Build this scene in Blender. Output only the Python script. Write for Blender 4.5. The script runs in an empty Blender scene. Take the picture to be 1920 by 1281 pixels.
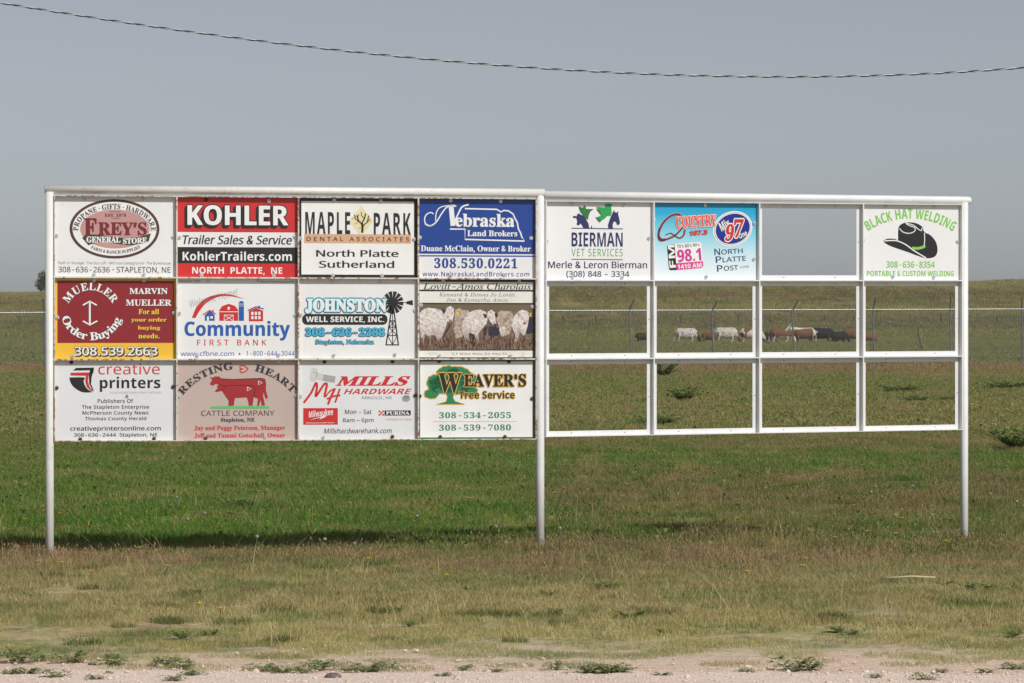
import bpy, bmesh, math, random
import numpy as np
from mathutils import Vector, Matrix, noise as mnoise
from mathutils.geometry import tessellate_polygon

random.seed(7); rng = np.random.default_rng(11)
scene = bpy.context.scene
COL = scene.collection

# ------------------------------------------------------------------ camera
F = 7640.0            # focal length in photograph pixels (1920 wide)
CAMH = 1.70           # eye height
HY = 620.0            # photograph row of the horizon
cam_d = bpy.data.cameras.new("camera"); cam = bpy.data.objects.new("camera", cam_d); COL.objects.link(cam)
cam_d.sensor_width = 36.0; cam_d.lens = 36.0 * F / 1920.0
cam_d.clip_start = 0.5; cam_d.clip_end = 8000
cam.location = (0, 0, CAMH)
cam.rotation_euler = (math.radians(90) - math.atan((640.5 - HY) / F), 0, 0)
scene.camera = cam

# ------------------------------------------------------------------ sky, sun, exposure
SUN_AZ = math.radians(38)     # to the right of straight behind the camera
SUN_EL = math.radians(42)
world = bpy.data.worlds.new("World"); scene.world = world; world.use_nodes = True
wn = world.node_tree; wn.nodes.clear()
sky = wn.nodes.new('ShaderNodeTexSky'); sky.sky_type = 'NISHITA'; sky.sun_disc = False
sky.sun_elevation = SUN_EL; sky.sun_rotation = math.pi - SUN_AZ
sky.altitude = 0; sky.air_density = 0.63; sky.dust_density = 1.0; sky.ozone_density = 3.0
bw = wn.nodes.new('ShaderNodeRGBToBW'); hsv = wn.nodes.new('ShaderNodeMixRGB'); hsv.inputs[0].default_value = 0.29   # summer haze: half the colour
bg = wn.nodes.new('ShaderNodeBackground'); bg.inputs['Strength'].default_value = 0.093
wo = wn.nodes.new('ShaderNodeOutputWorld')
wn.links.new(sky.outputs[0], bw.inputs[0]); wn.links.new(bw.outputs[0], hsv.inputs[1]); wn.links.new(sky.outputs[0], hsv.inputs[2]); tint = wn.nodes.new('ShaderNodeMixRGB'); tint.blend_type = 'MULTIPLY'; tint.inputs[0].default_value = 1.0; tint.inputs[2].default_value = (0.99, 1.0, 1.006, 1)
wn.links.new(hsv.outputs[0], tint.inputs[1]); wn.links.new(tint.outputs[0], bg.inputs[0]); wn.links.new(bg.outputs[0], wo.inputs[0])
sun_d = bpy.data.lights.new("sun", 'SUN'); sun_d.energy = 3.2; sun_d.angle = math.radians(0.53); sun_d.color = (1, 0.97, 0.925)
sun = bpy.data.objects.new("sun", sun_d); COL.objects.link(sun)
sdir = Vector((math.sin(SUN_AZ) * math.cos(SUN_EL), -math.cos(SUN_AZ) * math.cos(SUN_EL), math.sin(SUN_EL)))
sun.rotation_euler = sdir.to_track_quat('Z', 'Y').to_euler(); sun.location = sdir * 60
scene.view_settings.view_transform = 'Standard'; scene.view_settings.look = 'None'
scene.view_settings.exposure = 0.0; scene.view_settings.gamma = 1.0
HAZE = 0.00013       # density of the summer air
scene.render.engine = 'CYCLES'
scene.cycles.max_bounces = 6; scene.cycles.diffuse_bounces = 3; scene.cycles.transparent_max_bounces = 8

# ------------------------------------------------------------------ helpers
def lin(r, g, b):
    f = lambda c: (c / 255 / 12.92) if c / 255 <= 0.04045 else ((c / 255 + 0.055) / 1.055) ** 2.4
    return (f(r), f(g), f(b), 1.0)

class NT:
    """tiny node-tree writer"""
    def __init__(s, nt): s.nt = nt
    def n(s, t, **kw):
        nd = s.nt.nodes.new(t)
        for k, v in kw.items():
            if k.startswith('i_'):
                key = k[2:]
                nd.inputs[int(key) if key.isdigit() else key.replace('_', ' ')].default_value = v
            else: setattr(nd, k, v)
        return nd
    def l(s, a, b): s.nt.links.new(a, b)
    def math(s, op, a, b=None, clamp=False):
        nd = s.nt.nodes.new('ShaderNodeMath'); nd.operation = op; nd.use_clamp = clamp
        for i, v in enumerate((a, b)):
            if v is None: continue
            if isinstance(v, (int, float)): nd.inputs[i].default_value = v
            else: s.l(v, nd.inputs[i])
        return nd.outputs[0]
    def mix(s, fac, a, b, mode='MIX'):
        nd = s.nt.nodes.new('ShaderNodeMix'); nd.data_type = 'RGBA'; nd.blend_type = mode
        for i, v in ((0, fac), (6, a), (7, b)):
            if isinstance(v, (int, float)): nd.inputs[i].default_value = v
            elif isinstance(v, tuple): nd.inputs[i].default_value = v
            else: s.l(v, nd.inputs[i])
        return nd.outputs[2]
    def ramp(s, fac, stops, interp='LINEAR'):
        nd = s.nt.nodes.new('ShaderNodeValToRGB'); cr = nd.color_ramp; cr.interpolation = interp
        while len(cr.elements) < len(stops): cr.elements.new(0.5)
        for e, (p, c) in zip(cr.elements, stops):
            e.position = p; e.color = c if len(c) == 4 else (*c, 1)
        s.l(fac, nd.inputs[0]); return nd.outputs[0]
    def smooth(s, v, a, b):
        nd = s.nt.nodes.new('ShaderNodeMapRange'); nd.interpolation_type = 'SMOOTHSTEP'
        s.l(v, nd.inputs[0]); nd.inputs[1].default_value = a; nd.inputs[2].default_value = b
        return nd.outputs[0]
    def noise(s, vec, scale, detail=4, rough=0.55):
        nd = s.nt.nodes.new('ShaderNodeTexNoise'); nd.inputs['Scale'].default_value = scale
        nd.inputs['Detail'].default_value = detail; nd.inputs['Roughness'].default_value = rough
        if vec is not None: s.l(vec, nd.inputs['Vector'])
        return nd.outputs['Fac']

def new_mat(name):
    m = bpy.data.materials.new(name); m.use_nodes = True
    t = NT(m.node_tree); return m, t, m.node_tree.nodes['Principled BSDF']

_pm = {}
def plain(name, col, rough=0.5, metal=0.0, var=0.06, scale=30):
    if name in _pm: return _pm[name]
    m, t, b = new_mat(name)
    tc = t.n('ShaderNodeTexCoord')
    n = t.noise(tc.outputs['Object'], scale, 5)
    c2 = tuple(max(0, c * (1 - 2 * var)) for c in col[:3]) + (1,)
    c1 = tuple(min(1, c * (1 + var)) for c in col[:3]) + (1,)
    t.l(t.ramp(n, [(0.3, c2), (0.7, c1)]), b.inputs['Base Color'])
    b.inputs['Roughness'].default_value = rough; b.inputs['Metallic'].default_value = metal
    _pm[name] = m; return m

def mesh_obj(name, verts, faces, mats, parent=None, origin=(0, 0, 0), mi=None, smooth=False):
    me = bpy.data.meshes.new(name)
    o0 = Vector(origin)
    me.from_pydata([tuple(Vector(v) - o0) for v in verts], [], faces)
    for m in (mats if isinstance(mats, (list, tuple)) else [mats]): me.materials.append(m)
    if mi is not None: me.polygons.foreach_set('material_index', mi)
    if smooth: me.polygons.foreach_set('use_smooth', [True] * len(me.polygons))
    me.update()
    o = bpy.data.objects.new(name, me); COL.objects.link(o)
    if parent is not None: o.parent = parent
    else: o.location = o0
    return o

def tag(o, label=None, cat=None, group=None, kind=None):
    if label: o['label'] = label
    if cat: o['category'] = cat
    if group: o['group'] = group
    if kind: o['kind'] = kind
    return o

def empty(name, loc):
    o = bpy.data.objects.new(name, None); o.location = loc; o.empty_display_size = 0.1; COL.objects.link(o); return o

class MB:
    """collects shapes into one mesh"""
    def __init__(s): s.v = []; s.f = []; s.m = []
    def add(s, v, f, mi=0):
        k = len(s.v); s.v += [tuple(p) for p in v]; s.f += [tuple(i + k for i in q) for q in f]; s.m += [mi] * len(f)
    def hexa(s, p, mi=0):
        """8 corners: bottom ring 0-3, top ring 4-7"""
        s.add(p, [(0, 3, 2, 1), (4, 5, 6, 7), (0, 1, 5, 4), (1, 2, 6, 5), (2, 3, 7, 6), (3, 0, 4, 7)], mi)
    def tube(s, pts, rad, seg=10, mi=0, cap=True, flat=None):
        pts = [Vector(p) for p in pts]; n = len(pts)
        if isinstance(rad, (int, float)): rad = [rad] * n
        rings = []
        up = Vector((0, 0, 1))
        for i, p in enumerate(pts):
            d = (pts[min(i + 1, n - 1)] - pts[max(i - 1, 0)]).normalized()
            ref = up if abs(d.dot(up)) < 0.95 else Vector((0, 1, 0))
            a = d.cross(ref).normalized(); b = a.cross(d).normalized()
            r = rad[i]; ra, rb = (r if isinstance(r, tuple) else (r, r))
            rings.append([p + a * (ra * math.cos(2 * math.pi * k / seg)) + b * (rb * math.sin(2 * math.pi * k / seg)) for k in range(seg)])
        v = [q for r in rings for q in r]; f = []
        for i in range(n - 1):
            for k in range(seg):
                k2 = (k + 1) % seg
                f.append((i * seg + k, i * seg + k2, (i + 1) * seg + k2, (i + 1) * seg + k))
        if cap:
            f.append(tuple(range(seg - 1, -1, -1))); f.append(tuple((n - 1) * seg + k for k in range(seg)))
        s.add(v, f, mi)
    def ball(s, c, r, seg=8, rings=6, mi=0, rot=None):
        rx, ry, rz = r if isinstance(r, tuple) else (r, r, r)
        v = []; f = []
        for i in range(rings + 1):
            th = math.pi * i / rings
            for k in range(seg):
                ph = 2 * math.pi * k / seg
                p = Vector((rx * math.sin(th) * math.cos(ph), ry * math.sin(th) * math.sin(ph), rz * math.cos(th)))
                if rot is not None: p = rot @ p
                v.append(p + Vector(c))
        for i in range(rings):
            for k in range(seg):
                k2 = (k + 1) % seg
                f.append((i * seg + k, (i + 1) * seg + k, (i + 1) * seg + k2, i * seg + k2))
        s.add(v, f, mi)
    def build(s, name, mats, parent=None, origin=(0, 0, 0), smooth=False):
        if parent is not None: origin = parent.location
        return mesh_obj(name, s.v, s.f, mats, parent, origin, s.m, smooth)

def W(px, py, Y):
    """world point seen at photograph pixel (px,py) at distance Y"""
    return Vector(((px - 960) * Y / F, Y, CAMH - (py - HY) * Y / F))

# ------------------------------------------------------------------ terrain
TK = [(-50, 0), (45, 0), (80, 0.02), (156, 0.17), (250, 0.46), (347, 0.57), (420, 1.2), (493, 2.54), (600, 5.5), (700, 8.6), (770, 10.0), (830, 10.3), (900, 9.6), (1100, 6.5), (1600, 3)]
_ty = np.array([k[0] for k in TK], float); _tz = np.array([k[1] for k in TK], float)
_dm = np.diff(_tz) / np.diff(_ty)
_tm = np.concatenate([[_dm[0]], [0 if a * b <= 0 else 2 * a * b / (a + b) for a, b in zip(_dm[:-1], _dm[1:])], [_dm[-1]]])
def terrain(X, Y):
    X = np.asarray(X, float); Y = np.asarray(Y, float)
    i = np.clip(np.searchsorted(_ty, Y) - 1, 0, len(_ty) - 2)
    h = _ty[i + 1] - _ty[i]; t = np.clip((Y - _ty[i]) / h, 0, 1)
    z = (2*t**3-3*t**2+1)*_tz[i] + (t**3-2*t**2+t)*h*_tm[i] + (-2*t**3+3*t**2)*_tz[i+1] + (t**3-t**2)*h*_tm[i+1]
    hill = np.clip((Y - 420) / 350, 0, 1); hill = hill * hill * (3 - 2 * hill)
    z = z + hill * (np.clip(X, -220, 220) * 0.0115 + 0.55 * np.sin(X * 0.045 + 1.3) + 0.3 * np.sin(X * 0.11 + Y * 0.02))
    mid = np.clip((Y - 60) / 100, 0, 1)
    z = z + mid * (0.03 * np.sin(X * 0.21 + Y * 0.05) + 0.03 * np.sin(X * 0.09 - Y * 0.031 + 2))
    near = np.clip((Y - 21.4) / 2, 0, 1) * np.clip((80 - Y) / 40, 0, 1)
    z = z + near * (0.012 * np.sin(X * 1.7 + Y * 0.9) * np.sin(Y * 1.31 + 0.4 * X) + 0.010 * np.sin(X * 0.63 - Y * 0.77 + 1))
    z = z - 0.035 * np.clip((Y - 26) / 4, 0, 1) * np.clip((40 - Y) / 5, 0, 1)
    return z
def tz(x, y): return float(terrain(x, y))
# ------------------------------------------------------------------ field colour (by place in the field)
GAIN = 2.08; DESAT = 0.09
def fc(r, g, b):
    c = lin(r, g, b); y = 0.25 * c[0] + 0.6 * c[1] + 0.15 * c[2]; return tuple(min(0.6, GAIN * (v + (y - v) * DESAT)) for v in c[:3]) + (1,)
def TT(Y): return math.log2(max(Y, 20) / 20) / math.log2(50)
LEFT = [(20, (172, 150, 118)), (22.5, (152, 140, 99)), (26, (142, 132, 100)), (28.5, (126, 123, 88)), (30.2, (121, 107, 85)), (31.2, (108, 100, 70)), (32.2, (77, 100, 38)),
        (37, (72, 105, 32)), (44, (84, 105, 42)), (52, (80, 105, 42)), (60, (90, 98, 50)), (68, (103, 109, 63)), (90, (105, 110, 63)), (108, (92, 109, 53)),
        (130, (98, 109, 61)), (158, (118, 108, 76)), (185, (101, 111, 71)), (300, (96, 111, 69)), (372, (107, 111, 63)), (430, (113, 115, 61)), (480, (100, 90, 64)), (560, (124, 120, 72)), (640, (101, 89, 62)), (715, (122, 114, 72)), (800, (135, 127, 83))]
RIGHT = [(20, (172, 150, 118)), (22.5, (152, 140, 99)), (26, (140, 130, 98)), (28.5, (126, 123, 88)), (30.2, (119, 105, 83)), (32.0, (106, 98, 68)), (33.2, (90, 100, 52)),
         (37, (88, 100, 52)), (42, (95, 92, 60)), (47, (84, 95, 48)), (51, (72, 104, 36)), (57, (76, 102, 40)), (61, (100, 101, 62)), (72, (113, 112, 71)), (95, (111, 111, 69)), (112, (96, 107, 57)),
        (130, (101, 109, 63)), (158, (118, 106, 76)), (185, (103, 111, 73)), (300, (98, 111, 69)), (360, (111, 113, 63)), (430, (113, 115, 61)), (480, (98, 88, 64)), (560, (124, 118, 72)), (640, (97, 84, 60)), (715, (122, 114, 72)), (800, (135, 127, 83))]
fg = bpy.data.node_groups.new("field_colour", 'ShaderNodeTree')
fg.interface.new_socket("Color", in_out='OUTPUT', socket_type='NodeSocketColor')
t = NT(fg)
geo = t.n('ShaderNodeNewGeometry'); sep = t.n('ShaderNodeSeparateXYZ'); t.l(geo.outputs['Position'], sep.inputs[0])
X, Yc = sep.outputs[0], sep.outputs[1]
mp = t.n('ShaderNodeMapping'); mp.inputs['Scale'].default_value = (1, 0.6, 0); t.l(geo.outputs['Position'], mp.inputs[0])
lnY = t.math('DIVIDE', t.math('LOGARITHM', t.math('DIVIDE', t.math('MAXIMUM', Yc, 20.0), 20.0), 2.0), math.log2(50))
# distances stretch with range: use (X/Y, logY) so the patches look alike at every range of this long field
cmb = t.n('ShaderNodeCombineXYZ'); t.l(t.math('MULTIPLY', X, 0.35), cmb.inputs[0]); t.l(t.math('MULTIPLY', lnY, 14.0), cmb.inputs[1])
wob = t.noise(cmb.outputs[0], 1.2, 4, 0.6)
tt = t.math('ADD', lnY, t.math('MULTIPLY', t.math('SUBTRACT', wob, 0.5), 0.10))
def rampfor(L):
    return t.ramp(tt, [(TT(y), fc(*c)) for y, c in L])
side = t.smooth(t.math('ADD', X, t.math('MULTIPLY', t.math('SUBTRACT', wob, 0.5), 6.0)), -0.8, 1.2)
base = t.mix(side, rampfor(LEFT), rampfor(RIGHT))
n1 = t.noise(mp.outputs[0], 0.75, 5, 0.68)           # metre-sized patches
n2 = t.noise(mp.outputs[0], 0.075, 6, 0.66)            # far patches
n3 = t.noise(mp.outputs[0], 2.6, 4, 0.65); n4 = t.noise(mp.outputs[0], 1.7, 5, 0.7)
near = t.smooth(Yc, 90.0, 170.0)
np_ = t.n('ShaderNodeMix'); t.l(near, np_.inputs[0]); t.l(n1, np_.inputs[2]); t.l(n2, np_.inputs[3]); nn = np_.outputs[0]
g = t.mix(t.math('MULTIPLY', t.smooth(nn, 0.50, 0.64), 0.7), base, fc(72, 98, 40))
g = t.mix(t.math('MULTIPLY', t.smooth(nn, 0.49, 0.36), 0.62), g, fc(130, 116, 80))
g = t.mix(t.math('MULTIPLY', t.smooth(n3, 0.52, 0.68), 0.5), g, fc(78, 76, 44))
n5 = t.noise(cmb.outputs[0], 4.5, 5, 0.62)
mr = t.math('MULTIPLY', t.smooth(Yc, 34.0, 50.0), t.math('SUBTRACT', 1.0, t.smooth(Yc, 170.0, 300.0)))
g = t.mix(t.math('MULTIPLY', t.math('MULTIPLY', t.smooth(n5, 0.52, 0.62), 0.6), mr), g, fc(80, 104, 48))
g = t.mix(t.math('MULTIPLY', t.math('MULTIPLY', t.smooth(n5, 0.46, 0.37), 0.55), mr), g, fc(130, 114, 82))
vn = t.math('SUBTRACT', 1.0, t.smooth(Yc, 30.0, 38.0))
g = t.mix(t.math('MULTIPLY', t.math('MULTIPLY', t.smooth(n4, 0.54, 0.62), 0.7), vn), g, fc(98, 112, 62))
g = t.mix(t.math('MULTIPLY', t.math('MULTIPLY', t.smooth(n4, 0.45, 0.38), 0.6), vn), g, fc(156, 130, 98))
go_ = t.n('NodeGroupOutput'); t.l(g, go_.inputs[0])

def add_field(t):
    nd = t.n('ShaderNodeGroup'); nd.node_tree = fg; return nd.outputs[0]

# ground
ground_m, t, b = new_mat("soil_and_turf")
geo = t.n('ShaderNodeNewGeometry'); sep = t.n('ShaderNodeSeparateXYZ'); t.l(geo.outputs['Position'], sep.inputs[0])
f = add_field(t)
fine = t.noise(geo.outputs['Position'], 18.0, 8, 0.7)
mid = t.noise(geo.outputs['Position'], 2.3, 6, 0.65); pat = t.noise(geo.outputs['Position'], 1.6, 5, 0.6)
dk = t.mix(t.smooth(fine, 0.3, 0.7), (0.45, 0.42, 0.36, 1), (1.05, 1.0, 0.95, 1))
turf = t.mix(1.0, f, dk, 'MULTIPLY')
bare = t.ramp(fine, [(0.25, lin(180, 152, 128)), (0.5, lin(226, 200, 178)), (0.75, lin(244, 224, 206))])
yy = t.math('ADD', sep.outputs[1], t.math('MULTIPLY', t.math('SUBTRACT', mid, 0.5), 3.4))
xw = t.noise(geo.outputs['Position'], 0.45, 3)
yy = t.math('ADD', yy, t.math('MULTIPLY', t.math('SUBTRACT', xw, 0.5), 2.2))
soil = t.smooth(yy, 22.6, 20.7)
col = t.mix(t.math('MAXIMUM', soil, t.math('MULTIPLY', t.math('MULTIPLY', t.smooth(pat, 0.5, 0.62), 0.3), t.smooth(sep.outputs[1], 31.0, 27.0))), turf, bare)
t.l(col, b.inputs['Base Color']); b.inputs['Roughness'].default_value = 0.95; b.inputs['Specular IOR Level'].default_value = 0.1
bp = t.n('ShaderNodeBump'); bp.inputs['Strength'].default_value = 0.8; bp.inputs['Distance'].default_value = 0.02
t.l(t.math('ADD', fine, mid), bp.inputs['Height']); t.l(bp.outputs[0], b.inputs['Normal'])
ys = np.concatenate([np.arange(-30, 18, 4), np.arange(18, 36, 0.25), np.arange(36, 80, 0.8), np.arange(80, 200, 3), np.arange(200, 1100, 10), np.arange(1100, 1601, 100)])
us = np.linspace(-1, 1, 81)
us = np.sign(us) * np.abs(us) ** 1.5
V = []; NXg = len(us)
for y in ys:
    half = 12 + 0.45 * max(y, 0)
    xs = us * half
    zz = terrain(xs, np.full_like(xs, y))
    V += [(x, y, z) for x, z in zip(xs, zz)]
Fc = [(j * NXg + i, j * NXg + i + 1, (j + 1) * NXg + i + 1, (j + 1) * NXg + i) for j in range(len(ys) - 1) for i in range(NXg - 1)]
ground = mesh_obj("ground", V, Fc, ground_m, smooth=True); tag(ground, "dry prairie field rising to a low hill behind the sign", "ground", kind='structure')

# gravel strip along the road: its own ragged sheet a little above the field
gravel_m, t, b = new_mat("pale_gravel")
geo = t.n('ShaderNodeNewGeometry')
v1 = t.n('ShaderNodeTexVoronoi'); v1.inputs['Scale'].default_value = 70; t.l(geo.outputs['Position'], v1.inputs['Vector'])
c1 = t.ramp(t.n('ShaderNodeSeparateColor').outputs[0] if False else t.noise(geo.outputs['Position'], 26, 8, 0.75), [(0.28, lin(214, 192, 175)), (0.5, lin(244, 224, 209)), (0.72, lin(252, 241, 230))])
sc = t.n('ShaderNodeSeparateColor'); t.l(v1.outputs['Color'], sc.inputs[0])
peb = t.ramp(sc.outputs[0], [(0.0, (0.74, 0.70, 0.67, 1)), (0.25, (0.95, 0.92, 0.9, 1)), (0.9, (1, 1, 1, 1)), (1.0, (1.12, 1.08, 1.05, 1))])
cc = t.mix(1.0, c1, peb, 'MULTIPLY')
big = t.noise(geo.outputs['Position'], 1.1, 4)
cc = t.mix(t.math('MULTIPLY', t.smooth(big, 0.5, 0.7), 0.35), cc, lin(222, 198, 178))
t.l(cc, b.inputs['Base Color']); b.inputs['Roughness'].default_value = 0.95; b.inputs['Specular IOR Level'].default_value = 0.1
bp = t.n('ShaderNodeBump'); bp.inputs['Strength'].default_value = 0.7; bp.inputs['Distance'].default_value = 0.012
t.l(t.math('SUBTRACT', 1.0, v1.outputs['Distance']), bp.inputs['Height']); t.l(bp.outputs[0], b.inputs['Normal'])
def gravel_edge(x):
    return 20.42 + 0.22 * mnoise.noise((x * 0.7, 3.1, 0)) + 0.16 * mnoise.noise((x * 2.3, 7.7, 0)) + 0.07 * mnoise.noise((x * 7.0, 1.7, 0)) - 0.02 * x
xs = np.arange(-16, 16.01, 0.08); V = []; Fc = []
for i, x in enumerate(xs):
    e = gravel_edge(x)
    for k, y in enumerate((2.0, 18.5, 19.6, e - 0.25, e)):
        V.append((x, y, tz(x, y) + (0.006 if k < 4 else -0.004)))
    if i: Fc += [(5 * (i - 1) + k, 5 * i + k, 5 * i + k + 1, 5 * (i - 1) + k + 1) for k in range(4)]
road = mesh_obj("road", V, Fc, gravel_m); tag(road, "pale gravel road edge in front of the grass", "road", kind='structure')

# ------------------------------------------------------------------ grass
def blade_mat(name, straw, green_mul=(1, 1, 1), straw_col=lin(174, 152, 116), fix=None):
    m, t, b = new_mat(name)
    f = add_field(t)
    if fix: f = t.mix(0.7, f, fix)
    a = t.n('ShaderNodeAttribute'); a.attribute_name = 'rnd'
    h = t.n('ShaderNodeAttribute'); h.attribute_name = 'hgt'
    r = a.outputs['Fac']
    lo = (0.62 * green_mul[0], 0.66 * green_mul[1], 0.55 * green_mul[2], 1); hi = (1.2 * green_mul[0], 1.25 * green_mul[1], 1.0 * green_mul[2], 1)
    col = t.mix(1.0, f, t.mix(t.math('FRACT', t.math('MULTIPLY', r, 7.31)), lo, hi), 'MULTIPLY')
    col = t.mix(t.math('MULTIPLY', t.math('LESS_THAN', r, straw), 0.85), col, straw_col)
    tip = t.mix(t.smooth(h.outputs['Fac'], 0.55, 1.0), col, t.mix(0.3, col, straw_col))
    nt = m.node_tree; nt.nodes.remove(b)
    d = t.n('ShaderNodeBsdfDiffuse'); tr = t.n('ShaderNodeBsdfTranslucent'); mx = t.n('ShaderNodeMixShader'); mx.inputs[0].default_value = 0.35
    t.l(tip, d.inputs[0]); t.l(tip, tr.inputs[0]); t.l(d.outputs[0], mx.inputs[1]); t.l(tr.outputs[0], mx.inputs[2])
    t.l(mx.outputs[0], nt.nodes['Material Output'].inputs[0])
    return m

def blade_patch(name, n, R, h0, h1, w, lean, mat, heads=0.0, leafy=0.0, head_w=2.2):
    """one round patch of n bent blades"""
    V = []; Fq = []; R1 = []; Hh = []
    for _ in range(n):
        rr = R * math.sqrt(random.random()); an = random.uniform(0, 6.283)
        x, y = rr * math.cos(an), rr * math.sin(an)
        h = random.uniform(h0, h1) * (0.75 + 0.5 * random.random()); az = random.uniform(0, 6.283); ln = h * lean * random.random() ** 0.7
        fx, fy = random.gauss(0, 1), random.gauss(0, 1); q = math.hypot(fx, fy) + 1e-6; fx, fy = fx / q * w / 2, fy / q * w / 2
        dx, dy = math.cos(az) * ln, math.sin(az) * ln
        k = len(V); rnd = random.random()
        if random.random() < leafy:      # broad leaf
            L = h * 0.8; wx, wy = -dy, dx; q = math.hypot(wx, wy) + 1e-6; wx, wy = wx / q * L * 0.28, wy / q * L * 0.28
            px, py = math.cos(az) * L, math.sin(az) * L; zz = h * random.uniform(0.3, 0.9)
            V += [(x, y, zz * 0.4), (x + px * .5 + wx, y + py * .5 + wy, zz), (x + px, y + py, zz * 0.9), (x + px * .5 - wx, y + py * .5 - wy, zz)]
            Fq += [(k, k + 1, k + 2, k + 3)]; R1 += [max(rnd, 0.5)] * 4; Hh += [0.2, 0.3, 0.4, 0.3]
            continue
        V += [(x - fx, y - fy, -0.01), (x + fx, y + fy, -0.01), (x + dx * .4 + fx * .8, y + dy * .4 + fy * .8, h * .55), (x + dx * .4 - fx * .8, y + dy * .4 - fy * .8, h * .55), (x + dx, y + dy, h)]
        Fq += [(k, k + 1, k + 2, k + 3), (k + 3, k + 2, k + 4)]; R1 += [rnd] * 5; Hh += [0, 0, .55, .55, 1]
        if random.random() < heads:      # seed head
            k = len(V); hh = h * 0.28
            V += [(x + dx, y + dy, h * .93), (x + dx * 1.12 + fx * head_w, y + dy * 1.12 + fy * head_w, h * .93 + hh * .4), (x + dx * 1.3, y + dy * 1.3, h * .93 + hh), (x + dx * 1.12 - fx * head_w, y + dy * 1.12 - fy * head_w, h * .93 + hh * .4)]
            Fq += [(k, k + 1, k + 2, k + 3)]; R1 += [0.02] * 4; Hh += [1] * 4
    me = bpy.data.meshes.new(name); me.from_pydata(V, [], Fq); me.materials.append(mat)
    for nm, dat in (('rnd', R1), ('hgt', Hh)):
        at = me.attributes.new(nm, 'FLOAT', 'POINT'); at.data.foreach_set('value', dat)
    me.update(); return bpy.data.objects.new(name, me)

def collection(name, objs):
    c = bpy.data.collections.new(name)
    for o in objs: c.objects.link(o)
    return c

def gn_group(coll, name):
    ng = bpy.data.node_groups.new(name, 'GeometryNodeTree')
    ng.interface.new_socket("Geometry", in_out='INPUT', socket_type='NodeSocketGeometry')
    ng.interface.new_socket("Geometry", in_out='OUTPUT', socket_type='NodeSocketGeometry')
    N = ng.nodes.new; gi = N('NodeGroupInput'); go = N('NodeGroupOutput'); ip = N('GeometryNodeInstanceOnPoints'); ci = N('GeometryNodeCollectionInfo')
    ci.inputs['Collection'].default_value = coll; ci.inputs['Separate Children'].default_value = True; ci.inputs['Reset Children'].default_value = True
    def na(nm, ty):
        nd = N('GeometryNodeInputNamedAttribute'); nd.data_type = ty; nd.inputs['Name'].default_value = nm; return nd.outputs['Attribute']
    cx = N('ShaderNodeCombineXYZ'); er = N('FunctionNodeEulerToRotation'); L = ng.links.new
    L(na('rot', 'FLOAT'), cx.inputs[2]); L(cx.outputs[0], er.inputs[0])
    L(gi.outputs[0], ip.inputs['Points']); L(ci.outputs[0], ip.inputs['Instance']); ip.inputs['Pick Instance'].default_value = True
    L(na('idx', 'INT'), ip.inputs['Instance Index']); L(er.outputs[0], ip.inputs['Rotation']); L(na('scl', 'FLOAT'), ip.inputs['Scale'])
    L(ip.outputs[0], go.inputs[0]); return ng

def scatter(name, pts, scl, idx, coll, label, cat):
    me = bpy.data.meshes.new(name); n = len(pts)
    me.vertices.add(n); me.vertices.foreach_set('co', np.asarray(pts, np.float32).ravel())
    for nm, ty, dat in (('rot', 'FLOAT', rng.uniform(0, 6.283, n)), ('scl', 'FLOAT', scl), ('idx', 'INT', idx)):
        at = me.attributes.new(nm, ty, 'POINT'); at.data.foreach_set('value', np.asarray(dat, np.float32 if ty == 'FLOAT' else np.int32))
    o = bpy.data.objects.new(name, me); COL.objects.link(o)
    md = o.modifiers.new('scatter', 'NODES'); md.node_group = gn_group(coll, name + '_scatter')
    return tag(o, label, cat, kind='stuff')

def field_pts(y0, y1, dens, pad=1.2, keep=None, half=0.1275):
    """random points over the visible wedge of the field with some side margin"""
    w1 = y1 * half + pad; n = int((y1 - y0) * 2 * w1 * dens)
    x = rng.uniform(-w1, w1, n); y = rng.uniform(y0, y1, n)
    k = np.abs(x) < y * half + pad
    x, y = x[k], y[k]
    if keep is not None:
        k = rng.uniform(0, 1, len(x)) < keep(x, y); x, y = x[k], y[k]
    return np.stack([x, y, terrain(x, y)], 1)
def vnoise(x, y, s, seed=0.0):
    return np.array([mnoise.fractal((a * s, b * s, seed), 0.6, 2.0, 3) for a, b in zip(x, y)]) * 0.5 + 0.5

m_turf = blade_mat("turf_blades", 0.30)
m_tall = blade_mat("seedy_blades", 0.34, (1.05, 0.92, 0.95), lin(176, 150, 118))
m_lush = blade_mat("lush_blades", 0.10, (0.95, 1.0, 0.95))
m_tuft = blade_mat("tuft_blades", 0.06, (1, 1, 1), fix=(0.075, 0.115, 0.04, 1))
m_far = blade_mat("pasture_blades", 0.16)
short_c = collection("turf_patches", [blade_patch("turf_patch_%d" % i, 460, 0.30, 0.015, 0.042, 0.0038, 1.0, m_turf, 0.0, 0.0) for i in range(5)])
tall_c = collection("seedy_patches", [blade_patch("seedy_patch_%d" % i, 190, 0.26, 0.035, 0.085, 0.004, 0.8, m_tall, 0.28, 0.0) for i in range(4)])
lush_c = collection("lush_patches", [blade_patch("lush_patch_%d" % i, 420, 0.28, 0.025, 0.08, 0.0046, 0.85, m_lush, 0.03, 0.04) for i in range(5)])
far_c = collection("pasture_patches", [blade_patch("pasture_patch_%d" % i, 240, 0.32, 0.03, 0.075, 0.008, 0.8, m_far, 0.05, 0.10) for i in range(5)])

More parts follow.
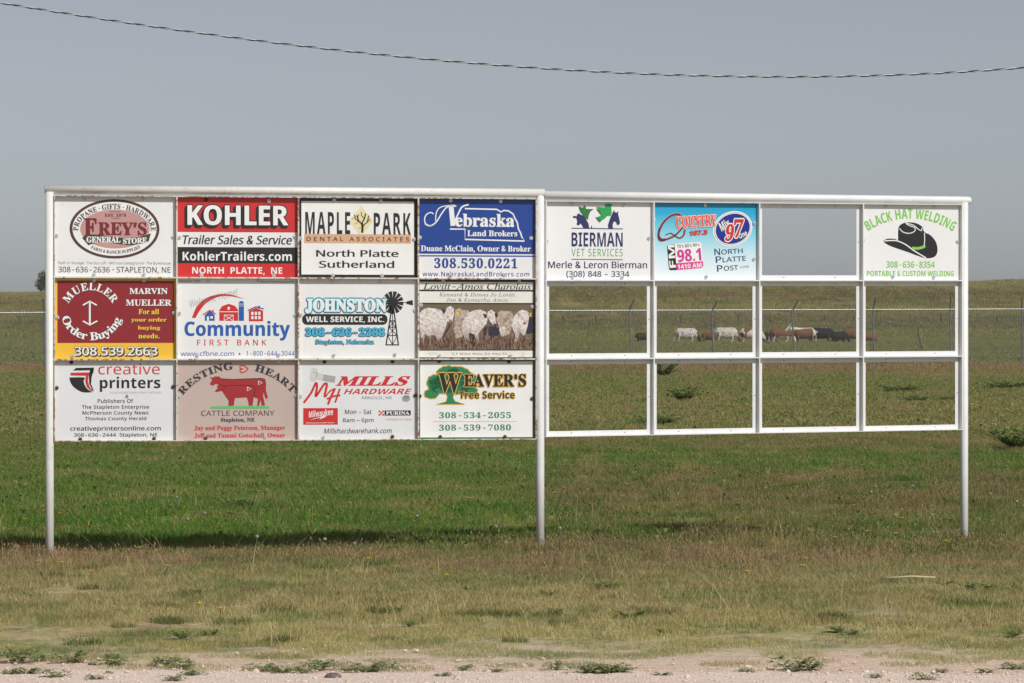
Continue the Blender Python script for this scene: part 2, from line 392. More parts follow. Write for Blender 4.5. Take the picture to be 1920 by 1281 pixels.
p = field_pts(20.5, 33, 15, keep=lambda x, y: np.clip((y - np.array([gravel_edge(a) for a in x]) - 0.02) / 1.2, 0.0, 1) ** 0.6 * np.clip(1.3 - 2.2 * np.clip(vnoise(x, y, 0.9) - 0.42, 0, 1) * np.clip((31 - y) / 6, 0.2, 1) * 1.6, 0.12, 1))
scatter("short_grass", p, rng.uniform(0.75, 1.2, len(p)) * np.clip(0.55 + (p[:, 1] - 21) * 0.12, 0.55, 1.1), rng.integers(0, 5, len(p)), short_c, "short dry olive grass between the gravel and the sign", "grass")
p = field_pts(28.0, 36.5, 9, keep=lambda x, y: np.clip(1 - np.abs(y - 31.0 + 0.6 * (x < 0.3) - 2.6 * (vnoise(x, y, 0.45, 2) - 0.5)) / 2.4, 0, 1) * np.clip(0.1 + 1.5 * vnoise(x, y, 0.8, 4), 0, 1))
foot = [(px_ + random.gauss(0, .11), py_ + random.gauss(-.02, .09)) for px_, py_ in ((-3.518, 31.0), (0.22, 31.7), (3.69, 33.24)) for _ in range(9)]
p = np.vstack([p, [(a, b, tz(a, b)) for a, b in foot]])
scatter("seedy_grass", p, rng.uniform(0.7, 1.25, len(p)), rng.integers(0, 4, len(p)), tall_c, "taller brownish seeding grass along the foot of the sign", "grass")
p = field_pts(30.6, 66, 7.5, 2.0, keep=lambda x, y: np.clip((y - 31.6 + 3.0 * (vnoise(x, y, 0.5, 6) - 0.5)) / 1.2, 0, 1))
k = rng.uniform(0, 1, len(p)); lushp = np.where(p[:, 0] < 0.5, 1.0, np.clip(1 - np.abs(p[:, 1] - 53.5) / 8, 0.35, 1))
a = p[k < lushp]
scatter("green_grass", a, rng.uniform(0.7, 1.3, len(a)), rng.integers(0, 5, len(a)), lush_c, "lush green grass behind the sign posts", "grass")
bb = p[k >= lushp]
scatter("brown_grass", bb, rng.uniform(0.6, 1.1, len(bb)), rng.integers(0, 4, len(bb)), tall_c, "brownish seeding grass behind the empty sign bays", "grass")
p = field_pts(65, 160, 2.6, 4)
scatter("field_grass", p, rng.uniform(1.0, 1.9, len(p)), rng.integers(0, 5, len(p)), far_c, "olive field grass running back to the wire mesh fence", "grass")
p = field_pts(148, 182, 1.6, 6, keep=lambda x, y: np.clip(1 - np.abs(y - 158 - 0.12 * x) / 14, 0, 1))
scatter("fence_grass", p, rng.uniform(2.0, 3.4, len(p)), rng.integers(0, 4, len(p)), tall_c, "tall brown grass growing along the wire mesh fence", "grass")
p = field_pts(160, 400, 0.42, 10)
scatter("pasture_grass", p, rng.uniform(2.0, 3.6, len(p)), rng.integers(0, 5, len(p)), far_c, "green pasture grass the cattle graze", "grass")
p = field_pts(400, 840, 0.085, 20)
scatter("hill_grass", p, rng.uniform(4.0, 8.0, len(p)), rng.integers(0, 5, len(p)), far_c, "rough brownish prairie grass on the low hill", "grass")

tuft_c = collection("green_tufts", [blade_patch("green_tuft_%d" % i, 150, 0.11, 0.025, 0.06, 0.0042, 0.9, m_tuft, 0.0, 0.0) for i in range(5)])
p = field_pts(21.4, 33, 9, keep=lambda x, y: np.clip((vnoise(x, y, 1.1, 12) - 0.55) * 9, 0, 1) * (0.25 + 0.75 * (vnoise(x, y, 4.0, 5) > 0.5)) + 0.02)
scatter("tufted_grass", p, rng.uniform(0.6, 1.2, len(p)), rng.integers(0, 5, len(p)), tuft_c, "greener tufts scattered through the short dry grass", "grass")
p = field_pts(20.1, 22.2, 5, keep=lambda x, y: (vnoise(x, y, 1.3, 3) > 0.56) * 0.8)
scatter("sparse_grass", p, rng.uniform(0.35, 0.7, len(p)), rng.integers(0, 5, len(p)), short_c, "sparse thin grass creeping onto the pale gravel", "grass")

# long bleached stalks leaning out of the short grass
m_straw = blade_mat("straw_stalks", 1.1, (1, 1, 1), lin(206, 184, 138))
straw_c = collection("straw_patches", [blade_patch("straw_patch_%d" % i, 7, 0.22, 0.09, 0.24, 0.0035, 1.1, m_straw, 0.35, 0.0, 1.2) for i in range(6)])
p = field_pts(21.4, 40, 1.5, keep=lambda x, y: 0.25 + 0.75 * (vnoise(x, y, 0.8, 9) > 0.5))
scatter("dry_stalks", p, rng.uniform(0.6, 1.2, len(p)), rng.integers(0, 6, len(p)), straw_c, "scattered long bleached stalks standing out of the short grass", "grass")

# pebbles on the gravel
peb_m = plain("pebble_stone", lin(228, 208, 192), 0.9, 0, 0.22, 9)
def pebble(name):
    m = MB(); m.ball((0, 0, 0.2), (random.uniform(.8, 1.3), random.uniform(.6, 1.0), random.uniform(.4, .7)), 6, 4)
    m.v = [tuple(c * random.uniform(.85, 1.15) for c in v) for v in m.v]
    o = m.build(name, [peb_m]); COL.objects.unlink(o); return o
peb_c = collection("pebble_kinds", [pebble("pebble_kind_%d" % i) for i in range(5)])
x = rng.uniform(-4.5, 4.5, 9000); y = rng.uniform(19.0, 22.6, 9000); k = y < np.array([gravel_edge(a) for a in x]) + rng.exponential(0.35, 9000); x, y = x[k], y[k]
scatter("gravel", np.stack([x, y, terrain(x, y) + 0.006], 1), rng.gamma(2.0, 0.0022, len(x)) + 0.002, rng.integers(0, 5, len(x)), peb_c, "loose pale pebbles lying on the road edge", "gravel")
# ------------------------------------------------------------------ the sign frame
def paint_mat(name, white, rust, dirt):
    m, t, b = new_mat(name)
    geo = t.n('ShaderNodeNewGeometry'); P = geo.outputs['Position']
    n = t.noise(P, 6.0, 6, 0.65); n2 = t.noise(P, 34.0, 6, 0.7); n3 = t.noise(P, 1.3, 4)
    c = t.ramp(n, [(0.3, tuple(v * 0.90 for v in white[:3])), (0.7, white[:3])])
    sep = t.n('ShaderNodeSeparateXYZ'); t.l(P, sep.inputs[0])
    dm = t.math('MULTIPLY', t.smooth(t.math('ADD', sep.outputs[2], t.math('MULTIPLY', n, 0.9)), 1.25, 0.35), dirt)
    c = t.mix(dm, c, lin(176, 160, 140))
    mp = t.n('ShaderNodeMapping'); mp.inputs['Scale'].default_value = (9, 9, 2.2); t.l(P, mp.inputs[0])
    st = t.noise(mp.outputs[0], 3.0, 5, 0.6)
    c = t.mix(t.math('MULTIPLY', t.smooth(st, 0.55, 0.75), 0.10 + 0.1 * dirt), c, lin(150, 132, 112))
    rm = t.math('MULTIPLY', t.smooth(t.math('ADD', n2, t.math('MULTIPLY', n3, 0.45)), 0.86 - 0.1 * rust, 0.95 - 0.1 * rust), rust)
    c = t.mix(rm, c, t.ramp(n2, [(0.4, lin(96, 56, 34)), (0.7, lin(176, 116, 70))]))
    t.l(c, b.inputs['Base Color']); b.inputs['Roughness'].default_value = 0.42
    return m
old_paint = paint_mat("aged_cream_paint", (0.79, 0.78, 0.745), 0.28, 0.14)
old_bar = paint_mat("rusting_bar_paint", (0.72, 0.69, 0.62), 1.25, 0.2)
new_paint = paint_mat("fresh_white_paint", (0.83, 0.83, 0.825), 0.03, 0.06)
mid_paint = paint_mat("scuffed_white_paint", (0.81, 0.81, 0.805), 0.12, 0.42)
new_bar = paint_mat("white_bar_paint", (0.82, 0.82, 0.815), 0.4, 0.05)

hole_m = plain("dark_drill_hole", (0.04, 0.035, 0.03), 0.9)

class Section:
    def __init__(s, A, B, cols, rows):
        s.A = Vector((A[0], A[1], 0)); s.B = Vector((B[0], B[1], 0)); s.d = (s.B - s.A); s.L = s.d.length; s.u = s.d.normalized()
        s.n = Vector((s.u.y, -s.u.x, 0)); s.cols = [s.s_of(c) for c in cols]
        pxl, pxr = cols[0], cols[-1]; s.rows = []
        for yl, yr in rows:
            sl, sr = s.s_of(pxl), s.s_of(pxr)
            zl, zr = s.z_of(sl, yl), s.z_of(sr, yr)
            s.rows.append((zl, (zr - zl) / (sr - sl), sl))
    def s_of(s, px):
        k = (px - 960) / F
        return (k * s.A.y - s.A.x) / (s.d.x - k * s.d.y) * s.L
    def z_of(s, S, py): return CAMH - (py - HY) * (s.A + s.u * S).y / F
    def rz(s, r, S): zl, sl, s0 = s.rows[r]; return zl + sl * (S - s0)
    def P(s, S, z, n=0.0):
        p = s.A + s.u * S + s.n * n; return Vector((p.x, p.y, z))
YA, YB, YC = 31.0, 31.70, 33.24
PA = ((93 - 960) * YA / F, YA); PB = ((1013 - 960) * YB / F, YB); PC = ((1808 - 960) * YC / F, YC)
SL = Section(PA, PB, [101, 331, 559, 783.7, 1005], [(366.5, 372.5), (520, 523), (674.5, 673.2), (828, 824)])
SR = Section(PB, PC, [1021.5, 1223.7, 1421.6, 1616, 1801.5], [(376.5, 383.5), (526, 526.3), (673.4, 668), (819.5, 806)])

frame = empty("pipe_billboard", (PB[0], PB[1], 0))
tag(frame, "long white pipe frame on three posts, weathered cream half and newer empty half", "billboard")
PR = 0.0318
def post(P, ztop, mat, lab=None):
    m = MB(); m.tube([(P[0], P[1], -0.35), (P[0], P[1], 0.6), (P[0], P[1], ztop)], PR, 24)
    o = m.build("post", [mat], frame, smooth=True)
    for pl in o.data.polygons:
        if len(pl.vertices) > 4: pl.use_smooth = False
    if lab: tag(o, lab)
    return o
railL0 = W(84, 355.0, YA); railL1 = W(1020.3, 362.0, YB)
railR0 = W(1021.6, 365.6, YB); railR1 = W(1815, 376.0, YC + 0.02)
post(PA, railL0.z - 0.02, old_paint, "cream post with rust stains")
post(PB, railL1.z - 0.02, mid_paint, "white post with brown scuffs halfway down"); post(PC, railR1.z - 0.02, new_paint)
def rail(a, b, mat, endcap, lab):
    d = (b - a).normalized(); pts = [a, a.lerp(b, 0.5), b]; rad = [PR] * 3
    if endcap:
        for q, r in ((0.010, 0.96), (0.020, 0.8), (0.027, 0.5), (0.030, 0.1)): pts.append(b + d * q); rad.append(PR * r)
    m = MB(); m.tube(pts, rad, 24); o = m.build("top_rail", [mat], frame, smooth=True); tag(o, lab)
    for pl in o.data.polygons:
        if len(pl.vertices) > 4 and not endcap: pl.use_smooth = False
rail(railL0, railL1, old_paint, False, "weathered cream top pipe"); rail(railR0, railR1, new_paint, True, "bright white top pipe with rounded end")

WN0, WN1 = -0.0195, 0.0285      # web back and front (along the normal)
FT = 0.004                      # angle iron thickness
FW = 0.037                      # flange width
def bars(S, web, wmat, fmat):
    nc, nr = len(S.cols) - 1, len(S.rows) - 1
    hw = web / 2
    for r in range(nr + 1):                                   # horizontal webs, full length
        m = MB(); pts = []
        s0, s1 = S.cols[0] - 0.004, S.cols[-1] + 0.004
        t = web if 0 < r < nr else web * 0.6
        off = {0: -t, nr: 0.0}.get(r, -t / 2)
        pts = [S.P(s, S.rz(r, s) + off + dz, n) for dz in (0, t) for s, n in ((s0, WN0), (s1, WN0), (s1, WN1), (s0, WN1))]
        m.hexa(pts); m.build("cross_bar", [wmat], frame)
    for c in range(nc + 1):                                   # vertical webs between the horizontals
        m = MB(); t = web if 0 < c < nc else web * 0.6
        o = {0: 0.0, nc: -t}.get(c, -t / 2)
        for r in range(nr):
            sa, sb = S.cols[c] + o, S.cols[c] + o + t
            zt = lambda s: S.rz(r, s) - (web * 0.6 if r == 0 else hw) - 0.0005
            zb = lambda s: S.rz(r + 1, s) + (web * 0.6 if r + 1 == nr else hw) + 0.0005
            m.hexa([S.P(sa, zb(sa), WN0), S.P(sb, zb(sb), WN0), S.P(sb, zb(sb), WN1 - 0.0006), S.P(sa, zb(sa), WN1 - 0.0006),
                    S.P(sa, zt(sa), WN0), S.P(sb, zt(sb), WN0), S.P(sb, zt(sb), WN1 - 0.0006), S.P(sa, zt(sa), WN1 - 0.0006)])
        m.build("upright_bar", [wmat], frame)
    for r in range(nr):                                       # flange ring round each bay
        for c in range(nc):
            sa = S.cols[c] + (hw if c else web * 0.6) + 0.0005; sb = S.cols[c + 1] - (hw if c + 1 < nc else web * 0.6) - 0.0005
            tt = (hw if r else web * 0.6) + 0.0005; tb = (hw if r + 1 < nr else web * 0.6) + 0.0005
            out = [(sa, S.rz(r + 1, sa) + tb), (sb, S.rz(r + 1, sb) + tb), (sb, S.rz(r, sb) - tt), (sa, S.rz(r, sa) - tt)]
            inn = [(sa + FW, S.rz(r + 1, sa) + tb + FW), (sb - FW, S.rz(r + 1, sb) + tb + FW), (sb - FW, S.rz(r, sb) - tt - FW), (sa + FW, S.rz(r, sa) - tt - FW)]
            v = [S.P(a, z, n) for n in (WN0, WN0 + FT) for ring in (out, inn) for a, z in ring]
            f = []
            for k in range(4):
                k2 = (k + 1) % 4
                f += [(k, k2, 4 + k2, 4 + k)[::-1], (8 + k, 8 + k2, 12 + k2, 12 + k), (k, k2, 8 + k2, 8 + k), (4 + k, 4 + k2, 12 + k2, 12 + k)[::-1]]
            m = MB(); m.add(v, f)
            if S is SR and (r or c == 2):                     # drilled holes, unused so far
                nf = WN0 + FT; top_z = lambda q: S.rz(r, q) - tt - FW * .5; bot_z = lambda q: S.rz(r + 1, q) + tb + FW * .5
                for q, z in [(sa + (sb - sa) * k_, bot_z(sa + (sb - sa) * k_)) for k_ in (.25, .75)] + [(sa + (sb - sa) * k_, top_z(sa + (sb - sa) * k_)) for k_ in (.25, .75)] + [(sa + FW * .5, (top_z(sa) + bot_z(sa)) / 2), (sb - FW * .5, (top_z(sb) + bot_z(sb)) / 2)]:
                    cc_ = S.P(q, z, nf); m.tube([cc_ + S.n * 0.0004, cc_ + S.n * 0.0012], 0.0042, 8, 1)
            m.build("bay_flange", [fmat, hole_m], frame)
bars(SL, 0.011, old_bar, old_paint); bars(SR, 0.010, new_bar, new_paint)

# ------------------------------------------------------------------ chain link fence
galv = plain("galvanised_steel", (0.26, 0.28, 0.29), 0.45, 0.6, 0.12, 4)
galv_light = plain("bright_galvanised", (0.33, 0.345, 0.34), 0.4, 0.5, 0.1, 40)
galv_dark = plain("dark_weathered_steel", (0.075, 0.085, 0.085), 0.7, 0.2, 0.1, 5)
wire_m = plain("fence_wire", (0.11, 0.115, 0.115), 0.6, 0.3, 0.1, 4)
fence = empty("chain_link_fence", (0, 156, tz(0, 156)))
tag(fence, "chain link fence with slanted arms on its posts crossing the pasture", "fence")
def fy(px): return 153.0 + 0.0062 * px
FP = [(-228, 590, 0, -24), (-74, 588.5, 0, -24), (82.5, 587, -1.5, -25), (240, 586.3, 4, -19), (398, 585.6, 4, -19), (556, 585, 4, -19), (713, 584.5, 4, -19), (870, 584, 4, -19), (1026, 583.6, 5, -19),
      (1179, 583.2, 9, -19), (1334, 582.6, 11, -17), (1485, 582, 12, -18), (1636, 581.6, 6, -23), (1781, 581.2, 2, -24), (1916, 580.6, 0.5, -23), (2050, 580, 0, -23), (2184, 579.4, 0, -23)]
tops = []
for px, py, ax, ay in FP:
    Y = fy(px); T = W(px, py, Y); T.z += 0.02; lean = {1179: 0.14, 1334: 0.12, 1485: 0.12, 1636: 0.10, 1781: 0.05}.get(px, 0.02)
    B = Vector((T.x + lean, Y, tz(T.x, Y) - 0.15)); tops.append((T, B))
    m = MB(); m.tube([B, T], 0.034, 8); pst = m.build("post", [galv], fence)
    m = MB(); m.tube([T - Vector((0, 0, 0.05)), T + Vector((ax * Y / F, 0.05, -ay * Y / F))], (0.03), 6)
    arm = m.build("barb_arm", [galv_dark], fence); arm.parent = pst
m = MB(); m.tube([t_ for t_, _ in tops], 0.024, 8); m.build("top_rail", [galv], fence)
m = MB(); m.tube([b_ + Vector((0, -0.03, 0.22)) for _, b_ in tops], 0.006, 4); m.build("bottom_wire", [wire_m], fence)
# mesh: two families of slanted wires from bottom to top, and knuckles along the rail
seglen = [0.0]
for i in range(1, len(tops)): seglen.append(seglen[-1] + (tops[i][0] - tops[i - 1][0]).length)
def at(s, h):
    s = min(max(s, 0), seglen[-1] - 1e-4); i = 1
    while seglen[i] < s: i += 1
    q = (s - seglen[i - 1]) / (seglen[i] - seglen[i - 1])
    T = tops[i - 1][0].lerp(tops[i][0], q); B = tops[i - 1][1].lerp(tops[i][1], q) + Vector((0, 0, 0.2))
    return B.lerp(T, h) + Vector((0, -0.04, 0))
V = []; Fc = []; s = 0.0; H = 2.2; pitch = 0.085; wr = 0.0042
while s < seglen[-1]:
    for dr in (1, -1):
        a, b_ = at(s, 0), at(s + dr * H * 0.9, 1.0)
        if dr > 0 and s + H * .9 > seglen[-1] or dr < 0 and s - H * .9 < 0: continue
        k = len(V); e = Vector((wr, 0, 0)); g_ = Vector((0, wr * 1.2, 0))
        V += [a - e, a + e, a + g_, b_ - e, b_ + e, b_ + g_]
        Fc += [(k, k + 1, k + 4, k + 3), (k + 1, k + 2, k + 5, k + 4), (k + 2, k, k + 3, k + 5)]
    s += pitch
m = MB(); m.add([tuple(v) for v in V], Fc, 0); s = 0.0
while s < seglen[-1]:
    p_ = at(s, 1.0); m.tube([p_ + Vector((-0.028, -0.005, -0.035)), p_ + Vector((0.0, -0.012, 0.012)), p_ + Vector((0.028, -0.005, -0.035))], 0.010, 4, mi=1, cap=False); s += 0.13
m.build("chain_mesh", [wire_m, galv_light], fence)

# ------------------------------------------------------------------ pasture fence far behind the cattle
tp_m = plain("dark_steel_post", (0.05, 0.045, 0.04), 0.8, 0, 0.2, 3)
pf = empty("pasture_fence", (0, 493, tz(0, 493))); tag(pf, "distant thin wire fence on small dark posts below the hill", "fence")
pt = []
for px in list(range(-128, 2160, 54)):
    jx = px + random.uniform(-5, 5); Y = 488 + random.uniform(-2, 2); b0 = W(jx, 607, Y); z0 = tz(b0.x, Y); h = random.choice([0.95, 1.1, 1.25])
    m = MB(); m.tube([(b0.x, Y, z0 - 0.2), (b0.x + random.uniform(-.06, .06), Y, z0 + h)], random.choice([0.03, 0.05, 0.075]), 6); m.build("post", [tp_m], pf); pt.append((b0.x, Y, z0))
for hh in (0.45, 0.75, 1.0):
    m = MB(); m.tube([(x, y - 0.07, z + hh) for x, y, z in pt], 0.010, 4); m.build("fence_wire", [wire_m], pf)

# dead wooden post with a single wire
wood = plain("grey_weathered_wood", lin(128, 112, 92), 0.95, 0, 0.25, 5)
Yw = 250.0; wb = W(1730, 657, Yw); wz = tz(wb.x, Yw)
wp = empty("wooden_post", (wb.x, Yw, wz)); tag(wp, "gnarled grey wooden post standing alone in the pasture behind the mesh", "post")
sx = Yw / F
m = MB(); m.tube([Vector((wb.x + dx * sx, Yw, wz + (657 - py) * sx - 0.1)) for dx, py in ((3, 660), (1, 650), (-3, 640), (-4, 632), (-7, 624), (-7, 613), (-6, 610))], [0.11, 0.10, 0.085, 0.10, 0.085, 0.11, 0.05], 8); m.build("trunk", [wood], wp)
m = MB(); m.tube([Vector((wb.x + dx * sx, Yw, wz + (657 - py) * sx - 0.1)) for dx, py in ((-3, 637), (1, 630), (2, 622))], [0.07, 0.05, 0.03], 6); m.build("limb_stub", [wood], wp)

# ------------------------------------------------------------------ overhead cable
bare = plain("bare_aluminium_strand", (0.62, 0.63, 0.64), 0.35, 0.3, 0.05, 3)
insul = plain("black_cable_insulation", (0.016, 0.017, 0.02), 0.55, 0, 0.1, 3)
Yq = 42.0
cab = empty("overhead_cable", tuple(W(960, 120, Yq))); tag(cab, "twisted overhead cable of a pale and a dark strand sagging across the sky", "cable")
cp = [(-700, -150), (0, 5), (200, 39), (480, 75), (720, 103), (1000, 128), (1250, 141), (1450, 144.5), (1650, 141), (1920, 127.5), (2700, 40)]
cx = np.array([c[0] for c in cp]); cf = np.polyfit(cx[1:-1], np.array([c[1] for c in cp])[1:-1], 4)
xs = np.arange(-260, 2180, 3.0); ys_ = np.polyval(cf, xs)
for nm, mt, ph0, r in (("bare_strand", bare, 0.0, 0.0056), ("insulated_strand", insul, math.pi, 0.0064)):
    pts = []
    for px, py in zip(xs, ys_):
        c = W(px, py, Yq); ph = ph0 + 2 * math.pi * px / 46.0
        pts.append(c + Vector((0, -0.0052 * math.cos(ph), 0.0052 * math.sin(ph))))
    m = MB(); m.tube(pts, r, 6, cap=False); m.build(nm, [mt], cab, smooth=True)
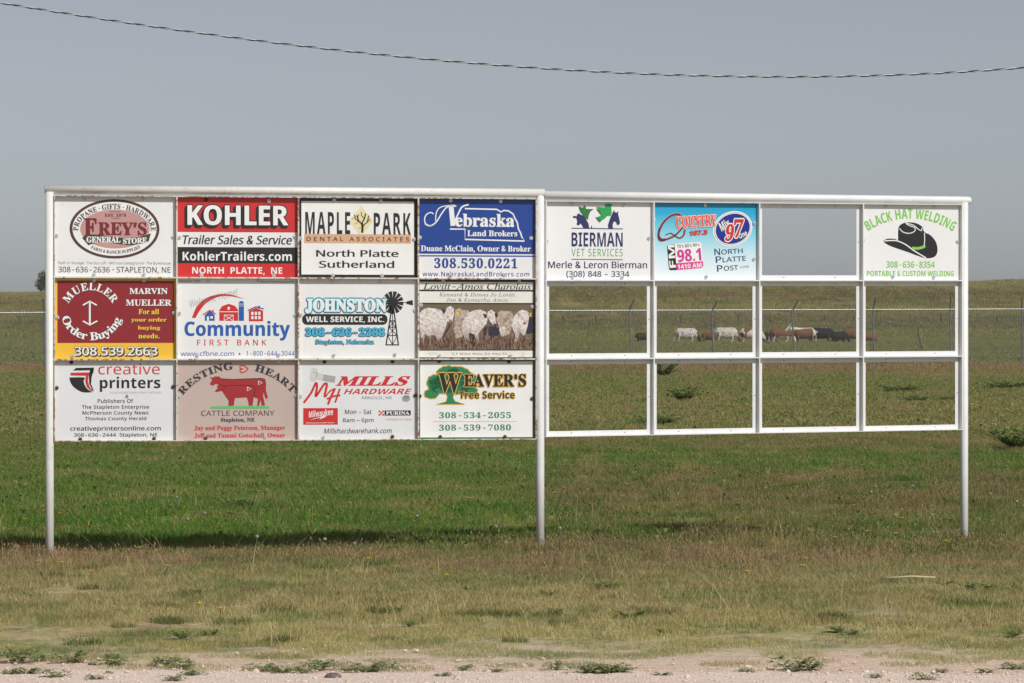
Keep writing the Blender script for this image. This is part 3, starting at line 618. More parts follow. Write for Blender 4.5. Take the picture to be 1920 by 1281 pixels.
# ------------------------------------------------------------------ lettering and printed shapes
# letter outlines: style (0 plain, 1 bold with serifs, 2 slanted with serifs, 3 flourished capitals, 4 bold), character code, advance, contours; each contour as steps from point to point
LETTERS = [
0,65,247,2,8,0,0,108,277,31,0,108,-277,-36,0,-34,85,-109,0,-33,-85,5,80,116,87,0,-35,95,-9,30,-12,-41,0,66,251,3,22,37,0,0,276,79,0,46,-4,33,-11,19,-21,7,-32,-3,-23,-10,-18,-17,-13,-22,-7,0,-2,16,-4,
15,-6,13,-9,9,-12,6,-16,2,-20,-6,-33,-19,-25,-31,-15,-39,-5,11,72,158,51,0,30,3,19,9,10,14,3,20,-4,19,-12,13,-21,8,-30,2,-46,0,11,72,29,56,0,31,4,20,11,11,16,3,21,-3,20,-12,15,-20,10,-33,3,-53,0,0,
67,244,1,34,150,-4,-38,4,-32,14,-25,21,-17,28,-11,35,-3,40,3,40,12,34,19,28,26,22,33,13,39,5,41,-4,35,-12,-14,-30,-13,6,-15,5,-16,3,-18,1,-40,-7,-30,-22,-19,-36,-7,-46,6,-46,18,-35,30,-23,41,-7,18,0,
33,6,15,4,0,-30,-15,-5,-34,-5,0,68,282,2,13,37,0,0,276,86,0,38,-4,34,-11,27,-20,20,-26,12,-33,5,-41,-10,-62,-28,-44,-46,-26,-61,-9,9,72,30,38,0,84,27,28,83,-7,47,-20,34,-33,19,-44,6,-46,0,0,69,215,1,
12,37,0,0,276,155,0,0,-31,-120,0,0,-86,113,0,0,-30,-113,0,0,-98,120,0,0,-31,0,70,201,1,10,37,0,0,276,155,0,0,-31,-120,0,0,-97,112,0,0,-31,-112,0,0,-117,0,71,281,1,40,156,-4,-40,4,-33,13,-25,21,-19,
28,-12,35,-3,41,4,40,13,35,20,28,28,21,36,13,42,5,22,-1,21,-3,39,-12,-13,-31,-16,7,-17,5,-19,3,-19,1,-44,-7,-33,-22,-21,-36,-7,-46,3,-31,8,-27,13,-23,20,-17,26,-10,34,-4,31,2,23,5,0,82,-61,0,0,31,96,
0,0,-136,-23,-6,-47,-7,0,72,286,1,12,37,0,0,276,35,0,0,-117,142,0,0,117,35,0,0,-276,-35,0,0,129,-142,0,0,-129,0,73,131,1,12,15,0,0,20,33,7,0,221,-33,8,0,20,100,0,0,-20,-32,-8,0,-221,32,-7,0,-20,0,74,
106,1,17,-2,-73,-16,1,-12,4,0,29,20,-4,17,1,9,3,8,5,6,8,4,12,2,16,0,274,34,0,0,-272,-5,-34,-14,-25,-23,-14,0,75,239,1,12,37,0,0,276,35,0,0,-136,122,136,41,0,-109,-120,113,-156,-41,0,-97,132,-29,-25,
0,-107,0,76,203,1,6,37,0,0,276,35,0,0,-245,121,0,0,-31,0,77,351,1,18,37,0,0,276,52,0,85,-226,1,0,87,226,51,0,0,-276,-34,0,0,190,2,52,-1,0,-92,-242,-29,0,-91,242,-1,0,3,-75,0,-167,0,78,294,1,14,37,0,
0,276,41,0,147,-228,2,0,-3,72,0,156,32,0,0,-276,-40,0,-148,229,-2,0,4,-75,0,-154,0,79,302,2,24,151,-4,-39,5,-32,13,-25,21,-18,29,-10,35,-3,40,3,40,10,34,18,28,25,21,32,14,40,4,38,-4,31,-13,25,-22,18,
-28,11,-34,3,-41,-3,-40,-11,-34,-18,-29,-25,-21,-31,-13,16,151,26,41,8,28,22,16,36,6,46,-6,47,-16,35,-28,22,-40,8,-41,-8,-28,-22,-17,-35,-6,-47,6,-46,16,-36,29,-22,0,80,234,2,15,37,0,0,276,74,0,46,
-5,32,-16,19,-26,6,-34,-2,-22,-8,-21,-14,-18,-20,-14,-29,-9,-37,-4,-32,0,0,-107,11,72,137,28,0,35,3,24,10,14,17,5,26,-4,24,-13,16,-22,10,-32,3,-35,0,0,81,302,2,26,214,-66,-53,63,-10,-1,-39,5,-32,13,
-25,21,-18,29,-10,35,-3,40,3,40,10,34,18,28,25,21,32,14,40,4,38,-4,31,-13,25,-22,18,-28,11,-34,3,-41,-5,-46,-15,-40,-25,-30,-35,-19,66,-69,16,151,26,41,8,28,22,16,36,6,46,-6,47,-16,35,-28,22,-40,8,
-41,-8,-28,-22,-17,-35,-6,-47,6,-46,16,-36,29,-22,0,82,240,2,17,37,0,0,276,77,0,44,-5,32,-15,18,-24,6,-34,-2,-21,-6,-16,-9,-13,-12,-11,-26,-13,76,-124,-41,0,-67,114,-55,0,0,-114,11,72,143,42,0,29,4,
20,10,11,16,4,23,-4,23,-12,15,-21,9,-29,3,-40,0,0,83,212,1,50,95,-4,-22,1,-39,7,-14,5,0,34,34,-12,43,-5,27,3,20,9,11,14,4,19,-1,12,-5,11,-7,8,-12,9,-71,31,-22,17,-13,22,-5,29,3,20,8,17,14,14,18,10,
21,7,24,2,22,-1,20,-3,18,-5,16,-7,-10,-29,-31,10,-18,3,-17,1,-23,-2,-16,-9,-10,-12,-4,-17,2,-13,4,-10,8,-9,11,-8,58,-25,19,-10,15,-11,10,-13,7,-16,2,-20,-7,-33,-20,-24,-31,-16,0,84,215,1,8,90,0,0,
245,-86,0,0,31,207,0,0,-31,-86,0,0,-245,0,85,283,1,24,140,-4,-45,7,-33,21,-20,33,-7,41,0,178,35,0,0,-179,4,-30,14,-22,22,-14,32,-5,32,5,22,15,13,23,4,28,0,179,34,0,0,-179,-3,-27,-8,-24,-15,-21,-21,
-16,-27,-10,0,86,232,1,10,99,0,-99,276,36,0,63,-177,14,-46,3,-14,17,61,62,176,37,0,-99,-276,0,87,359,1,20,78,0,-73,276,36,0,51,-203,5,-31,2,16,13,51,48,167,36,0,56,-185,8,-35,2,-14,9,48,47,186,36,0,
-73,-276,-35,0,-68,235,-8,-38,-57,-197,0,88,227,1,12,2,0,91,144,-86,132,39,0,68,-108,68,108,36,0,-85,-131,92,-145,-39,0,-74,120,-74,-120,0,89,219,1,9,92,0,0,106,-92,170,38,0,71,-136,72,136,38,0,-92,
-169,0,-107,0,90,221,1,10,15,0,0,26,145,219,-141,0,0,31,183,0,0,-26,-145,-219,149,0,0,-31,0,97,217,2,31,83,-4,-26,4,-21,11,-14,19,-4,28,6,27,18,20,31,13,44,6,35,1,-2,34,-9,14,-13,8,-19,2,-15,-1,-30,
-9,-13,-6,-10,26,14,7,37,9,19,2,33,-4,23,-13,14,-21,5,-32,0,-141,-25,0,-7,29,-15,-14,-15,-11,-17,-6,14,91,24,24,3,20,11,13,18,4,27,0,18,-31,-1,-32,-4,-21,-8,-11,-13,-4,-18,3,-15,8,-10,12,-6,0,98,238,
2,24,131,-4,-22,2,-18,7,-14,10,-10,11,-3,0,-7,-26,-24,0,0,294,34,0,-1,-106,-1,-8,2,0,10,12,14,10,18,6,22,3,35,-7,27,-20,18,-34,5,-46,-5,-47,-18,-34,-27,-20,14,126,24,24,5,18,16,10,25,3,34,-14,59,-42,
19,-28,-4,-17,-14,-10,-25,-3,-36,3,-34,9,-24,18,-16,0,99,186,1,28,116,-4,-26,3,-23,8,-19,15,-15,20,-9,27,-3,33,3,35,10,28,15,20,20,15,23,8,26,3,31,-3,24,-8,-11,-28,-33,9,-11,0,-46,-19,-16,-59,4,-33,
11,-25,19,-15,26,-4,16,0,37,11,0,-30,-23,-8,0,100,238,2,23,106,-4,-34,7,-28,20,-17,33,-6,47,6,47,18,34,27,20,35,7,21,-2,18,-7,14,-10,11,-11,2,0,-2,30,0,83,34,0,0,-294,-28,0,-5,28,-12,-12,-14,-11,-18,
-7,16,112,24,28,5,18,13,10,23,3,38,-3,34,-10,25,-18,16,-29,5,-24,-6,-17,-16,-10,-26,-4,-33,4,-33,10,-24,17,-16,0,101,218,2,30,121,-4,-28,3,-24,9,-20,15,-15,21,-10,26,-3,32,3,32,9,26,13,22,19,16,22,
10,26,3,25,-3,21,-9,17,-14,12,-18,8,-23,2,-26,0,-21,-142,0,5,-31,13,-23,21,-13,28,-5,18,1,32,7,16,6,0,-29,-31,-11,9,57,124,106,0,-4,24,-9,19,-15,12,-23,4,-21,-4,-17,-11,-11,-19,0,102,133,1,22,42,0,0,
181,-36,0,0,16,36,11,0,12,5,35,13,23,21,13,28,5,23,-2,18,-5,-9,-27,-31,6,-15,-3,-11,-9,-6,-14,-2,-35,52,0,0,-26,-52,0,0,-181,0,103,238,2,32,112,-93,-41,4,-34,9,0,32,35,-12,42,-5,24,4,18,12,11,19,4,
24,1,33,-28,-23,-37,-8,-36,7,-27,21,-17,34,-6,45,6,45,17,34,27,22,35,7,20,-2,17,-6,15,-9,13,-14,2,0,5,27,27,0,0,-210,-6,-39,-17,-28,-29,-17,16,112,24,27,4,18,13,11,22,4,40,-4,37,-11,24,-19,14,-27,4,
-23,-5,-17,-15,-11,-25,-4,-34,4,-34,11,-25,17,-15,0,104,239,1,24,33,0,0,294,34,0,0,-86,-2,-29,2,0,12,14,16,10,17,6,20,2,33,-5,24,-13,14,-24,5,-34,0,-135,-34,0,0,133,-12,37,-34,12,-30,-4,-18,-15,-10,
-24,-3,-32,0,-107,0,105,100,2,16,50,242,-8,1,-6,4,-4,7,-2,9,2,10,4,7,6,4,8,1,8,-1,6,-4,4,-7,2,-10,-2,-9,-4,-7,-6,-4,4,33,0,0,207,34,0,0,-207,0,106,100,2,16,50,242,-8,1,-6,4,-4,7,-2,9,2,10,4,7,6,4,8,
1,8,-1,6,-4,4,-7,2,-10,-2,-9,-4,-7,-6,-4,15,9,-93,-24,3,-6,2,0,27,25,-4,12,2,9,5,6,10,2,16,0,239,34,0,0,-238,-4,-26,-10,-19,-18,-13,0,107,206,1,15,33,0,0,294,33,0,0,-178,-1,-9,4,3,22,27,66,70,40,0,
-84,-88,90,-119,-41,0,-72,97,-24,-21,0,-76,0,108,100,1,4,33,0,0,294,34,0,0,-294,0,109,361,1,39,33,0,0,207,27,0,5,-28,2,0,12,14,14,10,17,6,18,2,41,-9,23,-26,2,0,12,16,16,11,19,6,19,2,31,-4,22,-14,13,
-23,4,-35,0,-135,-34,0,0,133,-10,37,-32,12,-25,-4,-18,-13,-9,-21,-4,-30,0,-114,-33,0,0,133,-11,37,-32,12,-26,-4,-17,-15,-9,-23,-3,-33,0,-107,0,110,239,1,23,33,0,0,207,27,0,5,-28,2,0,12,14,16,10,18,6,
20,2,32,-4,24,-14,14,-23,5,-35,0,-135,-34,0,0,133,-12,37,-34,12,-30,-4,-18,-15,-10,-23,-3,-33,0,-107,0,111,234,2,20,116,-4,-26,3,-23,10,-19,15,-14,21,-10,27,-3,32,7,46,19,33,31,21,40,7,26,-3,23,-10,
19,-15,15,-21,9,-26,3,-32,-7,-46,-19,-34,-31,-21,16,117,24,27,6,19,16,11,25,4,33,-4,33,-11,25,-19,15,-27,5,-28,-5,-18,-15,-11,-25,-4,-33,4,-33,11,-25,19,-16,0,112,238,2,24,33,-93,0,300,28,0,4,-28,2,
0,11,12,13,11,18,7,22,2,35,-7,27,-20,18,-33,5,-47,-5,-47,-18,-33,-27,-21,-35,-7,-22,2,-18,7,-14,10,-10,11,-2,0,2,-34,0,-85,18,126,24,17,3,14,8,11,12,7,16,5,19,1,22,-3,32,-10,25,-18,16,-25,5,-27,-4,
-17,-13,-10,-23,-4,-38,3,-34,9,-25,18,-15,0,113,238,2,24,171,-93,0,105,2,16,-3,0,-10,-12,-14,-11,-18,-7,-22,-2,-34,7,-27,20,-18,33,-6,47,6,47,18,34,27,20,35,7,22,-2,18,-7,13,-11,11,-12,2,0,5,28,27,0,
0,-300,16,112,24,27,5,19,13,10,22,3,39,-3,34,-10,26,-18,15,-29,5,-24,-6,-17,-16,-10,-26,-4,-33,4,-32,10,-25,18,-15,0,114,160,1,18,33,0,0,207,28,0,4,-38,13,16,14,14,17,9,27,3,18,-2,-4,-32,-23,3,-15,
-2,-15,-7,-12,-10,-10,-14,-6,-17,-2,-19,0,-111,0,115,185,1,49,85,-4,-20,1,-32,7,-13,5,0,31,14,-6,34,-9,18,-1,22,2,15,6,9,10,3,12,-1,7,-3,7,-6,6,-23,13,-37,15,-16,8,-12,8,-10,10,-5,13,-2,15,5,23,16,
18,25,10,31,4,19,-1,33,-7,15,-6,-12,-27,-28,9,-14,3,-15,1,-18,-1,-14,-6,-8,-8,-3,-10,1,-8,4,-6,7,-6,10,-6,65,-28,12,-9,9,-10,6,-13,2,-15,-6,-26,-17,-19,-26,-12,0,116,140,1,25,96,-4,-15,2,-15,4,-12,7,
-10,12,-6,17,-2,22,0,121,-30,0,0,16,30,14,13,44,21,0,0,-48,59,0,0,-26,-59,0,0,-120,2,-16,7,-12,10,-7,21,-2,21,4,0,-26,-15,-4,0,117,239,1,22,106,-4,-33,5,-24,13,-14,23,-4,35,0,135,34,0,0,-133,11,-37,
35,-13,29,5,19,15,10,23,3,32,0,108,34,0,0,-207,-28,0,-5,27,-13,-14,-16,-9,-19,-6,0,118,196,1,10,78,0,-78,207,36,0,57,-161,4,-16,2,0,7,26,54,151,36,0,-78,-207,0,119,304,1,21,61,0,-57,208,35,0,43,-173,
1,0,14,56,37,117,37,0,44,-146,5,-26,2,0,9,43,34,129,35,0,-58,-208,-40,0,-44,148,-6,24,-1,0,-9,-39,-42,-133,0,120,204,1,12,7,0,75,106,-72,101,39,0,53,-78,53,78,39,0,-72,-101,76,-106,-39,0,-57,83,-57,
-83,0,121,197,1,20,32,-93,-28,3,0,27,23,-2,16,3,13,7,10,12,18,42,-84,208,37,0,55,-147,7,-27,2,0,17,57,42,117,37,0,-89,-236,-13,-26,-15,-20,-21,-13,0,122,182,1,10,15,0,0,22,111,159,-104,0,0,26,142,0,
0,-25,-110,-156,113,0,0,-26,0,48,221,2,20,110,-4,-40,10,-29,28,-17,45,-5,59,2,42,7,35,12,28,17,20,24,13,29,4,41,-9,28,-28,17,-45,6,-60,-2,-41,-7,-35,-12,-28,-17,-21,-24,-13,16,110,25,27,7,17,21,10,
35,4,50,-4,50,-10,35,-17,21,-27,7,-27,-7,-17,-21,-10,-35,-3,-50,3,-49,10,-36,17,-21,0,49,221,1,8,104,0,0,220,2,20,-54,-45,-18,23,75,58,28,0,0,-276,0,50,221,1,32,19,0,0,28,107,110,13,16,9,16,5,17,2,
17,-3,21,-11,14,-15,9,-20,3,-19,-2,-16,-5,-15,-8,-16,-11,-18,22,17,13,20,10,22,7,25,3,35,-5,26,-15,17,-23,6,-31,-2,-21,-7,-19,-11,-19,-14,-18,-37,-40,-58,-58,140,0,0,-31,0,51,221,1,53,93,-4,-40,3,
-18,5,-18,7,0,32,18,-8,40,-9,19,-1,31,3,22,11,12,17,5,23,-6,23,-15,15,-24,8,-33,3,-26,0,0,29,27,0,29,4,22,10,13,17,5,21,-4,18,-10,13,-16,9,-20,2,-21,-1,-18,-5,-31,-17,-17,23,16,11,20,9,24,7,26,2,38,
-5,27,-14,15,-22,6,-28,-4,-25,-12,-19,-18,-13,-24,-9,0,-1,29,-7,21,-14,12,-20,4,-25,-3,-22,-8,-20,-14,-17,-21,-12,-26,-8,0,52,221,2,11,140,0,0,63,-132,0,0,29,130,186,35,0,0,-185,40,0,0,-30,-40,0,0,
-63,6,41,93,99,0,0,106,2,42,-1,0,-8,-16,0,53,221,1,33,96,-4,-21,1,-19,3,-32,11,0,32,16,-7,18,-6,20,-4,18,-1,28,4,22,11,14,18,4,27,-4,24,-12,17,-22,11,-31,4,-47,-6,-17,11,10,130,139,0,0,-31,-110,0,-6,
-80,29,4,13,0,38,-5,30,-16,19,-26,6,-34,-7,-38,-20,-29,-33,-19,0,54,221,2,38,115,-4,-25,3,-22,10,-19,17,-15,23,-10,31,-3,38,5,58,8,28,11,25,17,21,22,16,28,10,44,4,19,-2,7,-2,0,-29,-25,5,-33,-2,-20,
-7,-16,-10,-12,-14,-9,-17,-6,-19,-4,-21,-2,-22,3,0,10,13,14,10,18,7,23,3,32,-6,26,-16,16,-26,6,-36,-6,-39,-18,-29,-28,-19,20,115,25,22,4,17,11,12,20,3,29,-3,23,-10,19,-17,11,-23,4,-17,-2,-15,-5,-12,
-9,-9,-11,-5,-11,-2,-13,1,-16,5,-17,8,-15,12,-12,15,-8,0,55,221,1,7,53,0,113,245,-149,0,0,31,185,0,0,-26,-112,-250,0,56,221,3,37,111,-4,-39,5,-29,15,-18,23,-6,31,2,18,6,15,9,13,12,11,28,17,-18,13,
-16,15,-11,19,-3,23,3,20,8,16,12,13,17,9,20,6,22,2,33,-4,27,-13,17,-21,6,-28,-2,-16,-5,-13,-9,-12,-10,-10,-27,-17,31,-18,13,-11,9,-13,7,-15,2,-17,-6,-32,-19,-24,-29,-15,17,112,159,18,10,16,11,10,14,
3,19,-3,17,-10,12,-16,8,-20,2,-20,-2,-15,-8,-10,-12,-4,-17,2,-14,5,-10,8,-9,10,-8,17,111,23,24,4,19,10,11,15,4,19,-4,19,-12,15,-19,12,-23,11,-7,2,-22,-11,-16,-14,-10,-16,-4,-19,4,-18,10,-15,19,-10,0,
57,221,2,42,66,-4,-19,2,-8,2,0,29,16,-4,18,-1,25,2,20,7,16,10,12,14,9,17,6,19,4,20,2,22,-3,0,-10,-12,-14,-10,-19,-7,-22,-3,-33,6,-25,16,-16,26,-6,36,3,27,8,23,14,18,17,14,22,8,24,3,25,-3,23,-10,19,
-17,15,-24,9,-30,3,-38,-1,-29,-4,-29,-8,-28,-11,-25,-17,-21,-22,-16,-28,-10,20,106,130,17,2,15,5,12,9,9,11,6,11,2,13,-2,16,-5,16,-8,15,-12,12,-14,9,-19,2,-21,-4,-18,-12,-11,-20,-4,-28,3,-24,10,-18,
16,-11,0,38,243,1,78,107,-4,-26,3,-21,7,-18,12,-13,16,-8,18,-2,20,1,17,6,14,8,12,26,24,63,47,11,11,4,6,3,8,1,9,-2,12,-7,9,-10,7,-14,2,-9,-1,-9,-3,-7,-5,-9,-15,-1,-10,1,-10,9,-19,16,-21,11,-12,126,
-154,-40,0,-119,143,-23,30,-8,14,-4,14,-2,15,2,17,6,15,10,13,14,9,16,6,19,2,20,-2,16,-6,13,-9,10,-12,6,-14,3,-16,-5,-23,-13,-20,-19,-17,-70,-53,-9,-11,-6,-12,-1,-12,1,-12,5,-12,8,-9,11,-7,12,-4,15,
-2,16,2,15,5,14,8,13,12,11,14,8,16,5,19,2,21,32,0,-1,-24,-5,-20,-6,-16,-15,-21,-14,-16,-15,-12,-18,-9,-20,-6,0,46,102,1,16,52,-2,-10,1,-8,6,-5,8,-2,9,2,10,5,8,8,5,10,2,9,-2,8,-5,6,-8,1,-10,-1,-9,-6,
-8,-8,-6,0,44,102,1,4,20,-65,17,104,37,0,-28,-104,0,45,246,1,4,183,133,0,-31,-121,0,0,31,0,40,148,1,22,48,112,2,31,5,33,7,32,9,31,12,29,13,24,32,0,-13,-29,-12,-31,-9,-31,-11,-61,-1,-28,1,-25,4,-25,6,
-26,9,-27,26,-61,-32,0,-21,40,-15,42,-9,41,0,41,148,1,23,20,-52,15,32,12,30,8,27,6,26,4,25,1,24,-1,28,-4,30,-7,31,-9,31,-12,31,-13,29,32,0,13,-24,12,-29,17,-64,4,-32,2,-31,-3,-42,-9,-41,-15,-41,-21,
-40,0,39,112,1,4,42,172,-4,104,35,0,-3,-104,0,58,102,2,16,52,-2,-10,1,-8,6,-5,8,-2,9,2,10,5,8,8,5,10,2,9,-2,8,-5,6,-8,1,-10,-1,-9,-6,-8,-8,-6,16,52,147,-10,2,-8,5,-5,8,-2,9,2,10,5,8,8,5,10,2,9,-2,8,
-5,6,-8,1,-10,-1,-9,-6,-8,-8,-5,0,8211,190,1,4,190,133,0,-31,-190,0,0,31,0,8217,96,1,4,28,173,16,103,38,0,-29,-103,0,33,106,2,4,36,87,-2,189,38,0,-3,-189,16,53,-2,-9,1,-8,6,-6,8,-2,9,2,10,6,8,8,5,9,
2,10,-2,8,-5,5,-8,2,-10,-2,-9,-5,-8,-8,-6,4,65,267,2,8,0,0,97,277,72,0,98,-277,-63,0,-20,66,-101,0,-20,-66,4,98,115,72,0,-37,119,-15,-55,4,66,260,3,22,35,0,0,276,86,0,48,-4,35,-11,21,-22,7,-33,-2,
-22,-9,-18,-13,-13,-18,-6,0,-2,13,-4,12,-6,10,-9,8,-11,5,-15,1,-20,-6,-33,-21,-26,-32,-16,-42,-5,11,93,167,34,0,22,2,14,6,7,10,2,13,-2,14,-9,9,-15,5,-22,2,-31,0,11,93,48,38,0,23,3,14,8,8,11,3,16,-3,
14,-8,11,-15,7,-24,2,-36,0,4,67,246,1,35,147,-4,-39,5,-32,13,-24,21,-16,28,-10,35,-4,40,4,39,11,34,19,29,25,22,32,13,39,5,20,-1,21,-4,20,-6,20,-8,-19,-48,-31,13,-16,4,-15,1,-30,-6,-21,-19,-14,-30,-4,
-39,4,-39,12,-29,22,-18,31,-6,17,1,34,7,19,7,0,-50,-18,-6,-37,-7,4,68,286,2,13,35,0,0,276,86,0,41,-4,35,-11,28,-20,21,-26,13,-33,5,-41,-10,-62,-30,-44,-48,-26,-63,-9,9,93,48,25,0,64,23,21,68,-5,40,
-15,28,-25,16,-34,5,-31,0,4,69,216,1,12,35,0,0,276,159,0,0,-48,-101,0,0,-61,94,0,0,-48,-94,0,0,-71,101,0,0,-48,4,70,212,1,10,35,0,0,276,158,0,0,-48,-101,0,0,-71,94,0,0,-48,-94,0,0,-109,4,71,280,1,41,
151,-4,-55,9,-40,27,-25,45,-9,61,5,41,12,34,21,28,28,21,36,14,43,4,21,-1,42,-9,19,-7,-20,-47,-13,6,-16,5,-16,3,-18,1,-24,-3,-20,-8,-17,-14,-12,-19,-8,-23,-2,-27,2,-25,5,-23,10,-18,13,-14,19,-9,23,-3,
29,2,8,2,0,57,-52,0,0,49,109,0,0,-143,-22,-7,-23,-5,-25,-3,4,72,296,1,12,35,0,0,276,58,0,0,-108,110,0,0,108,58,0,0,-276,-58,0,0,119,-110,0,0,-119,4,73,150,1,12,12,0,0,33,34,16,0,178,-34,16,0,33,126,
0,0,-33,-34,-16,0,-178,34,-16,0,-33,4,74,128,1,18,-5,-81,-24,4,0,49,20,-4,17,1,9,3,8,5,5,9,4,14,1,17,0,259,58,0,0,-258,-3,-32,-8,-26,-13,-18,-18,-13,-21,-8,4,75,257,1,13,35,0,0,276,58,0,0,-126,23,32,
75,94,65,0,-96,-122,97,-154,-67,0,-72,116,-25,-17,0,-99,4,76,218,1,6,35,0,0,276,58,0,0,-228,112,0,0,-48,4,77,365,1,18,35,0,0,276,79,0,66,-211,1,0,69,211,80,0,0,-276,-55,0,0,145,3,71,-2,0,-71,-216,
-53,0,-67,216,-2,0,3,-39,1,-177,4,78,314,1,14,35,0,0,276,74,0,119,-207,2,0,-3,76,0,131,52,0,0,-276,-74,0,-120,209,-2,0,4,-59,0,-150,4,79,308,2,24,154,-4,-41,5,-33,13,-26,21,-17,29,-11,35,-4,40,4,40,
11,34,17,29,26,21,33,13,41,4,41,-4,33,-13,25,-22,18,-28,11,-34,3,-41,-3,-40,-11,-34,-18,-29,-25,-21,-33,-13,16,154,45,32,6,22,19,12,30,4,38,-4,39,-12,30,-22,18,-32,7,-32,-7,-21,-18,-13,-30,-4,-39,4,
-38,13,-30,21,-19,4,80,243,2,15,35,0,0,276,88,0,46,-6,32,-17,18,-27,6,-36,-2,-23,-8,-22,-13,-19,-20,-15,-28,-10,-36,-3,-25,0,0,-98,9,93,146,19,0,23,3,17,7,11,13,3,19,-11,30,-35,10,-27,0,4,81,308,2,
25,209,-66,-51,62,-45,5,-33,13,-26,21,-17,29,-11,35,-4,40,4,40,11,34,17,29,26,21,33,13,41,4,41,-4,33,-13,25,-22,18,-28,11,-34,3,-41,-4,-43,-12,-37,-22,-29,-30,-20,67,-75,16,154,45,32,6,22,19,12,30,4,
38,-4,39,-12,30,-22,18,-32,7,-32,-7,-21,-18,-13,-30,-4,-39,4,-38,13,-30,21,-19,4,82,255,2,18,35,0,0,276,80,0,49,-5,34,-15,21,-26,6,-37,-1,-17,-6,-16,-8,-13,-11,-11,-12,-9,-13,-7,81,-120,-65,0,-66,
106,-31,0,0,-106,11,93,153,19,0,25,3,17,7,9,12,3,17,-3,17,-10,11,-17,6,-25,2,-18,0,4,83,213,1,48,96,-4,-41,4,-37,13,0,54,41,-15,21,-6,21,-2,18,3,12,6,7,9,2,12,-4,14,-11,11,-17,10,-42,21,-11,7,-11,9,
-9,10,-8,13,-4,15,-2,17,6,33,19,25,30,16,38,5,22,-1,20,-4,20,-6,20,-8,-19,-46,-34,12,-15,3,-16,1,-14,-2,-11,-6,-7,-8,-2,-12,3,-13,10,-10,59,-31,16,-10,14,-12,9,-14,7,-17,2,-19,-7,-33,-20,-26,-32,-16,
4,84,224,1,8,83,0,0,227,-75,0,0,49,208,0,0,-49,-75,0,0,-227,4,85,292,1,24,145,-4,-48,7,-36,21,-21,33,-7,41,0,178,58,0,0,-169,4,-29,10,-19,17,-10,25,-4,24,4,17,11,10,20,3,27,0,169,58,0,0,-179,-3,-27,
-9,-24,-16,-21,-22,-16,-29,-10,4,86,251,1,10,94,0,-94,276,59,0,54,-170,13,-55,1,10,13,51,52,164,59,0,-94,-276,4,87,374,1,19,70,0,-70,276,58,0,40,-173,8,-50,13,68,40,155,56,0,47,-187,5,-36,14,72,35,
151,58,0,-71,-276,-66,0,-39,150,-11,60,-13,-65,-37,-145,4,88,258,1,12,0,0,92,142,-86,134,64,0,60,-99,58,99,63,0,-86,-137,93,-139,-67,0,-64,104,-64,-104,4,89,241,1,9,92,0,0,106,-92,170,63,0,58,-114,
57,114,63,0,-91,-169,0,-107,4,90,224,1,10,9,0,0,38,132,190,-128,0,0,48,198,0,0,-38,-132,-190,136,0,0,-48,4,97,233,2,33,82,-4,-26,4,-21,13,-14,20,-5,30,6,29,18,21,29,12,42,5,36,1,0,10,-2,14,-6,10,-11,
6,-14,2,-15,-1,-29,-9,-15,-6,-19,39,18,8,20,6,21,4,22,1,37,-4,28,-14,17,-23,5,-33,0,-141,-40,0,-11,29,-15,-15,-15,-10,-18,-6,14,103,38,17,3,15,8,9,14,3,17,0,18,-22,-1,-24,-3,-15,-7,-8,-11,-3,-13,2,
-12,6,-7,9,-4,4,98,245,2,24,146,-4,-21,2,-15,6,-13,9,-9,10,-4,0,-10,-23,-44,0,0,294,58,0,0,-81,-3,-29,3,0,10,12,13,10,16,7,21,2,32,-7,25,-21,17,-34,5,-47,-5,-48,-17,-34,-26,-21,16,130,43,16,4,12,12,
8,20,3,28,-3,27,-8,19,-13,12,-16,4,-19,-4,-12,-10,-7,-18,-3,-31,2,-27,7,-20,13,-12,4,99,199,1,30,116,-4,-42,7,-31,19,-19,34,-7,48,4,35,10,28,15,22,21,14,25,9,29,3,20,-1,18,-3,28,-10,-17,-45,-37,12,
-12,1,-34,-16,-11,-48,3,-28,9,-19,14,-11,19,-4,17,1,29,9,13,8,0,-49,-13,-7,-15,-5,-16,-3,4,100,245,2,24,97,-4,-32,7,-25,21,-17,34,-6,47,6,48,17,34,26,21,33,7,20,-2,17,-7,13,-10,10,-12,2,0,-4,30,0,80,
58,0,0,-294,-45,0,-11,27,-2,0,-10,-12,-13,-10,-16,-7,16,117,42,21,4,13,10,7,18,3,31,-3,27,-7,20,-13,12,-22,4,-17,-4,-12,-12,-9,-20,-2,-28,2,-27,9,-19,13,-12,4,101,228,2,30,126,-4,-30,3,-26,9,-22,15,
-17,21,-10,27,-4,33,4,34,9,28,15,21,20,16,24,9,28,3,39,-6,30,-19,19,-30,7,-41,0,-28,-136,0,4,-22,10,-16,17,-10,21,-4,20,1,17,3,17,5,18,8,0,-45,-16,-7,-36,-7,9,77,129,81,0,-3,18,-7,14,-13,10,-17,3,
-16,-3,-12,-8,-9,-14,4,102,150,1,25,39,0,0,168,-31,0,0,28,31,15,0,16,3,24,7,17,11,13,14,9,19,4,21,2,31,-3,22,-6,-15,-42,-22,5,-10,0,-10,-2,-7,-5,-5,-9,-1,-23,50,0,0,-43,-50,0,0,-168,4,103,245,2,30,
109,-93,-42,3,-18,4,-19,6,0,46,40,-13,42,-4,34,12,11,36,1,30,-13,-14,-14,-10,-16,-5,-18,-2,-33,7,-26,22,-15,34,-6,46,6,46,16,35,26,22,34,7,34,-8,28,-23,5,27,49,0,0,-211,-7,-40,-20,-29,-33,-18,12,118,
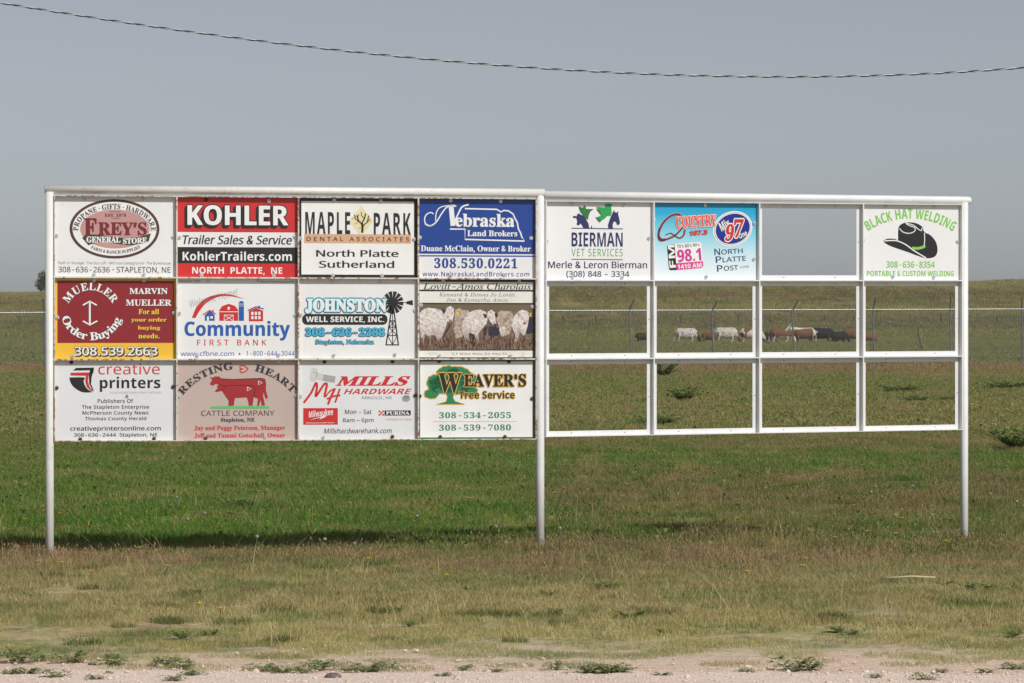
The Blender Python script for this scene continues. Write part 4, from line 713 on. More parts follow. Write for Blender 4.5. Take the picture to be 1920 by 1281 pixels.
41,19,4,13,9,8,17,3,34,-3,29,-8,19,-13,11,-20,4,-31,-16,-10,-48,10,-47,4,104,254,1,24,30,0,0,294,58,0,0,-75,-3,-35,3,0,12,14,14,10,17,5,18,2,31,-5,24,-13,16,-24,5,-35,0,-138,-58,0,0,123,-8,35,-26,11,
-22,-5,-13,-13,-8,-22,-2,-30,0,-99,4,105,118,2,16,59,237,-12,2,-10,5,-7,8,-2,14,2,13,7,9,10,4,12,2,12,-2,10,-4,7,-9,2,-13,-2,-14,-7,-8,-10,-5,4,30,0,0,211,58,0,0,-211,4,106,118,2,16,59,237,-12,2,-10,
5,-7,8,-2,14,2,13,7,9,10,4,12,2,12,-2,10,-4,7,-9,2,-13,-2,-14,-7,-8,-10,-5,17,13,-93,-30,3,-8,2,0,45,27,-3,11,1,9,5,6,10,2,16,0,225,58,0,0,-234,-2,-18,-6,-17,-9,-14,-14,-11,-19,-7,4,107,240,1,14,30,
0,0,294,58,0,0,-144,-3,-35,26,32,59,64,65,0,-84,-92,89,-119,-67,0,-61,85,-24,-19,0,-66,4,108,118,1,4,30,0,0,294,58,0,0,-294,4,109,380,1,41,30,0,0,211,44,0,8,-27,3,0,11,14,16,10,17,5,18,2,21,-2,18,-6,
14,-9,11,-14,5,0,11,14,16,10,17,5,18,2,31,-5,23,-13,14,-24,5,-35,0,-138,-58,0,0,123,-8,35,-24,11,-19,-4,-13,-12,-7,-20,-3,-27,0,-106,-57,0,0,123,-8,35,-24,11,-20,-5,-13,-13,-7,-22,-2,-30,0,-99,4,110,
254,1,25,30,0,0,211,44,0,8,-27,3,0,12,14,16,10,18,5,19,2,31,-5,23,-13,16,-24,5,-35,0,-138,-58,0,0,123,-2,20,-6,15,-10,8,-16,3,-22,-5,-14,-13,-7,-22,-2,-30,0,-99,4,111,239,2,20,119,-4,-28,3,-24,10,
-21,16,-15,21,-10,27,-4,33,7,46,21,35,32,21,43,7,28,-3,25,-10,20,-15,16,-22,10,-27,3,-32,-7,-47,-21,-34,-32,-22,16,120,43,19,4,14,12,8,19,2,28,-2,27,-8,20,-14,12,-20,4,-19,-4,-14,-12,-7,-20,-3,-27,3,
-28,7,-19,14,-12,4,112,245,2,24,30,-93,0,304,47,0,8,-27,3,0,10,12,13,10,16,7,21,2,32,-7,25,-21,17,-34,5,-47,-5,-47,-18,-35,-26,-21,-32,-7,-20,2,-16,6,-12,9,-10,10,-3,0,3,-31,0,-85,14,130,43,17,4,12,
12,7,20,3,28,-10,46,-30,16,-19,-4,-12,-10,-7,-18,-3,-31,2,-27,7,-20,13,-12,4,113,245,2,24,157,-93,0,89,2,31,-2,0,-10,-12,-12,-10,-17,-7,-21,-2,-32,7,-26,21,-16,34,-6,47,6,48,17,34,26,21,32,7,21,-2,
17,-7,13,-10,10,-12,2,0,5,27,49,0,0,-304,14,118,41,20,4,13,10,7,18,3,32,-3,27,-7,20,-13,12,-21,4,-18,-4,-13,-12,-7,-20,-3,-28,10,-47,4,114,175,1,19,30,0,0,211,44,0,8,-36,3,0,11,16,15,12,17,9,30,3,9,
-2,-4,-54,-17,2,-14,-1,-14,-4,-12,-7,-10,-10,-6,-14,-2,-18,0,-107,4,115,192,1,46,87,-4,-38,3,-31,10,0,47,17,-7,20,-6,34,-5,15,2,9,3,6,6,2,7,-3,10,-5,5,-20,11,-36,16,-14,8,-12,10,-7,11,-5,13,-2,16,6,
26,17,18,27,11,34,4,19,-1,18,-3,18,-5,19,-8,-17,-41,-30,11,-14,3,-14,1,-19,-3,-6,-11,0,-4,3,-5,24,-14,34,-14,14,-8,12,-9,8,-11,6,-13,1,-17,-5,-29,-17,-21,-28,-13,4,116,168,1,27,102,-4,-17,2,-16,4,
-14,9,-10,13,-6,18,-3,24,0,102,-27,0,0,24,32,19,16,45,37,0,0,-45,59,0,0,-43,-59,0,0,-102,2,-10,5,-8,8,-4,10,-2,28,4,8,3,0,-43,-10,-4,-27,-5,4,117,254,1,25,104,-4,-31,5,-24,13,-15,24,-5,35,0,138,58,0,
0,-123,2,-20,6,-14,10,-9,16,-3,22,5,14,13,7,22,2,30,0,99,58,0,0,-211,-44,0,-8,27,-3,0,-12,-14,-16,-10,-18,-5,4,118,220,1,11,80,0,-80,211,60,0,44,-131,5,-32,2,0,2,21,6,22,41,120,60,0,-80,-211,4,119,
331,1,21,64,0,-60,211,57,0,27,-104,9,-59,2,0,2,24,7,38,26,101,64,0,32,-143,2,-20,1,0,12,70,26,93,56,0,-61,-211,-62,0,-38,167,-2,0,-38,-167,4,120,223,1,12,2,0,71,108,-68,103,66,0,41,-67,41,67,65,0,
-68,-103,71,-108,-65,0,-44,72,-45,-72,4,121,220,1,21,43,-93,-30,3,0,46,10,-2,13,0,16,2,13,9,9,12,10,25,-84,209,63,0,43,-127,4,-28,1,0,5,28,42,127,62,0,-89,-238,-15,-29,-20,-20,-25,-13,4,122,189,1,10,
10,0,0,34,98,133,-92,0,0,44,158,0,0,-37,-96,-130,99,0,0,-44,4,48,221,2,20,110,-4,-43,10,-30,28,-17,45,-6,59,2,42,7,35,12,28,19,20,24,13,32,4,43,-9,30,-28,18,-45,6,-60,-3,-41,-7,-35,-12,-28,-18,-21,
-25,-13,16,110,43,19,6,11,18,7,29,2,42,-2,41,-7,30,-11,18,-19,6,-18,-6,-12,-18,-6,-30,-2,-41,2,-41,6,-30,12,-18,4,49,221,1,9,101,0,0,171,2,44,-8,-9,-44,-36,-28,35,89,71,48,0,0,-276,4,50,221,1,35,15,
0,0,41,89,89,25,30,8,13,4,12,2,13,-3,15,-6,10,-11,6,-14,2,-16,-2,-15,-5,-32,-21,-31,37,25,20,14,8,17,6,19,4,23,2,25,-3,22,-7,17,-12,13,-15,8,-18,3,-20,-3,-22,-6,-19,-12,-19,-15,-19,-41,-41,-36,-33,0,
-3,120,0,0,-49,4,51,221,1,55,94,-4,-42,4,-37,11,0,50,18,-8,19,-6,19,-3,17,-1,27,2,17,8,9,13,4,18,-2,11,-4,8,-8,7,-13,5,-17,3,-44,1,0,45,44,1,16,4,12,6,6,7,4,9,1,10,-2,13,-7,10,-12,7,-18,2,-19,-2,-15,
-5,-25,-13,-27,40,18,10,20,9,24,6,28,2,38,-4,30,-13,18,-21,7,-28,-5,-26,-13,-19,-19,-15,-23,-9,0,-1,29,-7,21,-13,13,-19,5,-25,-3,-22,-9,-21,-15,-17,-21,-13,-29,-8,4,52,221,2,11,124,0,0,57,-117,0,0,
41,121,178,53,0,0,-174,34,0,0,-45,-34,0,0,-57,6,58,102,66,0,2,102,1,5,-2,0,-16,-30,4,53,221,1,33,93,-4,-21,1,-20,3,-18,5,-15,6,0,50,34,-12,20,-4,18,-1,23,2,17,8,10,14,4,19,-14,32,-42,10,-11,0,-30,-6,
-24,12,11,141,149,0,0,-49,-98,0,-5,-55,23,4,36,-2,21,-7,17,-12,14,-17,8,-20,3,-26,-7,-40,-21,-30,-34,-19,4,54,221,2,38,114,-4,-26,3,-25,10,-20,17,-16,23,-10,30,-3,38,0,24,3,23,5,23,7,21,11,20,14,17,
17,14,22,11,27,7,51,2,18,-3,0,-46,-16,3,-48,-2,-22,-8,-16,-13,-11,-18,-6,-21,-3,-24,3,0,9,13,13,10,16,7,21,2,33,-5,25,-17,16,-28,5,-37,-6,-40,-19,-30,-30,-19,20,113,43,16,3,12,9,8,15,3,21,-2,18,-7,
14,-12,9,-17,3,-12,-2,-10,-4,-9,-7,-6,-8,-4,-9,-1,-9,1,-12,3,-13,6,-11,8,-9,11,-6,4,55,221,1,7,43,0,104,227,-137,0,0,49,198,0,0,-37,-104,-239,4,56,221,3,39,111,-4,-42,5,-30,15,-19,23,-6,31,3,26,12,
20,17,16,20,12,-17,13,-14,15,-10,19,-3,22,3,21,9,16,15,13,18,9,21,6,23,1,23,-1,20,-6,18,-9,15,-13,9,-17,3,-20,-4,-23,-10,-18,-16,-14,-20,-12,28,-18,12,-11,10,-13,6,-15,2,-17,-3,-22,-9,-18,-15,-15,
-19,-12,-24,-7,15,111,170,23,15,7,10,3,14,-3,12,-7,9,-10,5,-14,2,-13,-2,-11,-5,-7,-9,-2,-12,2,-13,8,-10,11,-9,16,110,39,19,2,13,7,8,11,3,14,-1,10,-12,16,-8,7,-24,14,-16,-9,-13,-10,-9,-13,-2,-15,2,
-13,8,-11,13,-8,4,57,221,2,37,60,-4,-28,3,0,47,24,-4,39,3,23,8,16,13,11,17,6,21,2,24,-2,0,-9,-13,-12,-10,-17,-7,-23,-2,-32,6,-24,17,-16,27,-6,37,7,40,19,31,30,19,38,6,27,-3,24,-10,21,-16,16,-24,10,
-30,3,-38,-3,-47,-5,-23,-7,-21,-11,-19,-14,-18,-18,-14,-22,-11,-26,-7,20,106,141,13,1,10,5,8,6,7,8,4,9,1,9,-1,13,-3,12,-6,11,-8,9,-11,6,-13,2,-15,-3,-12,-8,-8,-15,-3,-22,2,-18,7,-14,12,-8,1,65,265,2,
24,-5,0,0,11,10,2,9,5,8,11,8,16,95,238,11,-1,97,-229,16,-32,9,-8,11,-2,0,-11,-130,0,0,11,25,4,8,13,-19,52,-90,0,-18,-48,0,-3,8,-13,24,-5,0,-11,3,69,97,78,0,-40,97,1,66,268,3,23,10,0,0,11,17,2,11,7,5,
11,2,19,0,174,-3,26,-4,8,-7,5,-22,3,0,10,125,0,80,-16,26,-47,-16,-41,-50,-22,60,-25,20,-45,-7,-34,-22,-25,-34,-16,-47,-5,13,110,153,32,3,18,9,9,17,4,27,-3,24,-7,17,-12,10,-20,3,-11,-1,-6,-4,-3,-8,-1,
-13,13,134,15,23,3,15,12,8,19,3,29,-4,29,-11,19,-19,11,-39,3,0,-100,2,-12,3,-8,8,-4,1,67,284,1,34,156,-7,-39,5,-34,14,-28,22,-21,29,-14,36,-4,40,4,39,14,35,22,29,28,22,34,14,39,4,30,-4,48,-14,12,5,7,
13,11,0,0,-95,-10,0,-17,34,-22,26,-26,16,-29,6,-55,-33,-19,-99,21,-92,61,-31,24,3,24,10,23,16,20,21,11,-10,-50,-45,1,68,301,2,19,12,0,0,11,16,2,10,5,5,10,2,17,0,182,-2,20,-6,11,-11,6,-17,2,0,10,125,
0,65,-9,47,-27,28,-43,10,-59,-36,-103,-109,-35,15,135,15,35,7,24,23,14,39,5,55,-20,93,-58,31,-13,-2,-7,-4,-3,-9,-2,-15,0,-189,2,-15,3,-8,7,-5,1,69,268,1,50,9,0,0,10,18,2,11,6,6,11,2,18,0,177,-2,21,
-6,13,-11,6,-17,2,0,10,232,0,0,-82,-9,0,-9,32,-18,20,-27,11,-38,4,-20,-1,-5,-3,-3,-4,-2,-7,0,-97,30,4,16,10,11,19,7,27,10,0,0,-137,-11,0,-3,21,-5,17,-9,12,-11,7,-15,4,-20,2,0,-94,1,-13,5,-7,8,-3,15,
-1,27,1,23,5,19,9,16,13,13,18,11,24,12,0,-17,-87,1,70,245,1,44,9,0,0,11,18,3,11,6,5,12,2,19,0,176,-2,19,-6,11,-11,6,-17,3,0,10,230,0,0,-82,-10,0,-5,23,-8,17,-12,12,-16,9,-21,5,-28,2,-18,-1,-5,-2,-5,
-9,-1,-8,0,-92,29,3,16,11,11,19,6,27,11,0,0,-138,-10,0,-7,30,-10,20,-17,10,-29,4,0,-87,1,-13,3,-10,5,-7,8,-5,29,-3,0,-11,1,71,308,1,50,163,-6,-42,4,-35,14,-29,21,-22,29,-14,36,-4,41,4,40,14,34,21,29,
29,22,33,14,38,4,33,-3,46,-15,6,1,9,9,4,8,11,0,0,-95,-10,0,-10,23,-13,20,-15,16,-17,12,-19,8,-19,3,-55,-33,-19,-98,6,-56,15,-41,25,-25,33,-8,20,2,12,6,7,12,2,15,0,34,-2,16,-6,10,-13,5,-20,2,0,10,137,
0,0,-10,-17,-2,-10,-5,-5,-9,-1,-76,-54,-18,1,72,317,1,52,9,0,0,11,18,2,11,6,5,11,2,19,0,181,-2,16,-5,11,-11,6,-17,3,0,10,137,0,0,-10,-23,-4,-7,-4,-4,-6,-3,-22,0,-78,97,0,0,91,-2,9,-4,6,-7,4,-23,4,0,
10,137,0,0,-10,-18,-3,-11,-6,-5,-10,-1,-17,0,-181,1,-18,6,-11,10,-7,18,-2,0,-11,-137,0,0,11,18,2,11,6,5,11,2,19,0,85,-97,0,0,-85,2,-19,6,-11,11,-6,18,-2,0,-11,1,73,158,1,25,8,0,0,11,18,3,11,6,6,10,3,
16,0,189,-2,15,-6,9,-11,5,-19,2,0,10,140,0,0,-10,-18,-2,-11,-5,-6,-9,-2,-15,0,-188,3,-20,4,-7,7,-4,10,-3,14,-2,0,-11,1,74,200,1,40,66,-40,-18,2,-17,5,-14,9,-10,11,-7,12,-2,15,2,13,7,10,9,6,11,2,12,
-2,9,-6,6,-9,2,-11,-1,-9,-9,-20,5,-9,13,-3,12,2,8,7,4,12,2,16,0,209,-1,15,-3,11,-4,8,-8,5,-11,3,-15,2,0,10,143,0,0,-10,-14,-2,-9,-3,-7,-4,-4,-8,-2,-11,0,-184,-22,-70,1,75,310,1,50,10,0,0,11,17,2,11,
6,6,11,2,19,0,181,-2,16,-6,11,-11,6,-17,3,0,10,137,0,0,-10,-23,-4,-6,-4,-4,-6,-3,-22,0,-88,84,85,12,15,4,12,-8,9,-27,3,0,10,119,0,0,-10,-6,0,-37,-12,-43,-35,-45,-46,124,-153,7,-5,9,-3,11,-1,0,-11,
-145,0,0,11,25,2,6,3,1,5,-2,8,-79,101,-10,-10,0,-71,2,-19,5,-11,11,-6,18,-2,0,-11,1,76,259,1,32,9,0,0,11,18,2,11,6,5,11,2,19,0,181,-2,17,-5,11,-11,6,-17,2,0,10,142,0,0,-10,-26,-3,-7,-4,-5,-6,-3,-10,
-1,-13,0,-180,2,-21,4,-7,5,-3,9,-2,39,2,22,5,18,10,15,14,13,20,11,26,11,0,-15,-94,1,77,385,1,45,9,0,0,11,17,2,11,6,7,11,2,18,0,184,-3,20,-4,6,-7,4,-10,3,-13,1,0,10,103,0,80,-190,81,190,101,0,0,-10,
-16,-3,-11,-6,-5,-11,-2,-17,0,-192,3,-11,4,-7,6,-5,21,-3,0,-11,-134,0,0,11,13,1,9,3,7,5,4,7,3,24,0,191,-101,-242,-11,0,-100,236,0,-188,2,-19,7,-11,11,-6,19,-1,0,-11,1,78,299,1,34,244,-7,-179,219,0,
-164,2,-18,5,-11,11,-6,18,-2,0,-11,-90,0,0,11,22,3,6,4,4,7,3,23,0,187,-16,20,-8,8,-11,3,0,10,84,0,142,-174,0,127,-3,22,-4,7,-6,4,-23,4,0,10,90,0,0,-10,-18,-2,-10,-6,-5,-11,-2,-18,0,-236,1,79,319,2,
32,158,-7,-29,3,-27,8,-24,14,-21,17,-17,21,-13,25,-8,28,-2,29,2,30,8,27,13,25,17,21,22,18,24,13,28,8,30,3,29,-3,27,-8,24,-13,21,-17,17,-21,12,-25,9,-28,2,-30,-2,-29,-9,-28,-13,-25,-17,-21,-21,-17,
-25,-14,-27,-8,12,161,7,52,33,17,98,-5,57,-14,41,-23,25,-30,8,-53,-33,-17,-98,5,-56,15,-41,23,-25,1,80,253,2,30,9,0,0,11,18,2,11,6,5,11,2,19,0,181,-2,16,-5,11,-11,6,-17,3,0,10,120,0,44,-2,30,-7,18,
-11,14,-15,9,-18,3,-22,-6,-31,-20,-24,-31,-16,-44,-5,-37,0,0,-76,2,-19,6,-11,11,-6,18,-2,0,-11,14,110,139,12,0,26,4,17,10,9,19,3,28,-2,27,-8,19,-14,12,-22,4,-10,-2,-6,-3,-4,-6,-1,-9,1,81,319,2,35,
229,-70,-70,17,-46,53,-28,13,-23,17,-20,22,-14,26,-8,29,-3,31,2,30,8,27,13,25,17,21,22,18,24,13,28,8,30,3,29,-3,27,-8,24,-13,21,-17,17,-21,12,-25,9,-28,2,-30,-6,-46,-21,-40,-32,-31,-43,-21,29,-37,41,
-12,13,1,15,4,2,-12,-36,-11,12,161,7,52,33,18,98,-5,57,-15,41,-23,25,-30,8,-53,-33,-17,-98,5,-56,15,-41,23,-25,1,82,287,2,32,9,0,0,11,18,2,11,6,5,11,2,19,0,181,-2,16,-5,11,-11,6,-17,3,0,10,122,0,53,
-4,38,-14,22,-23,8,-32,-15,-42,-47,-25,83,-121,7,-3,10,-1,0,-11,-86,0,-83,129,-12,0,0,-80,2,-19,6,-11,11,-6,18,-2,0,-11,12,110,142,13,0,28,3,19,12,11,19,3,28,-12,43,-36,15,-13,-2,-8,-4,-3,-8,-2,-14,
1,83,237,1,63,26,-7,0,103,12,0,12,-39,18,-27,23,-16,28,-5,21,3,16,10,10,14,3,18,-8,24,-25,19,-37,19,-31,18,-21,19,-13,22,-4,26,3,23,8,20,12,16,17,13,20,7,22,3,27,-3,43,-10,8,3,4,10,12,0,0,-89,-10,0,
-8,21,-10,18,-13,16,-14,11,-17,7,-16,3,-19,-3,-14,-8,-9,-13,-3,-15,2,-15,8,-12,13,-10,18,-10,62,-30,16,-13,12,-13,8,-14,5,-16,1,-17,-3,-25,-9,-21,-15,-17,-21,-13,-25,-8,-28,-3,-21,1,-20,5,-16,6,-14,
1,-7,-7,-2,-7,1,84,257,1,25,56,0,0,11,18,2,12,6,6,11,3,19,0,214,-33,-5,-22,-13,-15,-22,-7,-30,-11,0,0,83,242,0,0,-84,-10,0,-23,53,-53,18,-3,0,0,-214,2,-19,6,-12,11,-5,20,-2,0,-11,1,85,299,1,40,150,
-8,-48,7,-33,18,-18,32,-7,45,0,136,-1,16,-6,11,-11,6,-17,3,0,10,137,0,0,-10,-23,-4,-7,-4,-4,-6,-2,-9,0,-158,3,-32,10,-22,18,-13,26,-5,53,21,18,63,0,132,-2,17,-6,11,-11,6,-20,3,0,10,89,0,0,-10,-16,-4,
-9,-6,-5,-11,-2,-16,0,-119,-6,-54,-20,-36,-33,-21,1,86,260,1,28,129,-8,-102,239,-13,24,-9,7,-14,4,0,10,137,0,0,-10,-16,-1,-11,-3,-6,-5,-3,-8,6,-20,59,-142,57,152,1,9,-2,9,-6,5,-10,3,-16,1,0,10,87,0,
0,-10,-11,-2,-9,-5,-8,-10,-8,-17,-93,-240,1,87,371,1,44,103,-7,-88,258,-6,8,-7,5,-11,2,0,10,119,0,0,-10,-12,-1,-7,-3,-4,-5,-2,-8,1,-10,49,-146,48,121,-9,28,-6,12,-6,7,-9,3,-14,2,0,10,127,0,0,-10,-21,
-4,-7,-12,4,-16,46,-133,44,136,1,9,-2,9,-5,6,-8,3,-13,2,0,10,73,0,0,-10,-10,-4,-7,-7,-6,-10,-6,-15,-78,-237,-11,0,-69,194,-76,-194,1,88,286,1,46,7,0,0,11,25,7,23,22,62,86,-79,122,-9,10,-9,6,-11,2,0,
10,139,0,0,-10,-9,0,-18,-4,-6,-10,2,-7,5,-10,39,-59,42,64,3,11,-7,11,-21,4,0,10,100,0,0,-10,-19,-2,-15,-8,-14,-12,-14,-17,-46,-66,88,-137,14,-12,10,-1,0,-11,-137,0,0,11,24,3,7,11,-2,10,-7,13,-40,63,
-50,-73,-2,-11,8,-12,23,-4,0,-11,1,89,258,1,38,62,0,0,11,17,2,11,6,6,11,1,78,-69,127,-10,16,-9,9,-17,6,0,10,133,0,0,-10,-16,-1,-8,-3,-5,-4,-1,-5,1,-7,3,-8,52,-101,51,85,7,14,2,11,-7,14,-25,5,0,10,87,
0,0,-10,-9,-3,-9,-6,-8,-8,-8,-11,-69,-115,1,-93,6,-11,11,-6,18,-2,0,-11,1,90,268,1,22,12,0,0,7,155,254,-37,0,-25,-2,-19,-4,-16,-8,-13,-13,-11,-18,-9,-24,-10,0,8,84,211,0,0,-7,-153,-251,52,0,38,4,29,
15,21,25,14,37,10,0,-10,-99,1,97,209,2,47,154,-6,-23,7,-10,20,-29,-20,-34,-6,-19,3,-15,9,-9,14,-3,17,7,25,19,19,34,17,49,16,0,31,-2,15,-6,10,-9,6,-14,2,-20,-3,-7,-10,10,-18,2,-8,-2,-10,-6,-8,-9,-5,
-11,-1,-11,2,-9,5,-5,9,-2,11,2,14,8,12,12,10,15,8,19,4,22,2,37,-4,25,-12,13,-20,5,-29,0,-99,1,-5,2,-2,4,-1,9,4,6,-8,-22,-17,8,92,20,6,1,15,9,8,8,0,65,-37,-19,-12,-33,5,-23,1,98,219,2,26,26,-7,0,242,
-1,16,-3,9,-6,4,-11,2,0,10,79,0,0,-107,22,18,28,6,20,-3,18,-9,15,-14,11,-18,7,-23,2,-25,-3,-30,-8,-25,-14,-22,-18,-16,-22,-11,-25,-3,-27,6,-26,17,-32,-24,15,111,9,18,5,12,16,6,28,2,39,-2,32,-7,23,
-11,13,-17,5,-9,-2,-9,-4,-7,-8,-3,-9,0,-105,7,-25,1,99,178,1,36,95,-6,-23,3,-19,10,-17,14,-13,20,-8,24,-3,26,3,28,9,25,15,20,19,16,23,10,25,4,26,-4,20,-9,12,-14,4,-18,-1,-11,-5,-7,-8,-5,-11,-2,-18,7,
-6,27,1,7,-5,11,-12,4,-26,-17,-9,-49,4,-39,11,-29,18,-17,23,-6,21,5,20,16,8,-7,-35,-32,1,100,224,2,31,85,-6,-20,3,-18,9,-15,15,-11,19,-7,23,-2,26,2,30,8,25,12,21,15,15,19,10,20,3,26,-6,21,-17,0,73,
-1,11,-5,7,-9,4,-13,1,0,10,87,0,0,-243,3,-8,6,-5,11,-3,0,-10,-36,-4,-43,-9,0,30,-21,-23,17,104,17,9,2,9,6,8,9,5,12,0,101,-3,9,-7,8,-9,5,-10,1,-17,-4,-10,-14,-6,-25,-2,-34,2,-34,6,-24,10,-13,1,101,
183,2,24,93,-6,-22,3,-20,9,-16,15,-13,21,-8,24,-2,29,3,27,8,24,13,19,17,15,20,10,22,3,32,-6,24,-17,15,-28,6,-41,-101,0,13,-57,37,-18,23,6,20,20,9,-8,-35,-38,8,70,117,52,0,-1,36,-4,15,-7,9,-12,3,-21,
-14,-7,-43,1,102,130,1,43,9,0,0,10,15,3,6,8,2,23,0,124,-22,0,0,20,22,0,0,26,5,29,14,21,24,13,31,5,22,-3,17,-9,11,-12,4,-16,-2,-11,-5,-9,-8,-5,-9,-1,-10,1,-7,4,-5,7,-2,9,1,9,7,16,-3,5,-8,2,-10,-2,-6,
-6,-3,-10,0,-63,33,0,0,-20,-33,0,0,-128,1,-16,5,-9,9,-4,16,-1,0,-10,1,103,198,3,51,88,-85,-34,3,-25,8,-15,13,-5,16,8,17,25,13,-21,14,-7,19,3,14,9,13,14,11,22,11,-36,24,-13,38,3,18,8,15,13,13,16,10,
20,6,22,2,24,-2,22,-6,51,0,0,-22,-29,0,10,-19,4,-21,-3,-16,-7,-15,-11,-13,-14,-9,-18,-6,-24,-2,-14,1,-10,-1,-8,-5,-5,-6,-2,-8,6,-10,19,-3,20,0,29,-2,22,-4,16,-6,11,-10,5,-13,2,-17,-6,-27,-20,-19,-32,
-13,16,95,75,13,4,7,9,5,17,1,23,-1,23,-5,16,-7,10,-13,3,-12,-3,-8,-10,-4,-16,-2,-23,2,-23,4,-17,8,-9,13,97,-70,47,7,16,23,-2,9,-7,6,-11,3,-16,1,-65,0,-11,-10,-4,-13,4,-10,9,-9,17,-6,1,104,231,1,41,
11,0,0,10,10,1,6,4,4,8,1,11,0,208,-1,11,-3,7,-6,5,-11,2,0,9,79,0,0,-114,25,23,32,8,40,-16,13,-49,0,-94,1,-11,4,-7,6,-5,9,-1,0,-10,-97,0,0,10,15,6,5,18,0,98,-1,14,-3,10,-6,7,-10,2,-18,-6,-15,-16,0,
-109,1,-11,2,-7,6,-5,10,-1,0,-10,1,105,120,2,16,61,220,-12,2,-10,6,-6,10,-2,12,2,12,6,10,10,7,12,2,12,-2,10,-7,6,-10,3,-12,-3,-12,-6,-10,-10,-6,19,11,0,0,10,10,2,6,3,4,8,1,11,0,119,-1,12,-3,8,-5,3,
-11,2,1,10,77,0,0,-154,1,-11,3,-7,5,-4,10,-2,0,-10,1,106,127,2,16,64,220,-12,3,-9,6,-7,10,-2,12,2,12,7,10,10,7,11,2,12,-2,10,-7,7,-10,2,-12,-2,-12,-7,-10,-10,-6,34,22,-85,-15,1,-14,5,-11,6,-8,9,-6,
10,-2,12,2,10,5,8,8,5,10,1,10,-1,8,-5,5,-7,2,-9,-1,-6,-8,-16,3,-7,9,-2,11,3,5,8,3,12,1,15,0,185,-2,13,-3,8,-8,4,-13,1,0,10,84,0,0,-201,-5,-31,-15,-23,-24,-14,1,107,218,1,41,11,0,0,10,10,2,6,4,4,7,1,
11,0,207,-3,20,-6,4,-11,1,1,10,77,0,0,-174,48,48,7,10,3,9,-5,7,-18,2,0,10,84,0,0,-10,-22,-6,-20,-14,-32,-31,75,-106,8,-8,10,-3,0,-10,-100,0,0,10,14,2,3,7,-4,11,-42,59,-9,-8,0,-47,1,-11,2,-7,6,-4,10,
-2,0,-10,1,108,121,1,19,11,0,0,10,10,2,6,3,4,8,1,11,0,207,-1,12,-2,7,-6,5,-11,1,0,10,78,0,0,-242,1,-11,3,-7,5,-4,10,-2,0,-10,1,109,336,1,66,11,0,0,10,10,1,6,4,4,8,1,11,0,120,-1,11,-3,7,-6,5,-11,1,0,
10,78,0,0,-27,25,24,30,8,33,-9,17,-26,27,26,32,9,40,-16,13,-49,0,-94,1,-11,2,-7,6,-5,10,-1,0,-10,-96,0,0,10,10,2,5,4,3,7,2,11,0,98,-1,14,-3,10,-6,7,-10,2,-17,-6,-15,-15,0,-110,1,-11,3,-7,5,-4,10,-2,
0,-10,-95,0,0,10,10,2,5,4,4,7,1,11,0,98,-1,14,-3,10,-6,6,-10,3,-18,-6,-14,-16,0,-109,1,-11,2,-7,6,-4,10,-2,0,-10,1,110,231,1,41,11,0,0,10,10,1,6,4,4,8,1,11,0,120,-1,11,-3,7,-6,5,-11,1,0,10,79,0,0,
-26,25,23,32,8,40,-16,13,-49,0,-94,1,-11,4,-7,6,-5,9,-1,0,-10,-97,0,0,10,15,6,5,18,0,98,-1,14,-3,10,-6,7,-10,2,-18,-6,-15,-16,0,-109,1,-11,2,-7,6,-5,10,-1,0,-10,1,111,204,2,24,102,-6,-25,3,-22,10,
-18,15,-14,21,-9,24,-3,26,3,28,9,24,14,20,18,15,22,10,25,3,25,-3,22,-10,18,-15,14,-20,8,-24,3,-28,-3,-27,-8,-24,-14,-20,-18,-15,-22,-10,16,102,7,15,4,10,13,3,10,3,35,-2,69,-5,26,-10,13,-14,4,-15,-4,
-9,-13,-5,-26,-2,-69,4,-35,3,-10,10,-13,1,112,225,2,37,11,-84,0,9,8,1,9,7,3,6,1,22,0,186,-1,16,-3,9,-6,4,-10,3,0,9,75,0,0,-29,22,26,31,9,20,-4,18,-9,14,-15,11,-20,7,-23,2,-26,-2,-28,-7,-25,-11,-21,
-15,-16,-19,-10,-20,-3,-27,6,-21,20,0,-69,2,-11,4,-7,5,-4,8,-3,11,-1,0,-9,13,119,17,16,5,10,14,6,24,2,34,-2,32,-5,24,-9,14,-16,5,-18,-7,-13,-19,0,-101,12,-19,1,113,221,2,31,106,-84,0,9,15,2,9,4,4,7,
2,11,0,69,-23,-18,-27,-6,-20,3,-18,9,-15,14,-11,19,-7,22,-3,26,3,29,9,26,14,22,18,16,22,10,25,4,27,-6,26,-17,31,23,7,0,0,-245,1,-11,3,-7,6,-4,11,-2,0,-9,15,108,18,9,1,9,5,6,7,4,10,0,105,-7,25,-20,8,
-18,-5,-12,-16,-6,-26,-2,-37,2,-35,6,-23,12,-14,1,114,174,1,40,11,0,0,10,10,2,6,3,4,8,1,11,0,119,-1,13,-3,7,-6,4,-10,1,1,10,75,0,0,-35,12,17,13,13,15,8,13,2,15,-2,11,-7,6,-10,3,-13,-2,-10,-5,-9,-8,
-5,-11,-2,-9,1,-11,9,-9,11,-7,2,-8,-3,-8,-9,-6,-13,-2,-16,0,-83,2,-12,4,-7,9,-3,15,-2,0,-10,1,115,175,1,53,92,-6,-18,2,-25,9,-13,-2,-5,-8,-9,0,0,69,10,0,8,-23,13,-17,15,-11,17,-4,13,2,10,5,6,8,3,11,
-6,16,-16,13,-30,15,-19,11,-13,13,-8,14,-3,17,5,23,12,19,20,13,27,5,15,-2,28,-7,6,2,5,7,8,0,0,-60,-9,0,-9,20,-11,14,-13,9,-16,3,-11,-2,-9,-5,-5,-7,-1,-9,1,-9,5,-7,19,-13,27,-13,18,-11,12,-12,8,-15,2,
